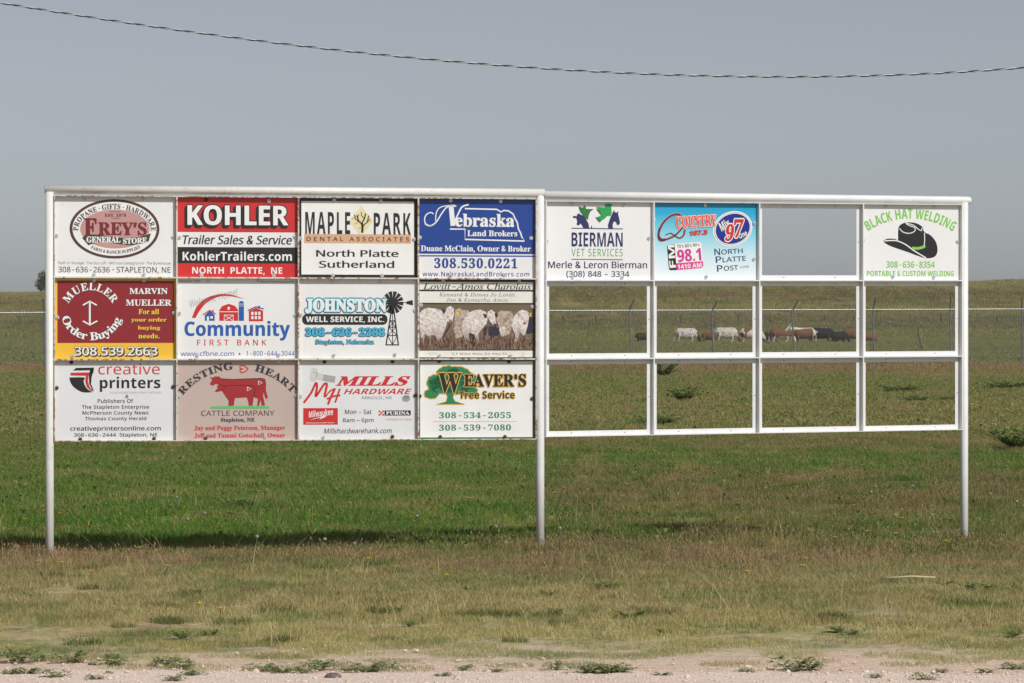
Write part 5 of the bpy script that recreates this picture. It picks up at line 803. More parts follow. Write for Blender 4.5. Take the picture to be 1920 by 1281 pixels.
-20,-4,-26,-14,-20,-20,-13,1,116,139,1,24,75,-6,-21,3,-14,9,-8,16,-3,21,0,126,-17,0,0,13,23,22,33,38,10,15,10,0,0,-69,38,0,0,-19,-38,0,0,-130,3,-8,4,-5,7,-2,13,6,10,15,10,-5,-24,-34,1,117,227,1,38,
79,-6,-24,4,-15,12,-9,21,-3,28,0,91,-1,13,-3,8,-6,5,-11,2,0,10,79,0,0,-143,1,-10,4,-7,7,-5,9,-1,17,4,15,14,0,110,-2,13,-3,9,-7,5,-12,1,0,10,81,0,0,-146,1,-11,4,-7,6,-4,11,-2,0,-10,-36,-4,-43,-10,0,
30,-12,-12,-14,-10,-16,-6,1,118,186,1,22,86,-6,-68,168,-5,8,-6,6,-9,2,0,10,101,0,0,-10,-17,-2,-4,-11,34,-91,33,86,1,5,-5,10,-18,3,0,10,62,0,0,-9,-10,-4,-7,-6,-5,-9,-66,-166,1,119,264,1,37,74,-6,-70,
179,-11,5,0,10,91,0,0,-10,-7,-1,-7,-5,-1,-8,32,-87,27,66,-10,27,-3,5,-5,3,-8,1,0,9,94,0,0,-10,-13,-3,-4,-9,1,-7,24,-73,30,76,1,5,-1,5,-9,5,-9,2,0,9,54,0,0,-9,-7,-2,-5,-4,-8,-17,-65,-162,-10,0,-40,
125,-50,-125,1,120,194,1,43,3,0,0,9,18,9,16,16,38,49,-49,77,-11,13,-13,5,0,10,100,0,0,-10,-13,-2,-4,-6,1,-5,25,-40,30,38,1,6,-1,4,-3,3,-6,2,-10,0,0,10,67,0,0,-8,-18,-9,-17,-17,-34,-42,60,-95,8,-7,6,
-1,0,-9,-100,0,0,10,8,0,9,4,1,4,-1,8,-27,43,-31,-41,-2,-7,5,-9,15,-3,0,-9,1,121,182,1,45,32,-85,-14,2,-12,7,-8,11,-2,14,2,10,5,9,8,6,11,2,9,-2,8,-4,5,-7,1,-16,2,-5,5,-2,8,4,9,11,9,18,7,24,-70,170,
-10,10,-8,1,0,10,101,0,0,-10,-16,-2,-3,-4,-1,-8,34,-92,30,80,2,14,-1,6,-4,4,-16,2,0,10,59,0,0,-10,-8,-2,-6,-6,-11,-23,-69,-187,-10,-18,-10,-13,-10,-8,-12,-5,1,122,178,1,20,8,0,0,9,94,165,-24,0,-20,
-2,-14,-7,-10,-13,-8,-21,-10,0,3,57,148,0,0,-12,-91,-161,16,0,25,3,18,8,13,16,10,23,9,0,-4,-65,1,48,228,2,24,114,-4,-33,5,-26,14,-19,22,-13,30,-7,37,-2,42,2,43,7,36,13,30,19,22,26,13,33,5,33,-5,25,
-13,19,-23,13,-29,7,-37,3,-42,-3,-42,-7,-37,-13,-30,-19,-22,-26,-14,16,114,22,19,9,11,24,5,39,2,52,-2,52,-5,38,-11,24,-19,8,-18,-8,-12,-24,-5,-38,-2,-52,2,-52,5,-39,11,-24,1,49,228,1,26,40,0,0,22,42,
1,6,4,4,8,1,13,0,204,-14,-17,-14,-13,-12,-9,-12,-3,-9,2,-8,6,-5,10,-2,12,28,10,16,8,19,13,28,22,46,0,0,-245,1,-11,3,-8,6,-6,44,-1,0,-22,1,50,228,1,45,14,0,0,42,61,61,22,25,16,21,12,19,7,18,4,19,1,20,
-2,20,-6,14,-10,8,-13,3,-18,-4,-12,-14,-6,-22,-2,-30,-21,2,-17,7,-10,12,-4,19,2,14,8,13,12,12,18,8,22,6,28,2,40,-5,29,-13,18,-22,6,-28,-1,-14,-4,-13,-7,-14,-10,-16,-32,-37,-92,-88,95,0,12,2,9,5,8,9,
5,12,3,13,24,0,-2,-86,1,51,228,1,71,99,-4,-28,2,-22,5,-17,8,-11,10,-7,12,-3,12,3,13,8,10,11,7,13,2,3,-23,11,-17,16,-9,20,-4,13,2,12,4,10,7,8,11,6,16,1,20,-4,22,-12,17,-20,11,-27,4,-25,0,0,25,27,0,23,
4,16,12,9,20,3,24,-2,19,-6,15,-11,10,-14,3,-13,-2,-10,-7,-6,-11,-4,-13,-2,-15,0,-15,-23,2,-16,7,-11,11,-3,16,5,20,17,17,29,11,39,4,39,-4,30,-13,18,-21,7,-28,-5,-26,-13,-20,-20,-16,-25,-12,17,-4,16,
-7,16,-9,13,-13,8,-17,3,-21,-2,-23,-7,-19,-11,-15,-14,-12,-17,-9,-18,-6,-20,-3,1,52,228,2,21,73,0,0,22,25,1,10,4,8,8,2,16,0,25,-113,0,0,25,116,190,57,0,0,-188,42,0,0,-27,-42,0,0,-25,2,-16,7,-8,11,-4,
18,-1,0,-22,5,34,103,84,0,0,90,3,59,-32,-58,1,53,228,1,53,100,-4,-28,2,-21,5,-16,8,-11,10,-6,12,-2,12,3,13,6,8,11,6,13,1,1,-11,3,-11,6,-11,8,-8,12,-6,15,-2,13,2,12,4,10,8,8,13,5,16,2,23,-4,26,-11,19,
-17,11,-24,4,-25,-2,-20,-5,-19,7,13,141,154,0,3,-74,-24,0,-5,20,-3,5,-5,3,-9,1,-84,0,-7,-75,19,4,26,2,42,-6,34,-16,21,-27,7,-38,-2,-25,-7,-20,-12,-16,-14,-13,-16,-9,-18,-6,-19,-4,1,54,228,2,45,119,
-4,-28,4,-25,11,-20,19,-15,26,-10,35,-3,43,2,33,5,30,9,28,13,23,16,20,20,15,24,9,27,3,24,-2,19,-4,13,-8,9,-9,6,-10,2,-12,-3,-12,-8,-10,-15,-7,-23,-3,-3,25,-3,11,-5,9,-7,6,-9,2,-22,-7,-17,-21,-11,-34,
-5,-46,9,6,13,5,15,3,19,1,33,-5,26,-17,17,-26,5,-36,-5,-39,-18,-32,-30,-20,16,121,23,13,4,11,12,7,21,2,30,-2,29,-8,19,-11,12,-16,4,-11,-2,-13,-5,-10,-6,-7,-7,3,-51,10,-34,14,-20,1,55,228,1,11,67,0,
109,246,-108,0,-16,-5,-7,-15,-3,-21,-24,0,2,86,194,0,0,-20,-112,-271,1,56,228,3,36,111,-4,-31,3,-25,8,-19,12,-13,16,-8,19,-3,20,4,24,13,19,19,16,24,14,-21,15,-16,17,-10,20,-3,22,2,18,7,18,11,15,18,
12,25,8,31,3,38,-5,27,-15,16,-23,6,-28,-4,-22,-11,-17,-17,-14,-23,-13,31,-18,21,-19,12,-21,4,-23,-7,-34,-21,-26,-33,-16,17,123,172,13,9,9,11,5,14,2,18,-5,23,-5,10,-7,7,-10,6,-11,1,-15,-3,-11,-10,-7,
-14,-2,-18,3,-19,8,-14,14,-11,16,113,19,19,4,14,10,10,17,3,20,-4,18,-10,15,-19,14,-27,14,-12,-10,-11,-13,-6,-16,-3,-19,3,-22,10,-17,15,-11,1,57,228,2,44,92,-4,-22,2,-17,5,-12,7,-9,10,-5,11,-1,11,1,8,
4,7,6,5,9,3,7,-17,10,-14,13,-9,19,-3,40,29,17,89,-10,-11,-13,-9,-16,-6,-19,-2,-32,5,-25,17,-17,26,-6,36,3,28,8,24,14,20,19,15,23,9,27,3,28,-4,24,-10,21,-19,15,-26,10,-34,3,-44,-1,-32,-5,-31,-9,-28,
-12,-24,-16,-19,-20,-15,-24,-10,14,112,141,13,2,11,6,9,9,7,11,-3,45,-9,30,-13,18,-17,6,-16,-5,-11,-13,-7,-21,-3,-30,10,-43,2,76,272,1,31,-15,0,2,8,19,2,11,5,8,11,6,18,55,206,-2,13,-5,6,-10,3,-14,2,2,
8,112,0,-3,-8,-15,-2,-12,-5,-8,-11,-6,-18,-55,-207,2,-8,5,-5,9,-3,43,-1,29,2,22,4,19,7,15,13,14,17,14,23,8,0,-27,-80,2,111,213,2,24,64,-5,-27,5,-21,13,-14,21,-4,28,2,23,8,23,13,22,16,20,19,17,22,13,
22,9,22,3,28,-5,22,-13,14,-21,4,-28,-2,-20,-7,-21,-10,-21,-13,-19,-16,-16,-19,-14,-29,-14,20,68,7,17,3,16,9,14,15,13,18,11,20,8,22,6,22,1,21,-8,33,-26,11,-20,-4,-20,-15,-18,-22,-15,-29,-10,-31,-3,
-29,2,-19,7,-14,11,-8,2,118,180,1,29,37,-5,-8,129,-4,28,-3,9,-9,9,-13,4,-4,0,2,7,50,10,8,-19,6,-58,4,-79,18,18,29,34,27,42,6,16,-18,24,-1,6,1,7,4,6,6,3,8,1,8,-1,6,-6,4,-8,1,-10,-17,-48,-51,-67,-51,
-57,2,105,108,2,16,74,239,-8,1,-6,5,-5,7,-2,8,2,7,5,7,6,5,8,2,8,-2,7,-5,5,-7,1,-7,-1,-9,-5,-6,-7,-5,22,20,-5,-15,6,-5,17,7,34,29,108,-1,7,-5,4,-8,3,-11,0,1,7,46,7,17,4,3,-1,1,-9,-41,-134,-3,-17,2,-8,
7,-3,14,7,21,24,6,-6,-34,-37,2,116,113,1,22,20,-5,-15,5,-5,16,1,11,39,145,-28,0,1,8,37,18,32,40,10,0,-16,-53,35,0,-3,-13,-35,0,-36,-136,-1,-9,2,-6,6,-2,12,7,19,22,6,-7,-31,-34,2,65,281,2,29,-51,0,1,
8,26,6,24,20,216,254,8,0,-10,-253,2,-12,6,-9,11,-4,16,-2,-1,-8,-114,0,2,8,19,2,10,6,6,12,2,19,2,49,-94,0,-6,-1,-5,-4,-46,-57,-5,-12,2,-7,5,-4,9,-3,13,0,-2,-8,3,87,111,89,0,4,111,2,109,334,1,58,249,
-4,-16,5,-5,18,1,13,31,113,1,9,-3,10,-9,3,-11,-3,-13,-8,-14,-12,-14,-17,-14,-20,-14,-24,-17,-39,-13,-44,-33,0,37,123,6,33,-3,8,-8,3,-8,-2,-23,-14,-26,-26,-21,-31,-15,-33,-21,-61,-32,0,45,154,0,6,-2,
7,-4,4,-21,3,2,8,26,2,37,8,3,-1,1,-6,-24,-77,57,62,48,21,18,-5,6,-18,-3,-22,-8,-34,52,60,47,19,18,-6,7,-18,-7,-32,-27,-105,2,-7,5,-2,7,2,21,22,5,8,5,-7,-29,-38,2,115,151,1,51,47,-5,-15,1,-21,7,-7,1,
-6,-2,-3,-4,-8,0,9,66,6,0,4,-25,8,-18,13,-11,16,-4,13,3,11,7,7,11,2,15,-3,14,-41,59,-7,20,-1,9,4,19,10,15,16,11,21,3,14,-1,12,-3,9,-4,7,-1,7,2,3,6,7,0,-9,-61,-6,0,-13,38,-27,13,-9,-1,-8,-6,-5,-7,-2,
-9,4,-14,17,-26,18,-24,11,-20,3,-10,1,-10,-2,-16,-6,-14,-10,-12,-12,-9,-15,-6,2,67,286,1,45,132,-6,-33,3,-28,11,-24,17,-17,22,-11,29,-4,32,4,30,9,29,15,28,19,26,22,23,26,19,42,19,43,6,25,-3,41,-10,8,
3,6,7,8,0,-17,-83,-8,0,0,12,-4,26,-11,19,-19,12,-25,4,-25,-4,-25,-10,-23,-16,-20,-21,-18,-25,-13,-29,-9,-31,-2,-33,5,-40,16,-30,26,-18,32,-7,52,13,47,38,8,-7,-26,-27,-28,-19,-30,-11,2,104,244,1,36,
185,-4,-16,3,-12,8,-7,13,-3,17,2,23,22,112,-5,18,-14,6,-23,-8,-24,-23,-19,-31,-11,-30,-22,-104,-38,0,57,273,-7,15,-25,5,4,17,75,0,-28,-126,-5,-17,5,0,36,41,39,14,33,-11,11,-34,-2,-18,-19,-87,-2,-31,
3,-15,11,-4,12,2,14,7,7,-12,-25,-17,2,114,136,1,27,-8,0,36,127,6,30,-2,8,-4,4,-20,3,1,8,63,12,3,-1,0,-4,-21,-78,42,62,30,21,7,-1,6,-5,4,-6,1,-8,-2,-11,-5,-8,-7,-5,-9,-2,-6,1,-6,3,-4,6,-2,7,-45,-68,
-33,-95,2,97,207,2,31,30,-5,-14,3,-11,8,-7,14,-2,19,4,33,11,34,19,32,25,28,28,19,28,7,20,-6,10,-16,5,17,31,0,-41,-149,-2,-11,2,-4,5,-2,12,7,18,20,6,-4,-31,-37,-27,-12,-13,5,-4,14,3,20,11,37,-23,-33,
-21,-24,-20,-14,18,50,20,9,2,11,7,11,10,22,29,18,36,6,18,4,18,2,16,-5,19,-16,6,-19,-5,-18,-15,-17,-24,-19,-47,-4,-16,-3,-30,5,-18,2,108,105,1,25,19,-4,-8,1,-7,4,-4,6,-1,16,63,239,-2,8,-4,5,-8,2,-13,
1,1,8,45,6,13,3,9,-1,1,-2,-69,-254,-1,-8,2,-7,5,-2,14,7,19,22,7,-6,-18,-22,-16,-15,-15,-9,2,75,275,1,54,-20,0,2,8,22,3,7,4,10,16,58,215,1,8,-2,9,-5,6,-10,3,-14,2,2,8,112,0,-2,-8,-18,-2,-10,-4,-8,-10,
-6,-18,-22,-88,5,0,102,82,18,17,5,12,-5,8,-19,3,2,8,99,0,-3,-8,-19,-4,-20,-11,-58,-44,-69,-55,92,-133,12,-11,12,-6,15,-2,-2,-8,-121,0,2,8,15,1,8,2,5,4,1,12,-11,21,-64,93,-6,-1,-2,-4,-27,-101,0,-7,2,
-10,5,-6,11,-3,16,-1,-2,-8,2,101,174,2,30,54,-4,-24,4,-17,13,-12,20,-3,27,2,20,5,20,10,21,13,19,15,17,18,15,29,15,29,5,16,-2,12,-6,7,-10,2,-13,-7,-24,-23,-22,-37,-18,-52,-11,-3,-27,10,-33,28,-11,30,
9,32,25,6,-6,-20,-21,-20,-15,-22,-8,12,39,96,36,9,27,16,16,20,6,24,-4,12,-11,4,-13,-3,-13,-8,-13,-13,-12,-17,-11,-21,2,110,221,1,42,135,-5,-9,1,-6,4,-4,7,-2,10,29,114,4,23,-3,9,-8,4,-8,-2,-10,-5,-33,
-31,-20,-28,-9,-15,-15,-36,-15,-50,-33,0,43,149,1,10,-1,7,-4,4,-7,2,-14,1,1,7,68,12,1,-5,-25,-79,30,36,28,26,25,16,21,5,17,-6,6,-16,-1,-16,-4,-18,-29,-101,2,-11,6,-3,14,9,18,26,7,-5,-30,-41,2,100,
215,2,44,37,-5,-18,3,-13,10,-8,16,-3,20,2,21,6,22,10,23,14,22,16,20,17,17,14,10,14,7,15,5,14,1,19,-4,11,-10,20,86,-1,6,-3,3,-6,2,-16,1,2,8,24,2,38,9,3,-1,1,-7,-67,-256,2,-11,8,-2,13,8,21,23,6,-5,-17,
-22,-16,-15,-14,-9,-13,-3,-16,5,-5,16,3,21,8,31,-21,-32,-20,-23,-21,-13,22,55,17,11,2,11,7,12,11,22,31,10,18,8,19,10,36,2,16,-2,11,-4,8,-6,4,-9,2,-20,-5,-20,-14,-19,-24,-15,-31,-11,-33,-4,-28,2,-12,
4,-10,8,-6,2,74,156,1,36,13,-6,-18,2,-14,8,-9,12,-3,14,2,9,4,7,7,5,8,2,8,-2,7,-4,4,-6,2,-8,-4,-13,2,-12,8,-2,8,2,6,8,10,30,49,184,5,25,-3,9,-6,5,-11,3,-17,1,3,9,117,0,-3,-8,-16,-2,-11,-4,-8,-10,-6,
-17,-42,-160,-13,-38,-17,-28,-22,-16,2,68,308,2,28,-22,0,3,8,18,2,12,5,8,11,6,18,54,202,1,8,-2,9,-5,6,-10,3,-14,2,2,8,108,0,38,-4,32,-10,26,-17,20,-23,11,-29,4,-34,-3,-32,-10,-31,-16,-28,-22,-25,-28,
-20,-32,-16,-37,-10,-41,-3,23,103,13,33,4,28,10,24,15,20,21,15,24,11,27,7,30,2,30,-5,41,-17,29,-28,18,-39,6,-11,0,-9,-2,-5,-3,-5,-6,-7,-22,-49,-181,-4,-24,2,-8,7,-5,12,-3,2,102,121,1,46,-29,-93,-11,
2,-8,5,-6,7,-1,9,3,13,12,4,10,-3,3,-13,-3,-8,1,-3,4,-1,10,3,9,12,11,35,38,203,-39,0,3,13,39,0,5,22,12,37,19,28,23,18,26,5,14,-2,12,-6,8,-9,2,-12,-5,-14,-15,-4,-11,4,-4,12,4,12,-3,6,-4,2,-4,0,-21,-13,
-14,-38,-10,-48,48,0,-3,-13,-48,0,-26,-128,-10,-40,-21,-56,-23,-31,2,110,221,1,42,135,-5,-9,1,-6,4,-4,7,-2,10,29,114,4,23,-3,9,-8,4,-8,-2,-10,-5,-33,-31,-20,-28,-9,-15,-15,-36,-15,-50,-33,0,43,149,1,
10,-1,7,-4,4,-7,2,-14,1,1,7,68,12,1,-5,-25,-79,30,36,28,26,25,16,21,5,17,-6,6,-16,-1,-16,-4,-18,-29,-101,2,-11,6,-3,14,9,18,26,7,-5,-30,-41,2,84,255,1,35,30,0,2,8,16,1,11,3,8,5,6,8,6,12,60,216,1,7,
-3,6,-19,1,-23,-1,-19,-4,-14,-7,-11,-10,-8,-14,-7,-18,-9,1,18,68,234,0,-13,-70,-7,0,-2,33,-8,13,-15,7,-24,2,-22,0,-5,-5,-57,-206,-6,-30,2,-9,7,-5,11,-3,21,-1,-3,-8,3,76,339,3,96,57,-4,-13,1,-12,3,
-11,5,-9,6,-6,9,-2,9,4,13,9,8,13,5,14,2,16,-2,17,-5,34,-15,14,25,20,48,-24,3,-20,7,-14,10,-11,11,-7,12,-5,12,-3,23,3,21,8,20,12,19,17,16,20,14,22,10,25,7,25,2,18,-1,19,-3,-2,-7,-18,3,-17,1,-23,-3,
-21,-7,-19,-11,-16,-14,-13,-17,-10,-19,-6,-20,-2,-21,2,-17,5,-13,7,-10,9,-8,22,-9,20,-3,36,74,28,46,15,19,16,17,17,12,17,8,18,3,15,-2,11,-7,5,-9,2,-12,-2,-16,-7,-19,-12,-22,-15,-21,-19,-22,-21,-19,
-25,-17,-26,-12,-7,-21,-12,-25,-13,-20,-15,-17,-16,-13,13,-7,24,-9,11,-1,14,2,14,6,14,9,14,12,13,15,10,18,7,-3,-9,-15,-11,-15,-15,-15,-16,-11,-18,-8,-20,-3,-15,1,-14,4,-27,12,-18,-8,-18,-5,-17,-3,17,
205,127,26,14,25,19,13,13,13,16,12,18,10,20,6,20,2,20,-1,9,-4,6,-5,4,-7,2,-15,-4,-13,-11,-16,-24,-15,-32,16,55,3,17,2,13,4,11,7,9,10,-29,16,-16,6,-16,1,-11,-1,-11,-3,-8,-6,-2,-10,2,-8,5,-6,8,-5,10,
-4,3,65,292,4,59,22,-9,-18,3,-14,8,-8,13,-3,17,2,16,8,12,11,8,14,3,9,-1,8,-4,4,-7,2,-8,-2,-9,-6,-6,-9,-5,-22,-7,-3,-9,2,-6,6,-6,9,-4,11,-2,44,15,52,44,-15,24,-5,23,3,16,8,13,13,9,15,3,21,-5,20,-16,
27,30,51,49,25,21,41,29,27,10,1,-5,-62,-117,-54,-120,24,7,24,19,46,44,18,15,11,5,4,-1,-19,-13,-45,-47,-31,-25,-18,-8,-18,-5,-3,-7,-54,-7,9,20,-30,13,-29,21,-27,-26,-26,-19,-24,-11,10,199,45,30,50,33,
51,72,104,-33,-19,-34,-29,-39,-38,-44,-46,12,-26,4,-41,10,124,63,50,54,-10,7,-10,2,-9,-1,-17,-11,-7,-9,-4,-9,-2,-10,3,-13,7,185,24,6,22,2,20,-4,25,-10,21,-50,-55,29,-22,3,67,279,2,89,154,0,-19,7,-16,
10,-11,14,-8,16,-2,17,2,16,5,19,-21,5,-16,11,-10,16,-3,21,4,25,14,24,22,22,27,17,31,11,33,4,14,-1,5,-3,-3,-3,-35,-5,-29,-12,-26,-20,-22,-24,-15,-25,-5,-23,9,-24,29,-11,12,22,16,21,39,41,21,18,22,16,
21,13,39,17,17,2,14,-2,10,-6,7,-9,2,-12,-2,-12,-7,-14,-11,-15,-32,-30,-20,-14,-23,-13,-23,-11,-25,-8,-25,-5,-17,-34,-6,-28,10,-28,30,-10,15,2,16,4,29,15,12,11,10,12,6,13,2,13,-2,12,-6,8,-8,6,-10,2,
-15,-3,-12,-7,-10,-12,-12,-28,-3,-11,-3,-2,-3,2,-1,6,2,16,5,15,9,12,11,10,13,6,15,2,15,-2,12,-7,7,-11,2,-15,-3,-17,-10,-18,-17,-16,-20,-12,-23,-9,-12,-2,15,164,109,26,6,26,11,25,16,25,21,22,23,14,19,
8,17,3,11,-4,12,-11,4,-23,-10,-34,-29,-39,-44,-19,-27,3,75,294,2,55,235,-2,-11,2,-9,6,-6,10,-2,13,4,18,4,11,18,34,3,15,-1,7,-5,4,-7,-2,-12,1,-2,4,2,5,8,2,15,-3,13,4,10,10,11,15,11,20,13,20,15,18,18,
15,20,13,18,9,13,3,1,-2,-1,-2,-11,-4,-12,-7,-10,-8,-37,-55,-29,-33,-18,-12,-20,-8,9,-6,7,-9,4,-11,2,-14,-2,-22,-7,-36,1,-5,3,-1,9,4,44,48,44,39,7,2,4,-1,-16,-11,-16,-15,-36,-42,-20,-21,-15,-13,-13,
-7,73,51,-7,-27,4,-22,9,-15,14,-5,18,3,14,7,12,11,8,15,2,16,-5,6,-14,-5,-14,-13,-6,-14,-4,-5,-8,3,-8,8,-8,14,-5,16,-2,15,2,13,4,13,8,12,12,26,38,31,57,20,30,24,32,-41,-26,-25,-9,-8,1,-6,4,-5,6,-1,7,
3,9,8,12,8,9,2,9,-3,1,-6,-1,-17,-9,-18,-14,-28,-28,-6,-3,-3,2,6,9,15,15,21,17,21,13,11,4,9,1,8,-1,7,-3,3,-5,2,-7,-2,-10,-14,-22,-2,-5,3,-3,32,17,89,70,2,-1,-1,-3,-10,-9,-10,-14,-11,-20,-40,-98,-17,
-33,-10,-14,-17,-19,-18,-14,-19,-11,-19,-7,-20,-5,3,68,303,3,82,90,-3,-22,2,-16,5,-10,8,-3,9,3,8,7,6,12,4,17,2,26,-4,35,-11,24,30,38,72,29,46,14,18,28,27,-32,22,-43,7,-33,-4,-30,-13,-26,-20,-23,-29,
-15,-31,-5,-26,3,-13,7,-11,11,-7,14,-2,16,2,15,7,14,10,13,12,11,16,8,17,6,18,2,19,-1,5,1,6,2,2,3,-2,1,-6,-3,-28,-10,-27,-15,-24,-20,-18,-22,-12,-22,-4,-16,2,-13,5,-12,9,-9,12,-6,13,-2,15,3,19,8,19,
13,17,16,16,20,15,23,11,35,13,35,4,47,-8,37,-23,17,9,11,4,2,-2,-2,-3,-16,-8,-6,-6,20,-35,7,-40,-2,-23,-5,-24,-9,-23,-12,-22,-15,-18,-16,-15,-26,-15,-28,-5,-24,3,-27,10,-29,-10,17,202,8,26,5,24,14,20,
23,16,29,11,32,3,32,-6,36,-17,34,-15,-28,-24,-75,-11,-26,-13,-21,-14,-17,-17,-15,-19,-12,20,-8,10,87,4,24,3,21,12,-30,11,-29,4,-19,-3,-7,-10,3,-6,8,-6,12,-4,3,74,215,2,74,-2,-107,-27,9,-9,27,3,15,8,
16,12,16,16,15,21,14,23,13,39,15,43,9,50,91,38,59,33,35,34,20,-30,-4,-30,-8,-29,-12,-27,-16,-24,-19,-20,-22,-20,-30,-7,-24,6,-17,17,-6,17,4,3,-3,-2,-3,-4,-2,-14,-1,-16,2,-13,9,-8,14,-3,18,7,29,21,29,
35,26,48,23,56,15,57,6,5,-1,2,-3,-22,-7,-10,-5,-11,-9,-18,-27,-54,-121,-20,-40,16,-3,12,-7,7,-10,3,-13,-3,-14,-8,-13,-13,-11,-15,-10,-17,-6,-17,-2,-5,1,-1,4,25,5,16,6,22,18,6,11,3,11,-9,20,-26,7,-18,
-30,-21,-28,-23,-25,-24,-20,-24,-17,-23,-13,-21,-8,16,-2,-100,24,7,26,21,33,41,44,66,-22,-4,-22,-7,-21,-10,-19,-12,-18,-14,-15,-14,-13,-15,-10,-14,-7,-13,-2,-11,6,-16,3,78,264,1,58,17,-3,-18,3,-13,9,
-8,12,-3,16,2,14,8,12,11,9,13,3,10,-2,8,-4,5,-6,1,-8,-1,-9,-6,-5,-22,-6,-11,-5,-4,-8,2,-7,6,-6,10,-5,11,-2,60,33,61,97,15,30,28,47,13,17,20,21,13,8,2,-1,1,-3,-2,-5,-5,-29,-2,-69,4,-57,4,-32,48,108,
15,26,12,13,11,5,9,-3,3,-8,-5,-8,-16,-5,-10,-5,-9,-10,-19,-40,-38,-86,3,-29,-40,-19,-7,60,-2,48,7,74,19,55,-30,-40,-65,-123,-32,-42,-33,-25,]
_gl = {}
_fc = bpy.data.curves.new('outline', 'CURVE'); _fc.dimensions = '2D'; _fc.fill_mode = 'BOTH'; _fo = bpy.data.objects.new('outline', _fc)
def _inside(p, q):
    c = False
    for a, b in zip(q, q[1:] + q[:1]):
        if (a.y > p.y) != (b.y > p.y) and p.x < (b.x - a.x) * (p.y - a.y) / (b.y - a.y) + a.x: c = not c
    return c
def _fill(loops):
    """fill outlines that may overlap: each outer outline with the holes that lie in it"""
    ar = [sum(a.x * b.y - b.x * a.y for a, b in zip(q, q[1:] + q[:1])) for q in loops]
    sg = 1 if ar[max(range(len(ar)), key=lambda k: abs(ar[k]))] > 0 else -1
    outs = [k for k in range(len(loops)) if ar[k] * sg > 0]; V = []; Z = []; Fq = []
    for gi, k in enumerate(outs):
        hs = [h for h in range(len(loops)) if ar[h] * sg < 0 and min((o for o in outs if _inside(loops[h][0], loops[o])), key=lambda o: abs(ar[o]), default=k) == k]
        _fc.splines.clear()
        for q in [loops[k]] + [loops[h] for h in hs]:
            sp = _fc.splines.new('POLY'); sp.points.add(len(q) - 1); sp.use_cyclic_u = True
            for pt, v in zip(sp.points, q): pt.co = (v.x, v.y, 0, 1)
        m = _fo.to_mesh(); n = len(V)
        V += [p.co[:2] for p in m.vertices]; Z += [0.3 * gi] * len(m.vertices); Fq += [tuple(i + n for i in p.vertices) for p in m.polygons]; _fo.to_mesh_clear()
    return np.column_stack([np.array(V).reshape(-1, 2), Z]), Fq
def _read_glyphs():
    p = 0; raw = {}; d = LETTERS
    while p < len(d):
        st, ch, a, nc = d[p:p + 4]; p += 4; loops = []
        for _ in range(nc):
            n = d[p]; p += 1; x = y = 0; q = []
            for _ in range(n):
                x += d[p]; y += d[p + 1]; p += 2; q.append(Vector((x / 400, y / 400, 0)))
            loops.append(q)
        raw[(st, chr(ch))] = (*_fill(loops), a / 400)
    return raw
_raw = _read_glyphs(); bpy.data.objects.remove(_fo)
def _pick(ch, st):
    for t_ in ((st, 2, 1, 0) if st == 3 else (st, 1, 0) if st == 2 else (st, 0)):
        if (t_, ch) in _raw: return _raw[(t_, ch)], t_
    raise KeyError(ch)
def adv(ch, st=0):
    return 0.26 if ch == ' ' else _pick(ch, int(st))[0][2]
def glyph(ch, off=0.0, st=0, iso=0.0):
    """triangles of one letter; off thickens its upright strokes, iso grows it all round, by stamping shifted copies each a hair in front of the last"""
    st = int(st); key = (ch, round(off, 4), st, round(iso, 4))
    if key in _gl: return _gl[key]
    (v, f, _), used = _pick(ch, st)
    n = len(v); ox = off * (0.55 if used == 1 else 1.0) + iso; oy = off * 0.38 + iso
    v3 = [v]; f3 = list(f)
    if ox > 0.001:
        N = 8 if ox < 0.05 else 14
        for k in range(N):
            a = 2 * math.pi * k / N
            v3.append(v + np.array([ox * math.cos(a), oy * math.sin(a), k + 1.0])); f3 += [tuple(i + n * (k + 1) for i in q) for q in f]
    _gl[key] = (np.vstack(v3), f3); return _gl[key]

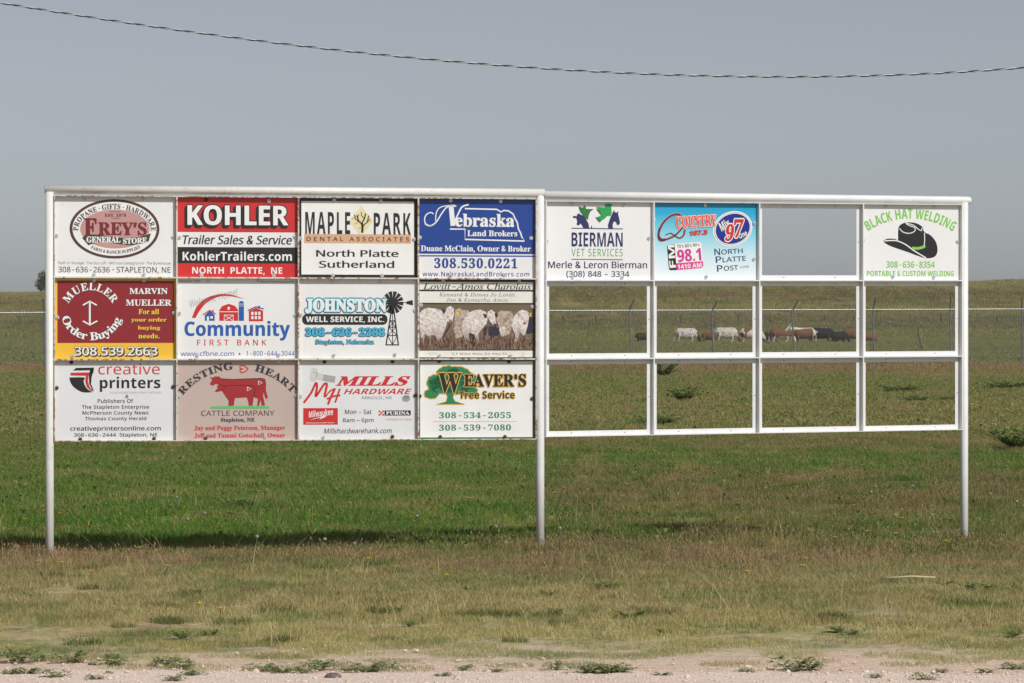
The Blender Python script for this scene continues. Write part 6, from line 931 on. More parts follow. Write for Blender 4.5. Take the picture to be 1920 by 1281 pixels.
class Sign:
    """one printed board bolted into a bay; artwork is given in the units of an enlargement of the sign with rect = its outline"""
    def __init__(s, S, c, r, rect, base, label, inset=0.006, desc=None):
        s.S, s.rect = S, rect; s.x0, s.y0, s.x1, s.y1 = rect
        s.sa, s.sb = S.cols[c] + inset, S.cols[c + 1] - inset
        s.r = r; s.layers = {}; s.cx = None; s.in_ = inset
        ctr = s.pt((s.x0 + s.x1) / 2, (s.y0 + s.y1) / 2, 0)
        m = MB(); n0, n1 = WN0 + FT + 0.001, WN0 + FT + 0.004; s.n = n1
        p = [s.pt(x, y, n) for n in (n0, n1) for x, y in ((s.x0, s.y1), (s.x1, s.y1), (s.x1, s.y0), (s.x0, s.y0))]
        m.hexa(p)
        s.root = m.build("sponsor_sign", [base], None, tuple(ctr)); tag(s.root, label, "sign", "sponsor signs bolted in the frame")
    def pt(s, x, y, n):
        u = (x - s.x0) / (s.x1 - s.x0); v = (s.y1 - y) / (s.y1 - s.y0)
        S = s.sa + (s.sb - s.sa) * u
        zb = s.S.rz(s.r + 1, S) + s.in_; zt = s.S.rz(s.r, S) - s.in_
        return s.S.P(S, zb + (zt - zb) * v, n)
    def put(s, part, v2, f, mat, lay, own=False):
        if own: s.k = getattr(s, 'k', 0) + 1; part = (part, s.k)
        elif own is None: part = (part, s.k)
        L = s.layers.setdefault(part, ([], [], [], []))
        k = len(L[0])
        L[0].extend(s.pt(q[0], q[1], s.n + 0.0007 * (lay + 1) + (0.00002 * q[2] if len(q) > 2 else 0)) for q in v2)
        L[1].extend(tuple(i + k for i in q) for q in f)
        if mat not in L[3]: L[3].append(mat)
        L[2].extend([L[3].index(mat)] * len(f))
    def poly(s, pts, mat, lay=0, part="emblem"):
        tri = tessellate_polygon([[Vector((x, y, 0)) for x, y in pts]])
        s.put(part, pts, [tuple(q) for q in tri], mat, lay)
    def rect_(s, x0, y0, x1, y1, mat, lay=0, part="colour_band"):
        s.put(part, [(x0, y0), (x1, y0), (x1, y1), (x0, y1)], [(0, 1, 2, 3)], mat, lay, part in ("colour_band", "white_field"))
    def ellipse(s, cx, cy, rx, ry, mat, lay=0, part="emblem", rot=0.0):
        P = []
        for k in range(48):
            a = k * math.pi / 24; x, y = rx * math.cos(a), ry * math.sin(a)
            P.append((cx + x * math.cos(rot) - y * math.sin(rot), cy + x * math.sin(rot) + y * math.cos(rot)))
        s.put(part, P, [tuple(range(48))], mat, lay)
    def rrect(s, x0, y0, x1, y1, r, mat, lay=0, part="emblem", rot=0.0):
        P = []; cx, cy = (x0 + x1) / 2, (y0 + y1) / 2
        for qx, qy, a0 in ((x1 - r, y1 - r, 0), (x0 + r, y1 - r, 90), (x0 + r, y0 + r, 180), (x1 - r, y0 + r, 270)):
            for k in range(7):
                a = math.radians(a0 + 15 * k); P.append((qx + r * math.cos(a), qy + r * math.sin(a)))
        P = [(cx + (x - cx) * math.cos(rot) - (y - cy) * math.sin(rot), cy + (x - cx) * math.sin(rot) + (y - cy) * math.cos(rot)) for x, y in P]
        s.put(part, P, [tuple(range(len(P)))], mat, lay)
    def stroke(s, pts, w, mat, lay=0, part="emblem", taper=None):
        n = len(pts); V = []; ws = [w] * n if taper is None else [w * (taper[0] + (taper[1] - taper[0]) * i / (n - 1)) for i in range(n)]
        for i, (x, y) in enumerate(pts):
            ax, ay = pts[max(i - 1, 0)]; bx, by = pts[min(i + 1, n - 1)]
            dx, dy = bx - ax, by - ay; q = math.hypot(dx, dy) + 1e-9
            V += [(x - dy / q * ws[i] / 2, y + dx / q * ws[i] / 2), (x + dy / q * ws[i] / 2, y - dx / q * ws[i] / 2)]
        s.put(part, V, [(2 * i, 2 * i + 1, 2 * i + 3, 2 * i + 2) for i in range(n - 1)], mat, lay)
    def curve(s, ctrl, w, mat, lay=0, part="emblem", taper=None, n=6):
        s.stroke(spline(ctrl, n), w, mat, lay, part, taper)
    def layout(s, text, off, serif, sp, iso=0.0):
        V = []; Fq = []; x = 0.0
        for ch in text:
            if ch == '\u2022':
                k = len(V); V += [(x + 0.15 + 0.085 * math.cos(a * .628), 0.36 + 0.085 * math.sin(a * .628), 0) for a in range(10)]; Fq.append(tuple(range(k, k + 10))); x += 0.3 + sp; continue
            if ch != ' ':
                v, f = glyph(ch, off, serif, iso); k = len(V); V += [(p[0] + x, p[1], p[2]) for p in v]; Fq += [tuple(i + k for i in q) for q in f]
            x += adv(ch, serif) + sp
        return V, Fq
    def text(s, text, bb, mat, lay=2, off=0.0, serif=False, sp=0.0, shear=0.0, outline=None, rot=0.0, part="lettering", under=None, wave=None):
        """fit the inked outline of the text to bb = (x0,y0,x1,y1); outline = [(offset, material), ...] printed beneath"""
        if not serif and off >= 0.028: serif, off = 4, max(0.0, off - 0.045)
        V, _ = s.layout(text, off, serif, sp)
        A = np.array([(x + shear * y, y) for x, y, _z in V]); lo, hi = A.min(0), A.max(0)
        x0, y0, x1, y1 = bb; kx = (x1 - x0) / (hi[0] - lo[0]); ky = (y1 - y0) / (hi[1] - lo[1])
        todo = [(0, mat, lay, 0, 0)]
        for i, (o, m_) in enumerate(outline or []): todo.append((o, m_, lay - 1 - i, 0, 0))
        if under: todo.append((max([0] + [o for o, _m in outline or []]), under[2], lay - 1 - len(outline or []), under[0], under[1]))
        cx, cy = (x0 + x1) / 2, (y0 + y1) / 2
        o_i = 0
        for o, m_, L, ddx, ddy in todo:
            V, Fq = s.layout(text, off, serif, sp, o); P = []
            for x, y, zz in V:
                X_ = x0 + (x + shear * y - lo[0]) * kx + ddx; Y_ = y1 - (y - lo[1]) * ky + ddy
                if wave: Y_ += wave(X_)
                if rot: X_, Y_ = cx + (X_ - cx) * math.cos(rot) - (Y_ - cy) * math.sin(rot), cy + (X_ - cx) * math.sin(rot) + (Y_ - cy) * math.cos(rot)
                P.append((X_, Y_, zz))
            s.put(part, P, Fq, m_, L, True if o_i == 0 else None); o_i += 1
    def arc(s, text, cx, cy, rx, ry, a0, a1, h, mat, lay=2, off=0.0, serif=False, below=False, outline=None, wx=1.0, part="lettering"):
        """letters along an ellipse from angle a0 to a1 (degrees, screen sense: 180 = left, 270 = top)"""
        if not serif and off >= 0.028: serif, off = 4, max(0.0, off - 0.045)
        N = 200; an = [math.radians(a0 + (a1 - a0) * i / N) for i in range(N + 1)]
        P = [(cx + rx * math.cos(a), cy + ry * math.sin(a)) for a in an]; D = [0.0]
        for p, q in zip(P, P[1:]): D.append(D[-1] + math.hypot(q[0] - p[0], q[1] - p[1]))
        ws = [adv(c, serif) if c != '\u2022' else 0.3 for c in text]; tot = sum(ws); k = D[-1] / tot; sc = h / 0.69
        todo = [(0, mat, lay)] + [(o, m_, lay - 1 - i) for i, (o, m_) in enumerate(outline or [])]
        x = 0.0; s.k = getattr(s, 'k', 0) + 1
        for ch, w in zip(text, ws):
            mid = (x + w / 2) * k; x += w
            if ch == ' ': continue
            j = min(int(np.searchsorted(D, mid)), N); j = max(j, 1); q = (mid - D[j - 1]) / (D[j] - D[j - 1] + 1e-9)
            px, py = P[j - 1][0] + (P[j][0] - P[j - 1][0]) * q, P[j - 1][1] + (P[j][1] - P[j - 1][1]) * q
            tx, ty = P[j][0] - P[j - 1][0], P[j][1] - P[j - 1][1]; q = math.hypot(tx, ty); tx, ty = tx / q, ty / q
            nx, ny = ty, -tx            # screen up side for a left-to-right path
            if ch == '\u2022':
                s.put(part, [(px + nx * h * .45 + h * .12 * math.cos(q_), py + ny * h * .45 + h * .12 * math.sin(q_)) for q_ in (0, 1.05, 2.1, 3.14, 4.19, 5.24)], [(0, 1, 2, 3, 4, 5)], mat, lay, None); continue
            for o, m_, L in todo:
                v, f = glyph(ch, off, serif, o)
                v0 = glyph(ch, 0, serif)[0]; c0 = (v0[:, 0].min() + v0[:, 0].max()) / 2
                wk = min(k, sc * 1.25) * wx
                s.put(part, [(px + (a - c0) * wk * tx + b * sc * nx, py + (a - c0) * wk * ty + b * sc * ny, zz) for a, b, zz in v], f, m_, L, None)
    def done(s, bolts):
        for part, (v, f, mi, mats) in s.layers.items():
            if isinstance(part, tuple): part = part[0]
            mesh_obj(part, v, f, mats, s.root, (0, 0, 0), mi).data.transform(Matrix.Translation(-s.root.location))
        for x, y, dark in bolts:
            m = MB(); n0 = s.n + 0.0005
            up = Vector((0, 0, 1)); u = s.S.u; n = s.S.n; c = s.pt(x, y, n0 + 0.0055)
            for r, a, b, seg in ((0.0145, 0.0, 0.002, 18), (0.0075, 0.002, 0.006, 6)):
                m.tube([c + n * a, c + n * b], r, seg, 0 if r > 0.01 else 1)
            m.build("bolt", [rust_m, rust_m] if dark else [zinc_m, zinc_m2], s.root)

def spline(P, n=6):
    out = []; Q = [P[0]] + list(P) + [P[-1]]
    for i in range(1, len(Q) - 2):
        for k in range(n):
            t = k / n; a, b, c, d = Q[i - 1], Q[i], Q[i + 1], Q[i + 2]
            out.append(tuple(0.5 * (2 * b[j] + (c[j] - a[j]) * t + (2 * a[j] - 5 * b[j] + 4 * c[j] - d[j]) * t * t + (3 * b[j] - a[j] - 3 * c[j] + d[j]) * t ** 3) for j in (0, 1)))
    out.append(tuple(P[-1])); return out

zinc_m = plain("zinc_washer", (0.66, 0.67, 0.67), 0.4, 0.25, 0.1, 60)
zinc_m2 = plain("zinc_bolt_head", (0.45, 0.46, 0.46), 0.35, 0.5, 0.1, 60)
rust_m = plain("rusty_bolt", lin(92, 66, 56), 0.8, 0.2, 0.25, 80)
def ink(name, r, g, b, rough=0.38):
    return plain("print_" + name, lin(r, g, b), rough, 0, 0.03, 5)
def board(name, r, g, b, rough=0.36):
    if name in _pm: return _pm[name]
    m, t, bs = new_mat(name); geo = t.n('ShaderNodeNewGeometry')
    n = t.noise(geo.outputs['Position'], 2.2, 5, 0.6); c = lin(r, g, b)
    mp = t.n('ShaderNodeMapping'); mp.inputs['Scale'].default_value = (14, 14, 1.2); t.l(geo.outputs['Position'], mp.inputs[0])
    st = t.noise(mp.outputs[0], 2.0, 5, 0.65)
    col = t.ramp(n, [(0.3, tuple(v * 0.93 for v in c[:3])), (0.7, c[:3])])
    col = t.mix(t.math('MULTIPLY', t.smooth(st, 0.55, 0.8), 0.12), col, lin(150, 138, 120))
    t.l(col, bs.inputs['Base Color']); bs.inputs['Roughness'].default_value = rough
    bp = t.n('ShaderNodeBump'); bp.inputs['Strength'].default_value = 0.12; bp.inputs['Distance'].default_value = 0.01
    t.l(n, bp.inputs['Height']); t.l(bp.outputs[0], bs.inputs['Normal'])
    _pm[name] = m; return m
WB = board("white_board", 236, 236, 236); OB = board("offwhite_board", 228, 229, 230); PINK = board("faded_pink_board", 198, 178, 170)
BLK = ink("black", 34, 34, 36); WHT = ink("white", 238, 238, 236); CHAR = ink("charcoal", 58, 57, 60); GREY = ink("grey", 132, 134, 138); LGREY = ink("pale_grey", 186, 188, 190)
RED = ink("red", 206, 44, 46); MAR = ink("maroon", 142, 34, 42); DMAR = ink("oxblood", 118, 40, 46); NAVY = ink("navy", 44, 48, 98); BLUE = ink("blue", 26, 66, 148); CBLUE = ink("bank_blue", 34, 92, 170)
YEL = ink("yellow", 246, 198, 62); GRN = ink("green", 92, 164, 84); FGRN = ink("forest_green", 44, 130, 88); LIME = ink("lime", 130, 200, 82); TAN = ink("tan", 218, 172, 138); CREAM = ink("cream", 232, 222, 176)
CYAN = ink("cyan", 70, 182, 222); LCY = ink("pale_cyan", 132, 214, 240); ROSE = ink("rose", 196, 148, 144); OLBR = ink("dark_olive", 68, 64, 52); GOLD = ink("gold", 224, 182, 84); MAG = ink("magenta", 208, 56, 150); PURP = ink("purple", 140, 52, 150); ORNG = ink("orange_red", 232, 78, 60)

# 1 -- general store
s = Sign(SL, 0, 0, (77, 97, 938, 668), WB, "white sign with a maroon and brown oval emblem in the corner beside the cream post")
s.ellipse(503, 327, 320, 212, OLBR, 0); s.ellipse(503, 327, 306, 199, DMAR, 1); s.ellipse(503, 327, 299, 193, WHT, 2); s.ellipse(505, 328, 247, 139, ROSE, 3)
s.arc("PROPANE \u2022 GIFTS \u2022 HARDWARE", 503, 335, 258, 150, 177, 363, 36, CHAR, 4, 0.012, True)
s.arc("FARM & RANCH SUPPLIES", 507, 330, 278, 174, 129, 49, 22, CHAR, 4, 0.008, True)
s.text("EST. 1979", (433, 218, 585, 242), CHAR, 4, 0.02, True)
s.text("F", (285, 252, 375, 385), DMAR, 4, 0.045, True); s.text("REY\u2019S", (385, 278, 732, 374), DMAR, 4, 0.045, True)
s.stroke([(470, 205), (545, 205)], 3, CHAR, 4); s.stroke([(480, 252), (540, 252)], 3, CHAR, 4)
s.poly(spline([(272, 390), (330, 368), (420, 374), (520, 388), (600, 392), (690, 380), (762, 358)]) + spline([(745, 415), (690, 432), (600, 442), (500, 430), (420, 418), (350, 432), (318, 445)]), OLBR, 5)
s.text("GENERAL", (303, 382, 545, 426), WHT, 6, 0.045, True); s.text("STORE", (562, 390, 733, 432), WHT, 6, 0.045, True, wave=lambda x: -(x - 648) * 0.06)
s.text("Stuff-it-Storage \u2022 The Sun Loft \u2022 Mill Iron Campground \u2022 The Bunkhouse", (102, 560, 902, 586), GREY, 1)
s.text("308-636-2636 \u2022 STAPLETON, NE", (104, 598, 902, 647), CHAR, 1, 0.004)
s.done([(293, 115, 0), (708, 112, 0), (90, 376, 0), (922, 381, 0), (356, 655, 0), (712, 652, 0)])

# 2 -- trailer dealer
s = Sign(SL, 1, 0, (952, 107, 1797, 668), WB, "red, white and black striped sign with bulky white capitals across its top")
s.rect_(952, 107, 1797, 352, RED); s.rect_(952, 458, 1797, 572, BLK); s.rect_(952, 572, 1797, 668, RED)
s.text("KOHLER", (1024, 162, 1735, 304), WHT, 4, 0.06, outline=[(0.04, BLK)], under=(-14, 16, BLK))
s.text("Trailer Sales & Service", (990, 372, 1760, 438), BLK, 1, 0.022, shear=0.2)
s.text("KohlerTrailers.com", (990, 488, 1760, 553), WHT, 1, 0.035)
s.text("NORTH  PLATTE,  NE", (1057, 598, 1692, 655), WHT, 1, 0.035)
s.done([(1155, 124, 1), (1597, 131, 0), (968, 390, 0), (1781, 380, 0), (1122, 655, 0), (1630, 655, 0)])

# 3 -- order buyer
s = Sign(SL, 0, 1, (77, 683, 938, 1258), board("yellow_board", 244, 194, 58), "maroon sign with yellow edges, a double arrow and curved white lettering")
s.rect_(97, 700, 928, 1145, MAR)
s.arc("MUELLER", 332, 940, 172, 172, 205, 334, 54, WHT, 3, 0.02, True, outline=[(0.03, BLK)])
s.arc("Order Buying", 340, 930, 215, 195, 171, 13, 56, WHT, 3, 0.02, True, outline=[(0.03, BLK)])
for dx, mt, L in ((4, BLK, 1), (0, WHT, 2)):
    s.stroke([(327 + dx, 850 + dx), (327 + dx, 1014 + dx)], 13, mt, L); s.stroke([(278 + dx, 876 + dx), (327 + dx, 848 + dx), (376 + dx, 876 + dx)], 11, mt, L); s.stroke([(278 + dx, 988 + dx), (327 + dx, 1016 + dx), (380 + dx, 988 + dx)], 11, mt, L)
for tx, bb, mt in (("MARVIN", (608, 752, 882, 796), WHT), ("MUELLER", (583, 835, 908, 880), WHT), ("For all", (673, 903, 820, 940), YEL), ("your order", (620, 965, 875, 1000), YEL), ("buying", (668, 1022, 828, 1058), YEL), ("needs.", (672, 1078, 825, 1113), YEL)):
    s.text(tx, bb, mt, 2, 0.025, True, under=(4, 4, BLK))
s.text("308.539.2663", (217, 1172, 808, 1235), WHT, 4, 0.02, outline=[(0.03, CHAR)], under=(7, 7, CHAR))
s.done([(357, 697, 0), (711, 697, 0), (97, 963, 0), (927, 929, 0), (206, 1236, 0), (762, 1232, 0)])

# 4 -- bank
s = Sign(SL, 1, 1, (952, 690, 1797, 1250), WB, "white sign with small red barn and blue silo under a red arc above blue lettering")
s.text("Member FDIC", (968, 700, 1120, 716), NAVY, 1); s.text("Equal Housing Lender", (1540, 702, 1780, 720), NAVY, 1)
s.text("Welcome Home!", (1035, 795, 1385, 850), LGREY, 1, 0.0, shear=0.35, rot=-0.26)
s.poly(spline([(1055, 965), (1090, 885), (1150, 830), (1230, 802), (1320, 800), (1425, 832)]) + spline([(1425, 832), (1320, 812), (1240, 818), (1160, 858), (1110, 915), (1082, 965)]), RED, 1)
s.poly([(1146, 985), (1146, 945), (1180, 915), (1215, 945), (1215, 985)], CBLUE, 1); s.rect_(1160, 955, 1175, 985, WHT, 2, "emblem"); s.rect_(1185, 953, 1202, 970, WHT, 2, "emblem")
s.stroke([(1132, 943), (1180, 912), (1222, 938)], 7, RED, 2); s.rect_(1198, 910, 1208, 928, RED, 1, "emblem")
s.poly([(1248, 985), (1248, 910), (1268, 882), (1315, 866), (1360, 882), (1380, 910), (1380, 985)], RED, 1)
s.stroke([(1250, 922), (1378, 922)], 5, WHT, 2); s.rect_(1306, 888, 1322, 908, WHT, 2, "emblem")
s.stroke([(1282, 985), (1282, 945), (1346, 945), (1346, 985)], 5, WHT, 2); s.stroke([(1284, 948), (1344, 984)], 4, WHT, 2); s.stroke([(1344, 948), (1284, 984)], 4, WHT, 3)
s.rect_(1385, 866, 1421, 985, CBLUE, 1, "emblem"); s.ellipse(1403, 864, 18, 18, CBLUE, 2); s.stroke([(1385, 868), (1421, 868)], 4, WHT, 3); s.stroke([(1385, 882), (1421, 882)], 3, WHT, 3)
s.poly([(1456, 988), (1456, 915), (1505, 893), (1556, 915), (1556, 988)], RED, 1); s.stroke([(1448, 912), (1505, 886), (1562, 902)], 7, CBLUE, 2); s.rect_(1522, 880, 1534, 898, CBLUE, 2, "emblem")
for wx in (1472, 1497, 1522):
    for wy in (922, 952): s.rect_(wx, wy, wx + 16, wy + 22, WHT, 2, "emblem")
s.text("Community", (1003, 985, 1747, 1124), CBLUE, 1, 0.055)
s.text("FIRST BANK", (1092, 1117, 1580, 1158), RED, 1, 0.008, sp=0.32)
s.text("www.cfbne.com", (977, 1197, 1350, 1232), CBLUE, 1); s.ellipse(1390, 1217, 7, 7, RED, 1); s.text("1-800-644-3044", (1437, 1197, 1778, 1230), CBLUE, 1)
s.done([(1172, 703, 0), (1520, 703, 0), (966, 933, 0), (1784, 945, 0), (1092, 1228, 0), (1665, 1225, 0)])

# 5 -- dental office
s = Sign(SL, 2, 0, (80, 118, 910, 675), board("black_board", 34, 34, 36), "white sign in a thick black border with a bare tree on a cream diamond")
s.rect_(99, 140, 889, 655, WHT, 0, "white_field")
s.text("MAPLE", (126, 216, 440, 370), BLK, 3, 0.03, sp=0.10); s.text("PARK", (606, 220, 866, 372), BLK, 3, 0.03, sp=0.10)
s.poly([(518, 172), (605, 278), (518, 382), (432, 278)], CREAM, 2)
for pp, w in (([(524, 360), (527, 318), (522, 292)], 15), ([(524, 302), (500, 280), (488, 238)], 9), ([(520, 296), (540, 262), (548, 225)], 9), ([(528, 312), (560, 285), (570, 240)], 7), ([(500, 282), (475, 262), (470, 232)], 6), ([(540, 264), (520, 240), (518, 215)], 5), ([(488, 250), (502, 232)], 5), ([(556, 285), (580, 262)], 5)):
    s.stroke(pp, w, BLK, 4)
for pp in ([(450, 265), (500, 240)], [(470, 300), (520, 275)], [(540, 300), (585, 275)], [(500, 330), (540, 310)]): s.stroke(pp, 9, TAN, 3)
s.rect_(118, 371, 868, 435, TAN, 1, "colour_band")
s.text("DENTAL ASSOCIATES", (135, 390, 855, 420), CHAR, 4, 0.004, sp=0.26)
s.text("North Platte", (202, 480, 780, 530), BLK, 2, 0.022); s.text("Sutherland", (222, 557, 750, 607), BLK, 2, 0.022)
s.done([(328, 134, 0), (655, 139, 0), (92, 403, 0), (889, 403, 0), (318, 659, 0), (664, 659, 0)])

# 6 -- land broker
s = Sign(SL, 3, 0, (930, 128, 1750, 682), WB, "deep blue sign over a white foot with a white outline map of a state")
s.rect_(930, 128, 1750, 514, BLUE); s.rect_(930, 524, 1750, 533, BLUE)
s.curve([(975, 300), (985, 312), (1015, 318), (1055, 290), (1090, 235), (1125, 190), (1160, 178), (1195, 180)], 9, WHT, 2, "lettering"); s.curve([(1035, 235), (1015, 225), (985, 240), (972, 275), (985, 308), (1020, 318)], 8, WHT, 2, "lettering")
s.curve([(1050, 285), (1055, 225), (1090, 185), (1185, 172)], 7, WHT, 2, "lettering")
s.stroke([(1158, 178), (1172, 318)], 34, WHT, 2, "lettering"); s.curve([(1168, 316), (1205, 240), (1235, 185), (1282, 168)], 11, WHT, 3, "lettering")
s.text("ebraska", (1187, 232, 1605, 325), WHT, 2, 0.035, True); s.text("Land Brokers", (1272, 348, 1625, 390), WHT, 2, 0.025, True)
s.stroke([(1255, 196), (1480, 200), (1510, 218), (1530, 207), (1562, 210), (1595, 232), (1608, 262), (1625, 292), (1632, 335), (1648, 365), (1657, 395), (1676, 422), (1256, 412), (1256, 340), (1150, 340)], 10, WHT, 2)
s.text("Duane McClain, Owner & Broker", (946, 455, 1720, 505), WHT, 2, 0.02, True)
s.text("308.530.0221", (1040, 543, 1625, 614), BLUE, 2, 0.02, True, sp=0.06); s.text("www.NebraskaLandBrokers.com", (958, 637, 1710, 672), BLUE, 2, 0.004, sp=0.06)
s.done([(1155, 141, 0), (1507, 144, 0), (939, 400, 0), (1722, 401, 0), (1157, 663, 0), (1535, 660, 0)])

# 7 -- well service
s = Sign(SL, 2, 1, (80, 690, 910, 1252), WB, "white sign with pale blue slab lettering and a black windmill")
s.text("JOHNSTON", (125, 830, 695, 932), WHT, 5, 0.05, True, outline=[(0.045, LCY), (0.085, BLK)])
s.rrect(104, 938, 702, 1014, 34, BLK, 1); s.text("WELL SERVICE, INC.", (130, 955, 680, 1003), WHT, 2, 0.055)
s.text("308-636-2388", (124, 1036, 684, 1096), CYAN, 4, 0.05, True, outline=[(0.045, BLK)])
s.text("Stapleton, Nebraska", (196, 1118, 607, 1160), CYAN, 4, 0.035, True, outline=[(0.04, BLK)])
for k in range(13):
    a = math.radians(k * 27.7 + 5); c_, s_ = math.cos(a), math.sin(a)
    s.poly([(740 + c_ * 22 - s_ * 6, 856 + s_ * 22 + c_ * 6), (740 + c_ * 74 - s_ * 15, 856 + s_ * 80 + c_ * 15), (740 + c_ * 74 + s_ * 13, 856 + s_ * 80 - c_ * 13), (740 + c_ * 22 + s_ * 6, 856 + s_ * 22 - c_ * 6)], BLK, 1)
s.ellipse(740, 856, 24, 24, BLK, 2); s.stroke([(740, 856), (845, 856)], 5, BLK, 1); s.poly([(836, 848), (880, 838), (882, 876), (836, 866)], BLK, 1)
for pp, w in (([(722, 880), (735, 935)], 22), ([(727, 930), (692, 1158)], 9), ([(750, 930), (779, 1158)], 9), ([(738, 935), (738, 1158)], 5), ([(688, 1156), (783, 1156)], 8), ([(718, 985), (758, 985)], 6), ([(712, 1030), (762, 1030)], 6), ([(703, 1090), (770, 1090)], 6), ([(720, 985), (762, 1030)], 5), ([(757, 985), (712, 1030)], 5), ([(712, 1030), (770, 1090)], 5), ([(763, 1030), (704, 1090)], 5), ([(704, 1090), (738, 1156)], 5), ([(770, 1090), (738, 1156)], 5)):
    s.stroke(pp, w, BLK, 1)
s.done([(313, 708, 0), (655, 707, 0), (92, 944, 0), (895, 910, 0), (324, 1230, 0), (754, 1226, 0)])

# 8 -- sign with a printed picture of pale cattle (enlargement 8.0: 780,520)
s = Sign(SL, 3, 1, (50, 30, 1790, 1220), board("black_board", 34, 34, 36), "black edged sign carrying a printed picture of pale cattle in brown grass")
IV = ink("ivory", 232, 230, 222)
s.rect_(64, 68, 1765, 186, IV, 0, "white_field"); s.rect_(64, 212, 1765, 384, IV, 0, "white_field"); s.rect_(58, 1105, 1762, 1205, IV, 0, "white_field")
pm, tn, bs = new_mat("printed_brown_grass"); tcn = tn.n('ShaderNodeTexCoord'); mpn = tn.n('ShaderNodeMapping'); mpn.inputs['Scale'].default_value = (1, 1, 0.5); tn.l(tcn.outputs['Object'], mpn.inputs[0])
tn.l(tn.ramp(tn.noise(mpn.outputs[0], 60, 6, 0.7), [(0.3, lin(70, 56, 48)), (0.5, lin(122, 98, 82)), (0.72, lin(160, 132, 106))]), bs.inputs['Base Color'])
pm2 = ink("olive_field", 112, 98, 74)
cm, tn, bs = new_mat("printed_pale_hide"); tcn = tn.n('ShaderNodeTexCoord')
sz = tn.n('ShaderNodeSeparateXYZ'); tn.l(tcn.outputs['Generated'], sz.inputs[0])
low_ = tn.smooth(tn.math('ADD', sz.outputs[2], tn.math('MULTIPLY', tn.math('SUBTRACT', tn.noise(tcn.outputs['Object'], 14, 4), 0.5), 0.5)), 0.62, 0.18)
tn.l(tn.mix(tn.math('MULTIPLY', low_, 0.6), tn.ramp(tn.noise(tcn.outputs['Object'], 48, 6, 0.7), [(0.36, lin(178, 162, 150)), (0.5, lin(216, 207, 201)), (0.62, lin(236, 232, 229))]), lin(150, 124, 104)), bs.inputs['Base Color'])
cm2, tn, bs = new_mat("printed_shaded_hide"); tcn = tn.n('ShaderNodeTexCoord')
tn.l(tn.ramp(tn.noise(tcn.outputs['Object'], 50, 6, 0.7), [(0.36, lin(140, 112, 94)), (0.6, lin(200, 184, 172))]), bs.inputs['Base Color'])
NUZ = ink("dusky_muzzle", 168, 108, 100); EARC = ink("dark_ear", 66, 52, 52); INKB = ink("ink_blue", 44, 44, 62); NUZ2 = ink("russet_grass", 134, 96, 76); TANB = ink("straw_grass", 164, 138, 112)
s.rect_(60, 405, 1765, 1090, pm, 0, "printed_picture"); s.rect_(60, 405, 1765, 520, pm2, 1, "printed_picture")
pp_ = "printed_picture"
s.poly([(580, 560), (620, 500), (680, 490), (790, 495), (830, 560), (800, 700), (760, 800), (700, 900), (600, 930), (585, 800)], cm2, 2, pp_)
s.poly([(590, 490), (680, 460), (690, 500), (640, 560), (600, 540)], cm2, 3, pp_); s.rect_(612, 520, 650, 566, YEL, 4, pp_)
s.poly([(64, 540), (120, 485), (190, 458), (300, 470), (380, 490), (440, 520), (560, 470), (575, 560), (560, 660), (520, 690), (480, 660), (450, 760), (410, 860), (405, 1000), (385, 1050), (350, 1000), (300, 880), (240, 870), (232, 1030), (200, 1030), (195, 890), (140, 850), (125, 1040), (100, 1040), (66, 780)], cm, 5, pp_)
s.poly([(470, 450), (530, 432), (575, 470), (582, 540), (560, 640), (540, 680), (500, 680), (480, 600), (452, 520)], cm, 6, pp_); s.poly([(385, 470), (450, 490), (440, 540), (415, 545)], EARC, 7, pp_); s.ellipse(524, 660, 24, 22, NUZ, 7, pp_); s.poly([(560, 560), (600, 500), (580, 480), (590, 620), (560, 660)], EARC, 4, pp_)
s.poly([(400, 900), (520, 700), (530, 720), (410, 945)], EARC, 6, pp_)
s.poly([(700, 690), (740, 600), (800, 530), (880, 495), (980, 485), (1050, 520), (1090, 580), (1060, 700), (990, 780), (940, 850), (945, 1000), (915, 1010), (880, 860), (800, 830), (790, 1010), (760, 1010), (720, 880), (690, 800)], cm, 8, pp_)
s.poly([(720, 690), (640, 760), (560, 800), (570, 770), (700, 660)], cm2, 8, pp_)
s.poly([(1075, 520), (1140, 485), (1190, 530), (1200, 640), (1210, 710), (1170, 740), (1110, 660), (1080, 600)], cm, 9, pp_); s.poly([(1010, 545), (1070, 560), (1065, 610), (1030, 610)], EARC, 10, pp_); s.poly([(1180, 545), (1235, 540), (1225, 600), (1195, 600)], EARC, 10, pp_); s.ellipse(1188, 718, 26, 20, EARC, 10, pp_)
s.poly([(1100, 740), (1200, 745), (1250, 770), (1250, 870), (1180, 880), (1140, 960), (1120, 880), (1095, 850)], INKB, 7, pp_); s.poly([(800, 850), (880, 840), (930, 1000), (800, 1010)], EARC, 6, pp_); s.poly([(1030, 760), (1080, 730), (1060, 860), (1010, 950)], EARC, 8, pp_)
s.poly([(1200, 620), (1230, 520), (1290, 500), (1440, 515), (1470, 600), (1440, 760), (1400, 860), (1290, 900), (1260, 800), (1240, 720)], cm2, 5, pp_)
s.poly([(1250, 790), (1300, 730), (1350, 760), (1330, 840), (1280, 890)], cm, 7, pp_)
s.poly([(1440, 680), (1470, 590), (1540, 510), (1600, 485), (1680, 510), (1700, 600), (1680, 720), (1640, 870), (1600, 880), (1560, 820), (1540, 920), (1510, 970), (1480, 970), (1490, 860), (1450, 780)], cm, 8, pp_)
s.poly([(1540, 510), (1600, 490), (1690, 520), (1680, 640), (1650, 710), (1610, 700), (1580, 600)], cm, 9, pp_); s.ellipse(1634, 690, 26, 20, NUZ, 10, pp_); s.poly([(1520, 525), (1570, 545), (1575, 590), (1540, 580)], cm2, 10, pp_)
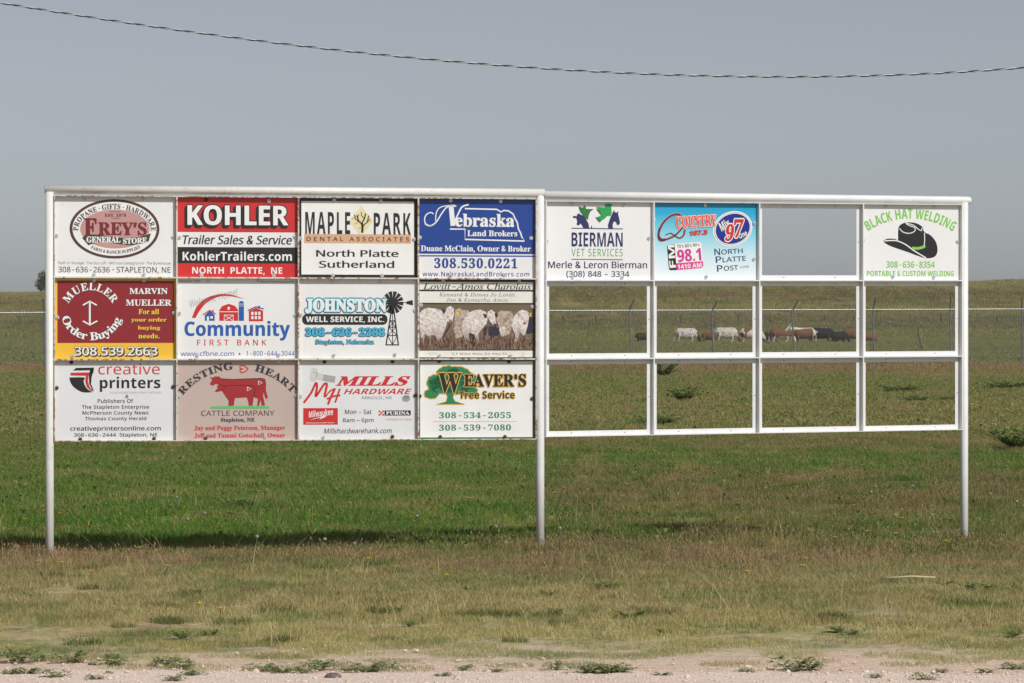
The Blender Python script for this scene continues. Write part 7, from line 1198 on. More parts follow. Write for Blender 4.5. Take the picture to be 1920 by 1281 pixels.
s.poly([(1690, 590), (1760, 600), (1762, 820), (1690, 850), (1640, 820), (1640, 740), (1680, 700)], INKB, 7, pp_); s.rect_(1706, 535, 1728, 590, YEL, 10, pp_)
gr_ = random.Random(3)
for k in range(260):
    x_ = gr_.uniform(64, 1750); y_ = gr_.uniform(930, 1085); h_ = gr_.uniform(40, 130) * (0.5 + (y_ - 900) / 250); s.stroke([(x_, y_), (x_ + gr_.uniform(-18, 18), y_ - h_ * .6), (x_ + gr_.uniform(-34, 34), y_ - h_)], 9, [pm, NUZ2, EARC, TANB][k % 4], 11, pp_, taper=(1, .3))
s.text("Lovitt-Amos Charolais", (115, 80, 1730, 183), CHAR, 1, 0.012, 2)
s.text("Kennard & Donna Jo Lovitt", (355, 228, 1490, 288), GREY, 1, 0.010, 2, sp=0.05); s.text("Jim & Kennetha Amos", (460, 308, 1380, 366), GREY, 1, 0.010, 2, sp=0.05)
s.text("3.5 Miles West On Hwy 92", (545, 1132, 1370, 1182), GREY, 1, 0.008, sp=0.06)
s.stroke([(195, 1150), (250, 1128), (340, 1150), (250, 1172), (195, 1150)], 6, LGREY, 1); s.curve([(1575, 1170), (1590, 1192), (1620, 1190), (1632, 1140)], 6, LGREY, 1); s.stroke([(1605, 1130), (1605, 1195)], 5, LGREY, 1)
s.done([(415, 60, 0), (1552, 65, 0), (85, 420, 0), (1750, 440, 0), (360, 1185, 0), (1420, 1182, 0)])
# 9 -- printer (enlargement 4.0: 80,660)
s = Sign(SL, 0, 2, (88, 62, 1000, 662), OB, "white sign with a curling black and red page emblem in the lowest row")
s.poly([(250, 118), (385, 116), (378, 160), (352, 152), (354, 136), (226, 138)], BLK, 1); s.poly([(385, 116), (366, 190), (362, 240), (384, 292), (372, 285), (348, 235), (345, 160), (356, 140)], BLK, 1)
s.poly([(208, 154), (346, 152), (338, 220), (352, 262), (378, 296), (360, 290), (330, 258), (318, 215), (324, 176), (210, 174)], RED, 2)
s.poly(spline([(198, 190), (310, 190), (306, 215), (318, 255), (345, 285), (372, 300)]) + spline([(372, 300), (300, 300), (240, 268), (210, 230), (198, 190)]), BLK, 1)
s.text("creative", (416, 86, 880, 168), RED, 1, -0.012); s.text("printers", (428, 184, 885, 298), BLK, 1, 0.045)
s.text("YOUR HOMETOWN PRINT PARTNER", (503, 296, 890, 312), LGREY, 1)
for tx, bb in (("Publishers Of", (412, 350, 680, 382)), ("The Stapleton Enterprise", (292, 396, 800, 433)), ("McPherson County News", (297, 440, 795, 477)), ("Thomas County Herald", (317, 484, 778, 518))): s.text(tx, bb, CHAR, 1, 0.016, sp=0.04)
s.text("creativeprintersonline.com", (205, 554, 888, 598), CHAR, 1, 0.018); s.text("308-636-2444  Stapleton, NE", (233, 606, 862, 642), CHAR, 1, 0.014)
s.ellipse(632, 332, 11, 12, GREY, 1, "smudge"); s.ellipse(628, 342, 15, 6, LGREY, 0, "smudge")
s.done([(213, 76, 1), (806, 80, 0), (104, 267, 1), (980, 261, 1), (280, 652, 1), (836, 650, 1)])

# 10 -- cattle company
s = Sign(SL, 1, 2, (1012, 62, 1905, 660), PINK, "faded pink sign with a red cow and calf standing on a green strip")
s.arc("RESTING", 1465, 560, 490, 430, 213, 266, 52, CHAR, 1, 0.035, True); s.arc("HEART", 1465, 560, 490, 430, 284, 325, 52, CHAR, 1, 0.035, True)
s.curve([(1540, 128), (1515, 108), (1490, 100), (1478, 112), (1482, 126), (1500, 128), (1482, 130), (1480, 146), (1492, 156), (1515, 148), (1540, 128)], 8, RED, 1)
CRED = ink("brick_red", 166, 42, 48)
s.poly([(1255, 188), (1275, 195), (1285, 184), (1325, 184), (1340, 200), (1420, 205), (1560, 200), (1640, 198), (1664, 205), (1672, 240), (1672, 290), (1686, 340), (1678, 356), (1664, 340), (1655, 300), (1650, 330), (1665, 400), (1640, 405), (1632, 360), (1620, 405), (1606, 405), (1612, 350), (1590, 345), (1560, 300), (1380, 300), (1350, 280), (1330, 250), (1300, 238), (1280, 252), (1258, 248), (1255, 236), (1272, 212)], CRED, 1)
s.poly([(1306, 258), (1320, 245), (1370, 255), (1440, 252), (1560, 252), (1585, 262), (1590, 300), (1580, 340), (1572, 402), (1545, 405), (1540, 370), (1530, 340), (1440, 345), (1432, 402), (1392, 404), (1395, 365), (1370, 330), (1345, 290), (1300, 300), (1292, 292), (1315, 268)], CRED, 3)
s.stroke([(1320, 245), (1370, 255), (1440, 252), (1560, 252), (1585, 262), (1590, 300), (1580, 340)], 4, BLK, 4); s.stroke([(1345, 290), (1370, 255)], 4, BLK, 4)
s.stroke([(1340, 200), (1420, 205), (1560, 200), (1640, 198), (1664, 205), (1672, 250)], 3, BLK, 4)
for x, y in ((1628, 232), (1545, 278)): s.stroke([(x - 13, y - 14), (x + 16, y), (x - 13, y + 14), (x - 13, y - 14)], 5, WHT, 5)
s.poly([(1262, 408)] + [(1262 + k * 12, 404 + (k % 2) * 4) for k in range(1, 36)] + [(1697, 408), (1697, 424), (1262, 424)], ink("bright_green", 92, 196, 110), 2)
s.text("CATTLE COMPANY", (1190, 440, 1735, 480), CHAR, 1); s.text("Stapleton, NE", (1335, 494, 1588, 532), CHAR, 1, 0.03, True)
s.text("Jay and Peggy Peterson, Manager", (1138, 553, 1815, 595), RED, 1, 0.025, True); s.text("Jeff and Tammi Gotschall, Owner", (1138, 609, 1815, 650), RED, 1, 0.025, True)
s.done([(1160, 74, 0), (1766, 70, 0), (1026, 330, 0), (1896, 328, 0), (1222, 648, 1), (1667, 636, 0)])

# 11 -- hardware store (enlargement 3.918: 540,660)
s = Sign(SL, 2, 2, (85, 60, 950, 642), OB, "white sign with slanted red lettering and a grey bolt and nut")
BG = ink("bolt_grey", 204, 204, 200); BG2 = ink("bolt_shade", 160, 160, 158)
s.poly([(182, 118), (220, 120), (226, 150), (205, 215), (172, 212), (166, 180)], BG, 1); s.poly([(215, 152), (270, 165), (266, 212), (208, 196)], BG, 1); s.poly([(268, 166), (354, 180), (346, 226), (262, 210)], BG2, 1); s.stroke([(190, 150), (222, 152)], 3, BG2, 2)
for k in range(6): s.stroke([(275 + k * 13, 170 + k * 2), (271 + k * 13, 212 + k * 2)], 4, LGREY, 2)
s.text("MILLS", (352, 178, 902, 250), RED, 1, 0.05, True, shear=0.35); s.text("HARDWARE", (412, 271, 912, 310), RED, 1, 0.045, shear=0.35)
s.text("A", (542, 323, 565, 348), GREY, 1); s.text("RNOLD, NE", (570, 327, 765, 352), GREY, 1)
s.curve([(122, 372), (175, 300), (210, 228), (218, 262), (210, 325), (268, 240), (290, 240), (275, 315), (280, 330)], 16, RED, 2); s.curve([(350, 268), (320, 330), (298, 385)], 16, RED, 2); s.curve([(385, 270), (365, 330), (350, 372)], 13, RED, 2); s.curve([(290, 345), (340, 325), (388, 318)], 12, RED, 3); s.curve([(280, 330), (310, 290), (350, 268)], 10, RED, 3)
s.poly([(842, 330), (862, 318), (890, 320), (900, 335), (898, 356), (878, 368), (850, 364), (840, 350)], BG2, 1); s.ellipse(870, 334, 19, 10, GREY, 2)
s.rect_(118, 412, 370, 533, RED, 1); s.text("Milwaukee", (155, 424, 335, 472), WHT, 2, 0.045, shear=0.25, rot=-0.12); s.poly([(160, 500), (290, 462), (275, 478), (345, 448), (235, 496), (250, 480)], WHT, 2)
s.text("Nothing but HEAVY DUTY", (140, 515, 345, 527), WHT, 2, 0.02)
s.text("Mon - Sat", (422, 424, 617, 457), CHAR, 1, 0.008); s.text("8am \u2013 6pm", (406, 486, 632, 525), CHAR, 1, 0.008)
s.rect_(712, 431, 904, 468, BLK, 1); s.text("PURINA", (722, 437, 895, 463), WHT, 2, 0.025, True)
for i in range(3):
    for j in range(3):
        if (i + j) % 2 == 0: s.rect_(669 + i * 13, 431 + j * 12.5, 682 + i * 13, 443.5 + j * 12.5, RED, 1, "emblem")
s.text("A DIFFERENCE YOU CAN SEE", (720, 490, 910, 504), ink("faded_red", 222, 150, 146), 1)
s.text("Millshardwarehank.com", (268, 560, 765, 598), CHAR, 1, 0.008, shear=0.2)
s.done([(272, 72, 1), (770, 71, 1), (96, 325, 0), (936, 321, 1), (264, 628, 0), (769, 624, 1)])

# 12 -- tree service
s = Sign(SL, 3, 2, (968, 62, 1822, 638), ink("green_board", 40, 112, 76), "white sign inside a green border with a green tree beside black lettering")
s.rect_(980, 74, 1806, 626, WHT, 0, "white_field")
def blob(cx, cy, rx, ry, n, jag, seed):
    r_ = random.Random(seed); return [(cx + rx * (1 + jag * r_.uniform(-1, 1)) * math.cos(2 * math.pi * k / n), cy + ry * (1 + jag * r_.uniform(-1, 1)) * math.sin(2 * math.pi * k / n)) for k in range(n)]
for grow, mt, L in ((7, GOLD, 1), (0, FGRN, 2)):
    for cx, cy, rx, ry, sd in ((1180, 165, 85, 58, 1), (1255, 165, 90, 48, 2), (1330, 215, 70, 60, 3), (1090, 225, 58, 52, 4), (1150, 245, 110, 62, 5), (1062, 310, 52, 32, 6), (1330, 290, 66, 36, 7), (1230, 260, 120, 50, 8)):
        s.poly(blob(cx, cy, rx + grow, ry + grow, 26, 0.12, sd), mt, L)
    s.poly([(1098 - grow, 384 + grow), (1170, 368 - grow), (1180 - grow, 330), (1165, 300), (1228, 300), (1218 + grow, 340), (1235, 366 - grow), (1305 + grow, 384 + grow)], mt, L)
s.text("W", (1112, 158, 1284, 306), BLK, 5, 0.02, True, outline=[(0.035, GOLD)], shear=0.05); s.text("EAVER'S", (1298, 166, 1757, 260), BLK, 5, 0.05, True, outline=[(0.045, GOLD)])
s.text("Tree Service", (1265, 288, 1672, 345), BLK, 5, 0.04, outline=[(0.05, GOLD)])
s.text("308-534-2055", (1118, 443, 1645, 488), FGRN, 1, 0.014, True, sp=0.05); s.stroke([(1072, 512), (1692, 512)], 4, GOLD, 1); s.text("308-539-7080", (1118, 533, 1645, 578), FGRN, 1, 0.014, True, sp=0.05)
s.done([(1118, 71, 1), (1630, 74, 1), (977, 325, 1), (1800, 346, 1), (1126, 623, 1), (1600, 624, 1)])

# 13 -- vet (enlargement 8.264: 1020,372)
s = Sign(SR, 0, 0, (14, 40, 1675, 1250), WB, "white sign with navy and green animal heads above tall navy capitals")
s.poly([(445, 268), (465, 256), (500, 268), (520, 225), (545, 220), (565, 240), (610, 252), (650, 310), (690, 380), (698, 446), (610, 446), (585, 400), (560, 372), (548, 402), (510, 402), (502, 380), (515, 350), (498, 290), (465, 294), (448, 284)], NAVY, 2)
s.poly([(536, 110), (600, 130), (622, 96), (645, 106), (652, 150), (770, 150), (715, 195), (690, 260), (682, 320), (645, 300), (600, 245), (560, 200), (540, 150)], ink("dark_green", 48, 116, 62), 1)
s.poly([(805, 125), (830, 116), (945, 122), (950, 95), (925, 75), (960, 78), (975, 64), (1015, 64), (1040, 74), (1075, 70), (1045, 95), (1050, 220), (1035, 260), (985, 255), (940, 300), (870, 345), (815, 280), (880, 250), (840, 160)], ink("leaf_green", 44, 158, 84), 1)
s.poly([(790, 275), (860, 295), (890, 330), (862, 362), (830, 330)], ink("dark_green", 48, 116, 62), 2); s.poly([(805, 150), (860, 165), (890, 240), (870, 235)], ink("dark_green", 48, 116, 62), 2)
s.poly([(1085, 160), (1098, 195), (1125, 205), (1155, 175), (1150, 225), (1165, 280), (1180, 360), (1160, 398), (1130, 390), (1120, 350), (1085, 340), (1065, 390), (1070, 446), (1000, 446), (992, 400), (1020, 310), (1050, 240)], NAVY, 2)
s.poly([(725, 446), (735, 400), (748, 446)], NAVY, 2)
s.stroke([(425, 450), (1227, 456)], 13, NAVY, 2); s.text("BIERMAN", (426, 515, 1224, 734), NAVY, 1, 0.03); s.text("VET SERVICES", (426, 768, 1224, 886), GRN, 1, 0.0, sp=0.1); s.stroke([(422, 932), (1225, 938)], 13, ink("dark_green", 48, 116, 62), 1)
s.text("Merle & Leron Bierman", (62, 960, 1608, 1072), NAVY, 1, 0.014); s.text("(308) 848 - 3334", (345, 1112, 1328, 1222), NAVY, 1, 0.014)
s.done([(428, 70, 0), (1242, 80, 0), (38, 656, 0), (1632, 598, 0), (438, 1208, 0), (1210, 1215, 0)])

# 14 -- radio stations (enlargement 8.264: 1220,375)
gm, tn, bs = new_mat("blue_to_white_print"); tcn = tn.n('ShaderNodeTexCoord'); sp_ = tn.n('ShaderNodeSeparateXYZ'); tn.l(tcn.outputs['Generated'], sp_.inputs[0])
tn.l(tn.ramp(sp_.outputs[2], [(0.0, lin(236, 240, 242)), (0.3, lin(206, 230, 238)), (0.62, lin(126, 204, 226)), (0.85, lin(40, 168, 210)), (1.0, lin(16, 150, 200))]), bs.inputs['Base Color']); bs.inputs['Roughness'].default_value = 0.36
s = Sign(SR, 1, 0, (60, 42, 1655, 1235), gm, "sky blue sign fading to white with several tilted emblems and a dark blue oval")
for w, mt, L in ((62, LGREY, 1), (46, DMAR, 2)):
    s.curve([(500, 310), (480, 240), (420, 222), (330, 250), (230, 340), (165, 460), (145, 570), (180, 630), (270, 610), (380, 560), (450, 500), (510, 430)], w * .62, mt, L, taper=(1.3, .8)); s.curve([(165, 430), (148, 540), (190, 610), (250, 610)], w * .9, mt, L, taper=(.5, .8))
    s.curve([(250, 545), (330, 515), (400, 560), (470, 590), (530, 540), (545, 460)], w * .6, mt, L, taper=(.5, 1.0))
s.text("COUNTRY", (408, 238, 1030, 420), ORNG, 5, 0.05, True, outline=[(0.045, WHT), (0.07, DMAR)], rot=-0.07)
s.text("107.3", (618, 470, 892, 540), ORNG, 4, 0.06, outline=[(0.05, DMAR)], rot=-0.08, shear=0.15)
s.ellipse(1280, 440, 312, 268, WHT, 1, rot=-0.45); s.ellipse(1280, 440, 292, 249, GREY, 2, rot=-0.45); s.ellipse(1280, 440, 286, 243, WHT, 3, rot=-0.45); s.ellipse(1280, 440, 270, 228, ink("royal_blue", 28, 40, 140), 4, rot=-0.45)
s.text("Mix", (1065, 310, 1235, 450), WHT, 6, 0.03, shear=0.2, rot=-0.5, outline=[(0.05, GREY)])
s.text("9", (1160, 365, 1300, 635), RED, 7, 0.045, True, shear=0.2, outline=[(0.05, WHT)]); s.text("7", (1295, 290, 1450, 580), RED, 7, 0.045, True, shear=0.12, outline=[(0.05, WHT)])
s.text("One", (1365, 490, 1500, 570), WHT, 9, 0.03, shear=0.2, rot=-0.5, outline=[(0.05, GREY)])
r0 = -0.085; cx_, cy_ = 550, 868
def R0(x, y): return (cx_ + (x - cx_) * math.cos(r0) - (y - cy_) * math.sin(r0), cy_ + (x - cx_) * math.sin(r0) + (y - cy_) * math.cos(r0))
s.rrect(290, 668, 815, 1072, 34, WHT, 1, rot=r0)
s.poly([R0(*p) for p in [(300, 674), (405, 668), (405, 1072), (300, 1066), (290, 1030), (290, 700)]], BLK, 2); s.poly([R0(*p) for p in [(405, 968), (815, 968), (815, 1040), (785, 1072), (405, 1072)]], ink("hot_pink", 222, 62, 150), 2)
s.text("FM", (170, 825, 526, 920), WHT, 3, 0.05, rot=r0 - math.pi / 2)
s.text("70's 80's 90's", (426, 680, 770, 730), CHAR, 3, 0.01, rot=r0); s.text("98.1", (430, 755, 795, 950), MAG, 3, 0.06, rot=r0); s.text("1410 AM", (435, 985, 800, 1055), WHT, 3, 0.05, rot=r0)
for big, small, x, y, w, hb in (("N", "ORTH", 1000, 742, 435, 100), ("P", "LATTE", 1020, 862, 465, 100), ("P", "OST", 1040, 1000, 325, 100)):
    s.text(big, (x, y + 8, x + 85, y + 108), NAVY, 2, 0.008, rot=-0.07); s.text(small, (x + 105, y + 12, x + w, y + 88), NAVY, 2, 0.006, rot=-0.07)
s.text(".COM", (1385, 1015, 1530, 1048), GREY, 2, 0.0, rot=-0.07)
s.done([(853, 78, 0), (76, 300, 0), (1612, 350, 0), (66, 944, 0), (1605, 910, 0), (870, 1190, 0)])

# 15 -- welder (enlargement 3.881: 1400,350)
s = Sign(SR, 3, 0, (842, 140, 1558, 678), WB, "white sign with a black cowboy hat under curved light green capitals")
s.arc("BLACK HAT WELDING", 1197, 850, 590, 612, 238, 302, 70, LIME, 1, 0.05, wx=1.0)
hat = spline([(998, 398), (1030, 384), (1080, 385), (1104, 392), (1106, 330), (1116, 290), (1160, 268), (1230, 270), (1280, 295), (1298, 335), (1340, 355), (1380, 400), (1395, 455), (1385, 500), (1350, 520), (1290, 518), (1180, 480), (1060, 440), (1010, 415)], 4)
s.poly(hat, BLK, 1); s.curve([(1005, 400), (1090, 398), (1160, 425), (1220, 468), (1310, 520)], 8, WHT, 2)
s.curve([(1206, 450), (1250, 452), (1290, 442), (1302, 432)], 20, LIME, 2)
s.curve([(1116, 310), (1140, 335), (1185, 345), (1225, 330), (1228, 305), (1195, 292), (1165, 278)], 6, WHT, 2); s.curve([(1160, 272), (1215, 285), (1250, 312), (1275, 325), (1280, 305)], 6, WHT, 2); s.curve([(1298, 340), (1300, 390), (1296, 436)], 6, WHT, 2)
s.text("308-636-8354", (1020, 545, 1375, 592), LIME, 1, 0.04); s.text("PORTABLE & CUSTOM WELDING", (878, 613, 1515, 652), LIME, 1, 0.045)
s.done([(1017, 148, 0), (1370, 146, 0), (850, 396, 0), (1542, 400, 0), (1066, 656, 0), (1366, 658, 0)])
# ------------------------------------------------------------------ cattle
def tube_ring(m, pts, rad, seg=12): m.tube(pts, rad, seg)
def cow_mesh(pose):
    m = MB()
    T = [(-.88, 1.06, .06, .10), (-.82, 1.03, .17, .24), (-.66, .99, .25, .33), (-.40, .95, .30, .36), (0, .91, .34, .385), (.35, .94, .31, .37), (.58, .99, .24, .34), (.74, 1.02, .16, .25), (.80, 1.03, .06, .12)]
    m.tube([(x, 0, z) for x, z, _, _ in T], [(ry, rz) for _, _, ry, rz in T], 16)
    if pose == 'graze':
        m.tube([(.55, 0, 1.08), (.80, 0, .92), (1.02, 0, .66), (1.14, 0, .44)], [(.15, .26), (.13, .21), (.105, .165), (.09, .13)], 12)
        H = [(1.10, .50), (1.20, .36), (1.30, .20), (1.36, .09)]; HR = [.115, .125, .085, .075]; ear = (1.10, .47)
    else:
        m.tube([(.55, 0, 1.08), (.78, 0, 1.14), (.98, 0, 1.22), (1.08, 0, 1.28)], [(.15, .26), (.13, .20), (.105, .155), (.10, .13)], 12)
        H = [(1.02, 1.36), (1.16, 1.30), (1.34, 1.16), (1.44, 1.08)]; HR = [.10, .13, .085, .08]; ear = (1.06, 1.36)
    m.tube([(x, 0, z) for x, z in H], HR, 12)
    for s_ in (-1, 1):
        m.ball((ear[0], s_ * .19, ear[1]), (.05, .11, .045), 8, 6)
        m.tube([(.50, s_ * .13, .95), (.50, s_ * .17, .68), (.48, s_ * .17, .42), (.49, s_ * .17, .10), (.51, s_ * .17, 0)], [(.11, .15), (.085, .11), .058, .05, .06], 10)
        m.tube([(-.62, s_ * .14, 1.0), (-.58, s_ * .19, .74), (-.66, s_ * .18, .46), (-.62, s_ * .18, .12), (-.60, s_ * .18, 0)], [(.13, .22), (.11, .16), .066, .05, .06], 10)
    m.tube([(-.86, 0, 1.16), (-.95, .02, 1.0), (-.96, .03, .62), (-.95, .03, .42), (-.94, .03, .32)], [.04, .03, .025, .05, .02], 8)
    m.ball((-.35, 0, .62), (.16, .14, .12), 10, 8)
    o = m.build("cow_source", [], None)
    rm = o.modifiers.new("join", 'REMESH'); rm.mode = 'VOXEL'; rm.voxel_size = 0.035
    sm = o.modifiers.new("soft", 'SMOOTH'); sm.iterations = 3; sm.factor = 0.4
    dg = bpy.context.evaluated_depsgraph_get(); me = bpy.data.meshes.new_from_object(o.evaluated_get(dg))
    bpy.data.objects.remove(o)
    me.polygons.foreach_set('use_smooth', [True] * len(me.polygons)); return me
GRAZE, STAND = cow_mesh('graze'), cow_mesh('stand')
def hide(name, base, patch=None, amount=0.0, scale=2.2, head=None, top=None, speck=None, belly=None):
    m, t, b = new_mat(name); tc = t.n('ShaderNodeTexCoord'); O = tc.outputs['Object']; sp = t.n('ShaderNodeSeparateXYZ'); t.l(O, sp.inputs[0])
    fur = t.noise(O, 14, 4); col = t.mix(fur, tuple(c * 0.8 for c in base[:3]) + (1,), tuple(min(1, c * 1.12) for c in base[:3]) + (1,))
    n = t.noise(O, scale, 2, 0.45); n9 = t.noise(O, 11, 2, 0.5)
    if patch: col = t.mix(t.smooth(n, 0.56 - amount, 0.58 - amount), col, patch)
    if top: col = t.mix(t.smooth(t.math('ADD', sp.outputs[2], t.math('MULTIPLY', n, 0.35)), 1.36, 1.42), col, top); col = t.mix(t.smooth(sp.outputs[0], -.62, -.72), col, top)
    if belly: col = t.mix(t.smooth(t.math('ADD', sp.outputs[2], t.math('MULTIPLY', n, 0.3)), 0.86, 0.80), col, belly)
    if speck: col = t.mix(t.math('MULTIPLY', t.smooth(n9, 0.55, 0.60), 0.75), col, speck)
    if head: col = t.mix(t.smooth(t.math('ADD', sp.outputs[0], t.math('MULTIPLY', n9, 0.2)), 0.98, 1.04), col, head)
    t.l(col, b.inputs['Base Color']); b.inputs['Roughness'].default_value = 0.8; b.inputs['Specular IOR Level'].default_value = 0.2
    return m
WHI = (0.66, 0.62, 0.55, 1); BLA = (0.018, 0.017, 0.018, 1); BRO = (0.19, 0.085, 0.045, 1); DBR = (0.055, 0.028, 0.018, 1)
h_speck = hide("white_hide_dark_head", WHI, speck=(.16, .12, .1, 1), head=BLA); h_speck2 = hide("white_hide_brown_head", WHI, speck=(.2, .11, .07, 1), head=BRO)
h_brw = hide("white_and_brown_hide", WHI, patch=BRO, amount=0.06, scale=1.6); h_bro = hide("brown_hide", BRO); h_bel = hide("brown_hide_white_belly", BRO, belly=WHI)
h_dbr = hide("dark_brown_hide", DBR); h_bla = hide("black_hide", BLA); h_pin = hide("brown_hide_white_back", BRO, top=WHI, head=WHI); h_blw = hide("black_hide_white_patch", BLA, patch=WHI, amount=-0.08, scale=1.9)
horn_m = plain("pale_horn", (0.5, 0.45, 0.35), 0.6)
herd = [  # middle px, distance, facing, yaw, scale, mesh, hide, label
    (1207, 349, 1, 10, .72, GRAZE, h_dbr, "small dark brown calf grazing apart from the herd with its tail hanging"),
    (1286, 346, 1, 8, 1.0, GRAZE, h_speck, "white speckled cow with a black head grazing beside a fence post"),
    (1331, 350, 1, -14, .74, GRAZE, h_bro, "reddish brown calf grazing between the two white speckled cows"),
    (1361, 345, 1, 12, 1.04, GRAZE, h_speck2, "white speckled cow with a brown head grazing"),
    (1408, 347, 1, 6, 1.0, GRAZE, h_brw, "white cow with brown side patches partly behind a frame bar"),
    (1441, 350, -1, 24, .74, GRAZE, h_bla, "small black calf beside the dark brown cow with a pale belly"),
    (1464, 346, 1, 14, 1.02, GRAZE, h_bel, "brown cow with a pale belly standing before the white backed cow"),
    (1507, 343, -1, 10, 1.04, STAND, h_pin, "brown cow with a white back and raised white head"),
    (1541, 352, 1, -8, 1.04, GRAZE, h_blw, "black cow with white flank patches behind the white backed cow"),
    (1573, 347, 1, 20, .80, GRAZE, h_bla, "black calf without markings grazing near the frame bar"),
    (1599, 351, 1, 0, .98, GRAZE, h_bro, "reddish brown cow grazing at the far end of the herd"),
    (1626, 346, 1, 18, .74, GRAZE, h_bro, "reddish brown calf grazing last in the herd next to a leaning post")]
for px, Y, fd, yaw, sc, me, hm, lab in herd:
    md = me.copy(); md.materials.clear(); md.materials.append(hm)
    o = bpy.data.objects.new("cow" if sc > .9 else "calf", md); COL.objects.link(o)
    x = (px - 960) * Y / F; o.location = (x, Y, tz(x, Y) - 0.22 * sc); o.scale = (sc * 1.06, sc * 1.2, sc * 1.2); o.rotation_euler = (0, 0, math.radians(yaw) + (0 if fd > 0 else math.pi))
    tag(o, lab, "cow" if sc > .9 else "calf", "cattle grazing in the pasture")
    if me is STAND:
        for s_ in (-1, 1):
            m = MB(); m.tube([(1.02, s_ * .09, 1.42), (1.03, s_ * .20, 1.48), (1.07, s_ * .25, 1.60)], [.035, .028, .008], 8)
            h_ = mesh_obj("horn", m.v, m.f, horn_m, o, (0, 0, 0), m.m, True)

# ------------------------------------------------------------------ tree on the skyline
leaf_m, t, b = new_mat("tree_leaves"); oi = t.n('ShaderNodeNewGeometry'); nz = t.noise(oi.outputs['Position'], 1.1, 4)
t.l(t.ramp(nz, [(0.3, (0.04, 0.075, 0.03, 1)), (0.7, (0.10, 0.15, 0.06, 1))]), b.inputs['Base Color']); b.inputs['Roughness'].default_value = 0.7
bark_m = plain("tree_bark", (0.11, 0.085, 0.06), 0.95, 0, 0.2, 4)
Yt = 790.0; xt = (93 - 960) * Yt / F; zt = tz(xt, Yt)
tree = empty("broadleaf_tree", (xt, Yt, zt)); tag(tree, "dark round tree on the skyline hidden partly by the cream post", "tree")
m = MB(); m.tube([(xt, Yt, zt - .3), (xt + .1, Yt, zt + 1.2), (xt - .1, Yt + .1, zt + 2.6)], [.26, .2, .12], 8)
for dx, dy, dz in ((1.4, .3, 2.9), (-1.3, -.4, 2.8), (.4, -1.1, 3.4), (-.4, 1.0, 3.3)): m.tube([(xt, Yt, zt + 1.3), (xt + dx * .5, Yt + dy * .5, zt + (1.3 + dz) / 2 + .2), (xt + dx, Yt + dy, zt + dz)], [.12, .08, .03], 6)
m.build("trunk", [bark_m], tree, smooth=True)
def leaves(center_list, n, size, rnd):
    V = []; Fq = []
    for _ in range(n):
        cx_, cy_, cz_, r = rnd.choice(center_list); v = Vector((rnd.gauss(0, 1), rnd.gauss(0, 1), rnd.gauss(0, 1))).normalized() * r * (0.55 + 0.5 * rnd.random())
        c = Vector((cx_, cy_, cz_)) + v; a = Vector((rnd.gauss(0, 1), rnd.gauss(0, 1), rnd.gauss(0, 1))).normalized(); bb_ = a.cross(Vector((rnd.random(), rnd.random(), 1))).normalized(); s_ = size * rnd.uniform(.6, 1.3); k = len(V)
        V += [c - a * s_, c + bb_ * s_ * .6, c + a * s_, c - bb_ * s_ * .6]; Fq.append((k, k + 1, k + 2, k + 3))
    return V, Fq
rr = random.Random(5)
cl = [(xt + rr.uniform(-1.7, 1.7), Yt + rr.uniform(-1.5, 1.5), zt + rr.uniform(1.3, 3.4), rr.uniform(.7, 1.25)) for _ in range(16)] + [(xt - .2, Yt, zt + 3.3, 1.0), (xt + .5, Yt, zt + 3.5, .9), (xt - 1.5, Yt, zt + 1.4, 1.0), (xt + 1.5, Yt, zt + 1.5, 1.0)]
V, Fq = leaves(cl, 5200, .20, rr); mesh_obj("crown", V, Fq, leaf_m, tree, tree.location)

# ------------------------------------------------------------------ weeds, flowers, stones
weed_m, t, b = new_mat("weed_leaves"); at_ = t.n('ShaderNodeAttribute'); at_.attribute_name = 'rnd'; oi = t.n('ShaderNodeObjectInfo')
wc = t.ramp(at_.outputs['Fac'], [(0.0, (0.15, 0.25, 0.065, 1)), (0.5, (0.22, 0.34, 0.11, 1)), (0.8, (0.31, 0.36, 0.16, 1)), (1.0, (0.44, 0.36, 0.24, 1))])
wc = t.mix(t.math('MULTIPLY', oi.outputs['Random'], 0.22), wc, (0.30, 0.27, 0.15, 1))
m_nt = weed_m.node_tree; m_nt.nodes.remove(b); d_ = t.n('ShaderNodeBsdfDiffuse'); tr_ = t.n('ShaderNodeBsdfTranslucent'); mx_ = t.n('ShaderNodeMixShader'); mx_.inputs[0].default_value = 0.35
t.l(wc, d_.inputs[0]); t.l(wc, tr_.inputs[0]); t.l(d_.outputs[0], mx_.inputs[1]); t.l(tr_.outputs[0], mx_.inputs[2]); t.l(mx_.outputs[0], m_nt.nodes['Material Output'].inputs[0])
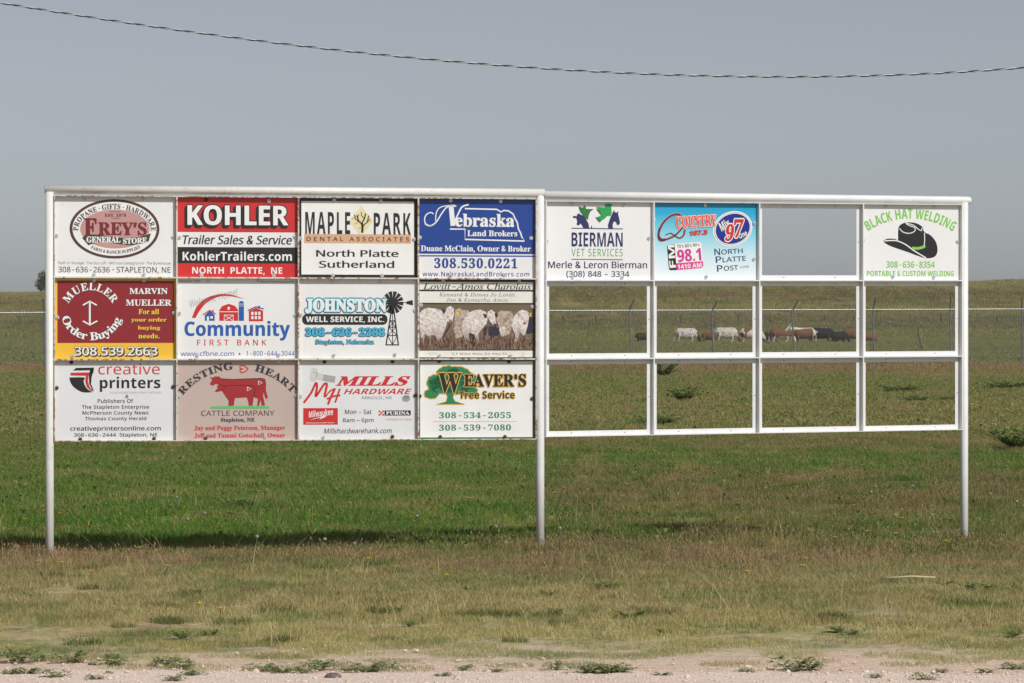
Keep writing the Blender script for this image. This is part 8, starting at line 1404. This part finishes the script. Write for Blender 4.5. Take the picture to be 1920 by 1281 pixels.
def weed_mesh(seed, R, H, n, leaf, flat=False):
    r_ = random.Random(seed); V = []; Fq = []; rn = []
    for arm in range(n):
        an = r_.uniform(0, 6.283); L = R * r_.uniform(.35, 1.0); h = H * r_.uniform(.4, 1.0)
        for j in range(6):
            q = (j + 1) / 6; x, y, z = math.cos(an) * L * q, math.sin(an) * L * q, (h * math.sin(q * 2.4) if flat else h * q ** .7)
            for side in (-1, 1):
                a2 = an + side * r_.uniform(.5, 1.4); l_ = leaf * r_.uniform(.6, 1.3); wx, wy = -math.sin(a2) * l_ * .3, math.cos(a2) * l_ * .3; up = r_.uniform(-.1, .6) * l_; k = len(V); c = r_.random()
                V += [(x, y, z), (x + math.cos(a2) * l_ * .5 + wx, y + math.sin(a2) * l_ * .5 + wy, z + up * .6), (x + math.cos(a2) * l_, y + math.sin(a2) * l_, z + up * .7), (x + math.cos(a2) * l_ * .5 - wx, y + math.sin(a2) * l_ * .5 - wy, z + up * .6)]
                Fq.append((k, k + 1, k + 2, k + 3)); rn += [c] * 4
    me = bpy.data.meshes.new("weed"); me.from_pydata(V, [], Fq); me.materials.append(weed_m)
    a_ = me.attributes.new('rnd', 'FLOAT', 'POINT'); a_.data.foreach_set('value', rn); return me
def ground_at(px, py):
    Y = CAMH * F / (py - HY)
    for _ in range(3): Y = (CAMH - tz((px - 960) * Y / F, Y)) * F / (py - HY)
    return (px - 960) * Y / F, Y
def plant(name, me, px, py, sc, lab, cat, grp=None, z0=0.0):
    x, Y = ground_at(px, py); o = bpy.data.objects.new(name, me); COL.objects.link(o); o.location = (x, Y, tz(x, Y) + z0); o.rotation_euler = (0, 0, random.uniform(0, 6.28)); o.scale = (sc, sc, sc * random.uniform(.8, 1.2))
    return tag(o, lab, cat, grp)
mats_ = [weed_mesh(i, .13, .060, 22, .026, True) for i in range(5)]
for px, py, sc in [(35, 1243, 1.3), (75, 1240, .8), (135, 1243, 1.1), (215, 1247, 1.2), (310, 1250, 1.2), (345, 1254, .9), (105, 1272, .9), (20, 1266, .7), (52, 1265, .8), (205, 1265, .5), (360, 1268, .8), (490, 1259, 1.1), (530, 1263, 1.2), (600, 1257, 1.0), (570, 1264, .7), (690, 1260, 1.1), (650, 1258, .6), (730, 1254, .7), (870, 1258, .7), (930, 1262, .8), (830, 1270, .6), (1105, 1264, 1.3), (1140, 1264, 1.2), (1165, 1262, .9), (1040, 1256, .8), (1240, 1268, .6), (1490, 1258, 1.3), (1520, 1256, .8), (1400, 1262, .6), (1640, 1273, .6), (1735, 1277, .8), (1765, 1262, .6), (1850, 1262, .7), (1905, 1255, .9), (325, 1279, .8), (180, 1276, .7)]:
    plant("weed", random.choice(mats_), px, py, sc * random.uniform(.65, .95), "flat dark green weed mat sprawling on the pale gravel verge", "weed", "weeds on the gravel verge", -.006)
mats2 = [weed_mesh(20 + i, .13, .055, 16, .036) for i in range(5)]
for px, py, sc in [(345, 1200, .9), (360, 1118, .9), (430, 1178, 1.1), (395, 1192, .7), (560, 1186, .8), (785, 1185, 1.1), (770, 1176, .6), (640, 1112, 1.0), (600, 1108, .8), (915, 1140, .7), (680, 1090, .8), (140, 1085, .7), (880, 1112, .8), (1140, 1107, 1.2), (1120, 1104, .8), (1185, 1160, 1.1), (1210, 1156, .7), (1100, 1206, .9), (1200, 1192, .7), (1245, 1189, .6), (1320, 1110, .7), (1345, 1072, 1.0), (1385, 1075, 1.0), (1250, 1100, .7), (1560, 1212, 1.2), (1575, 1186, .8), (1600, 1190, .7), (1655, 1085, .9), (1690, 1085, .8), (1830, 1110, 1.3), (1770, 1100, .9), (1890, 1150, .7), (1900, 1196, .8), (1025, 1120, .8), (1040, 1150, .8), (985, 1092, .9), (1740, 1070, .8), (60, 1120, .7), (230, 1150, .6), (740, 1150, .6), (1480, 1130, .6)]:
    if random.random() < .3: continue
    plant("weed", random.choice(mats2), px, py, sc * .8, "small upright leafy green weed standing in the short dry grass", "weed", "weeds in the dry grass")
mats3 = [weed_mesh(40 + i, .36, .30, 46, .085) for i in range(3)]; mats4 = [weed_mesh(50 + i, .50, .17, 80, .075) for i in range(3)]
for px, py, sc, lab in [(1282, 756, 1.35, "bushy green weed standing alone in the brown grass of a lower bay"), (1245, 708, 1.8, "wide dark green weed patch near the mesh fence above the bushy one"), (1905, 845, 1.25, "thick dark green weed clump at the edge of the picture beyond the end post"),
                        (1690, 738, 1.4, "spreading green weed clump seen through the last lower bay"), (1720, 756, .9, "small round weed below the spreading clump in the last bay"), (1775, 754, .8, "small bright weed close by the end post bay"), (1890, 732, 1.7, "long low green weed patch by the fence outside the end post"),
                        (445, 955, .5, "dark leafy weed clump in the lush grass under the red cow sign"), (560, 940, .35, "low dark weed in the lush grass under the grey bolt sign"), (1235, 800, 1.1, "green weed rising just above the lowest frame bar")]:
    plant("weed_clump", random.choice(mats3 if "bush" in lab or "clump at" in lab else mats4), px, py, sc, lab, "weed")
yel_m = plain("yellow_petals", (0.75, 0.48, 0.02), 0.6, 0, 0.1, 90); stem_m = plain("flower_stem", (0.09, 0.14, 0.04), 0.7); puff_m = plain("seed_fluff", (0.30, 0.30, 0.28), 0.95, 0, 0.2, 150)
def flower(px, py, puff, h):
    x, Y = ground_at(px, py); z = tz(x, Y); r_ = empty("dandelion_clock" if puff else "yellow_flower", (x, Y, z))
    tag(r_, "pale fluffy seed head on a thin stem in the grass" if puff else "tiny yellow flower on a thin stem in the grass", "flower", "dandelion seed heads" if puff else "yellow flowers in the grass")
    m = MB(); m.tube([(x, Y, z - .01), (x + .008, Y, z + h)], .0022, 4); m.build("stem", [stem_m], r_)
    m = MB()
    if puff: m.ball((x + .008, Y, z + h), (.015, .015, .014), 8, 6)
    else:
        for k in range(9):
            a = k * .698; m.add([(x + .008, Y, z + h), (x + .008 + .020 * math.cos(a - .3), Y + .020 * math.sin(a - .3), z + h + .006), (x + .008 + .023 * math.cos(a), Y + .023 * math.sin(a), z + h + .009), (x + .008 + .020 * math.cos(a + .3), Y + .020 * math.sin(a + .3), z + h + .006)], [(0, 1, 2, 3)])
        m.ball((x + .008, Y, z + h + .004), (.010, .010, .008), 6, 4)
    m.build("flower_head", [puff_m if puff else yel_m], r_)
for px, py in [(43, 1033), (115, 1071), (170, 1088), (290, 1044), (630, 1092), (690, 1069), (370, 1146), (410, 1168), (240, 1040), (260, 1044), (310, 1076), (740, 1075), (835, 1090), (885, 1062), (1095, 1068), (1510, 1070), (1505, 1078), (1400, 1090), (1565, 1022), (1625, 1012), (1680, 1018), (1770, 1030), (1040, 935), (1100, 925), (1175, 918), (1165, 945), (1210, 880), (1300, 915), (1598, 958), (1495, 928), (1435, 925), (1465, 895), (80, 965), (110, 975), (220, 930), (395, 965), (362, 880), (485, 935), (500, 882), (590, 978), (600, 900), (505, 884), (690, 885), (760, 852), (880, 945), (770, 975), (930, 905), (955, 862), (1060, 855), (1082, 868), (1130, 850), (1325, 885), (1690, 985), (1745, 960), (655, 955), (45, 990), (720, 868), (1270, 960), (1380, 985)]:
    flower(px + random.uniform(-2, 2), py + 6, False, random.uniform(.05, .11))
for px, py in [(480, 1024), (607, 1026), (662, 1026), (382, 974), (350, 980), (780, 978), (928, 998), (1048, 1006), (330, 940), (1632, 925), (1710, 915), (1855, 930), (1905, 952), (1746, 975)]:
    flower(px, py + 16, True, random.uniform(.09, .14))
stone_m = plain("grey_stone", lin(110, 104, 104), 0.9, 0, 0.25, 30); stone_m2 = plain("white_stone", lin(216, 208, 200), 0.85, 0, 0.1, 30)
for px, py, r, mt, lab in [(624, 1273, .034, stone_m, "flat dark grey stone lying on the gravel"), (172, 1247, .016, stone_m, "small dark stone beside a weed on the gravel"), (1624, 1261, .014, stone_m2, "small white stone on the gravel edge")]:
    x, Y = ground_at(px, py); m = MB(); m.ball((x, Y, tz(x, Y) + r * .3), (r * 1.3, r, r * .55), 12, 8); m.v = [(a + random.uniform(-.1, .1) * r, b_ + random.uniform(-.1, .1) * r, c + random.uniform(-.05, .05) * r) for a, b_, c in m.v]
    tag(m.build("stone", [mt], None, (x, Y, tz(x, Y)), True), lab, "stone")
plank_m = plain("bleached_stick", lin(196, 180, 150), 0.9)
x, Y = ground_at(1705, 1094); m = MB(); m.tube([(x - .16, Y, tz(x, Y) + .035), (x + .02, Y + .02, tz(x, Y) + .045), (x + .18, Y, tz(x, Y) + .04)], [.008, .009, .006], 6); tag(m.build("stick", [plank_m], None, (x, Y, tz(x, Y)), True), "bleached straight stick lying in the dry grass", "stick")

# ------------------------------------------------------------------ air
hz = bpy.data.materials.new("summer_haze"); hz.use_nodes = True; nt = hz.node_tree; nt.nodes.clear()
pv = nt.nodes.new('ShaderNodeVolumePrincipled'); pv.inputs['Density'].default_value = HAZE; pv.inputs['Color'].default_value = (0.92, 0.93, 0.96, 1); pv.inputs['Anisotropy'].default_value = 0.0
ho = nt.nodes.new('ShaderNodeOutputMaterial'); nt.links.new(pv.outputs[0], ho.inputs['Volume'])
m = MB(); m.hexa([(-780, -60, -2), (780, -60, -2), (780, 1650, -2), (-780, 1650, -2), (-780, -60, 17), (780, -60, 17), (780, 1650, 17), (-780, 1650, 17)])
haze = m.build("haze", [hz]); haze.display_type = 'WIRE'; tag(haze, "thin pale summer haze over the whole field", None, kind='stuff')
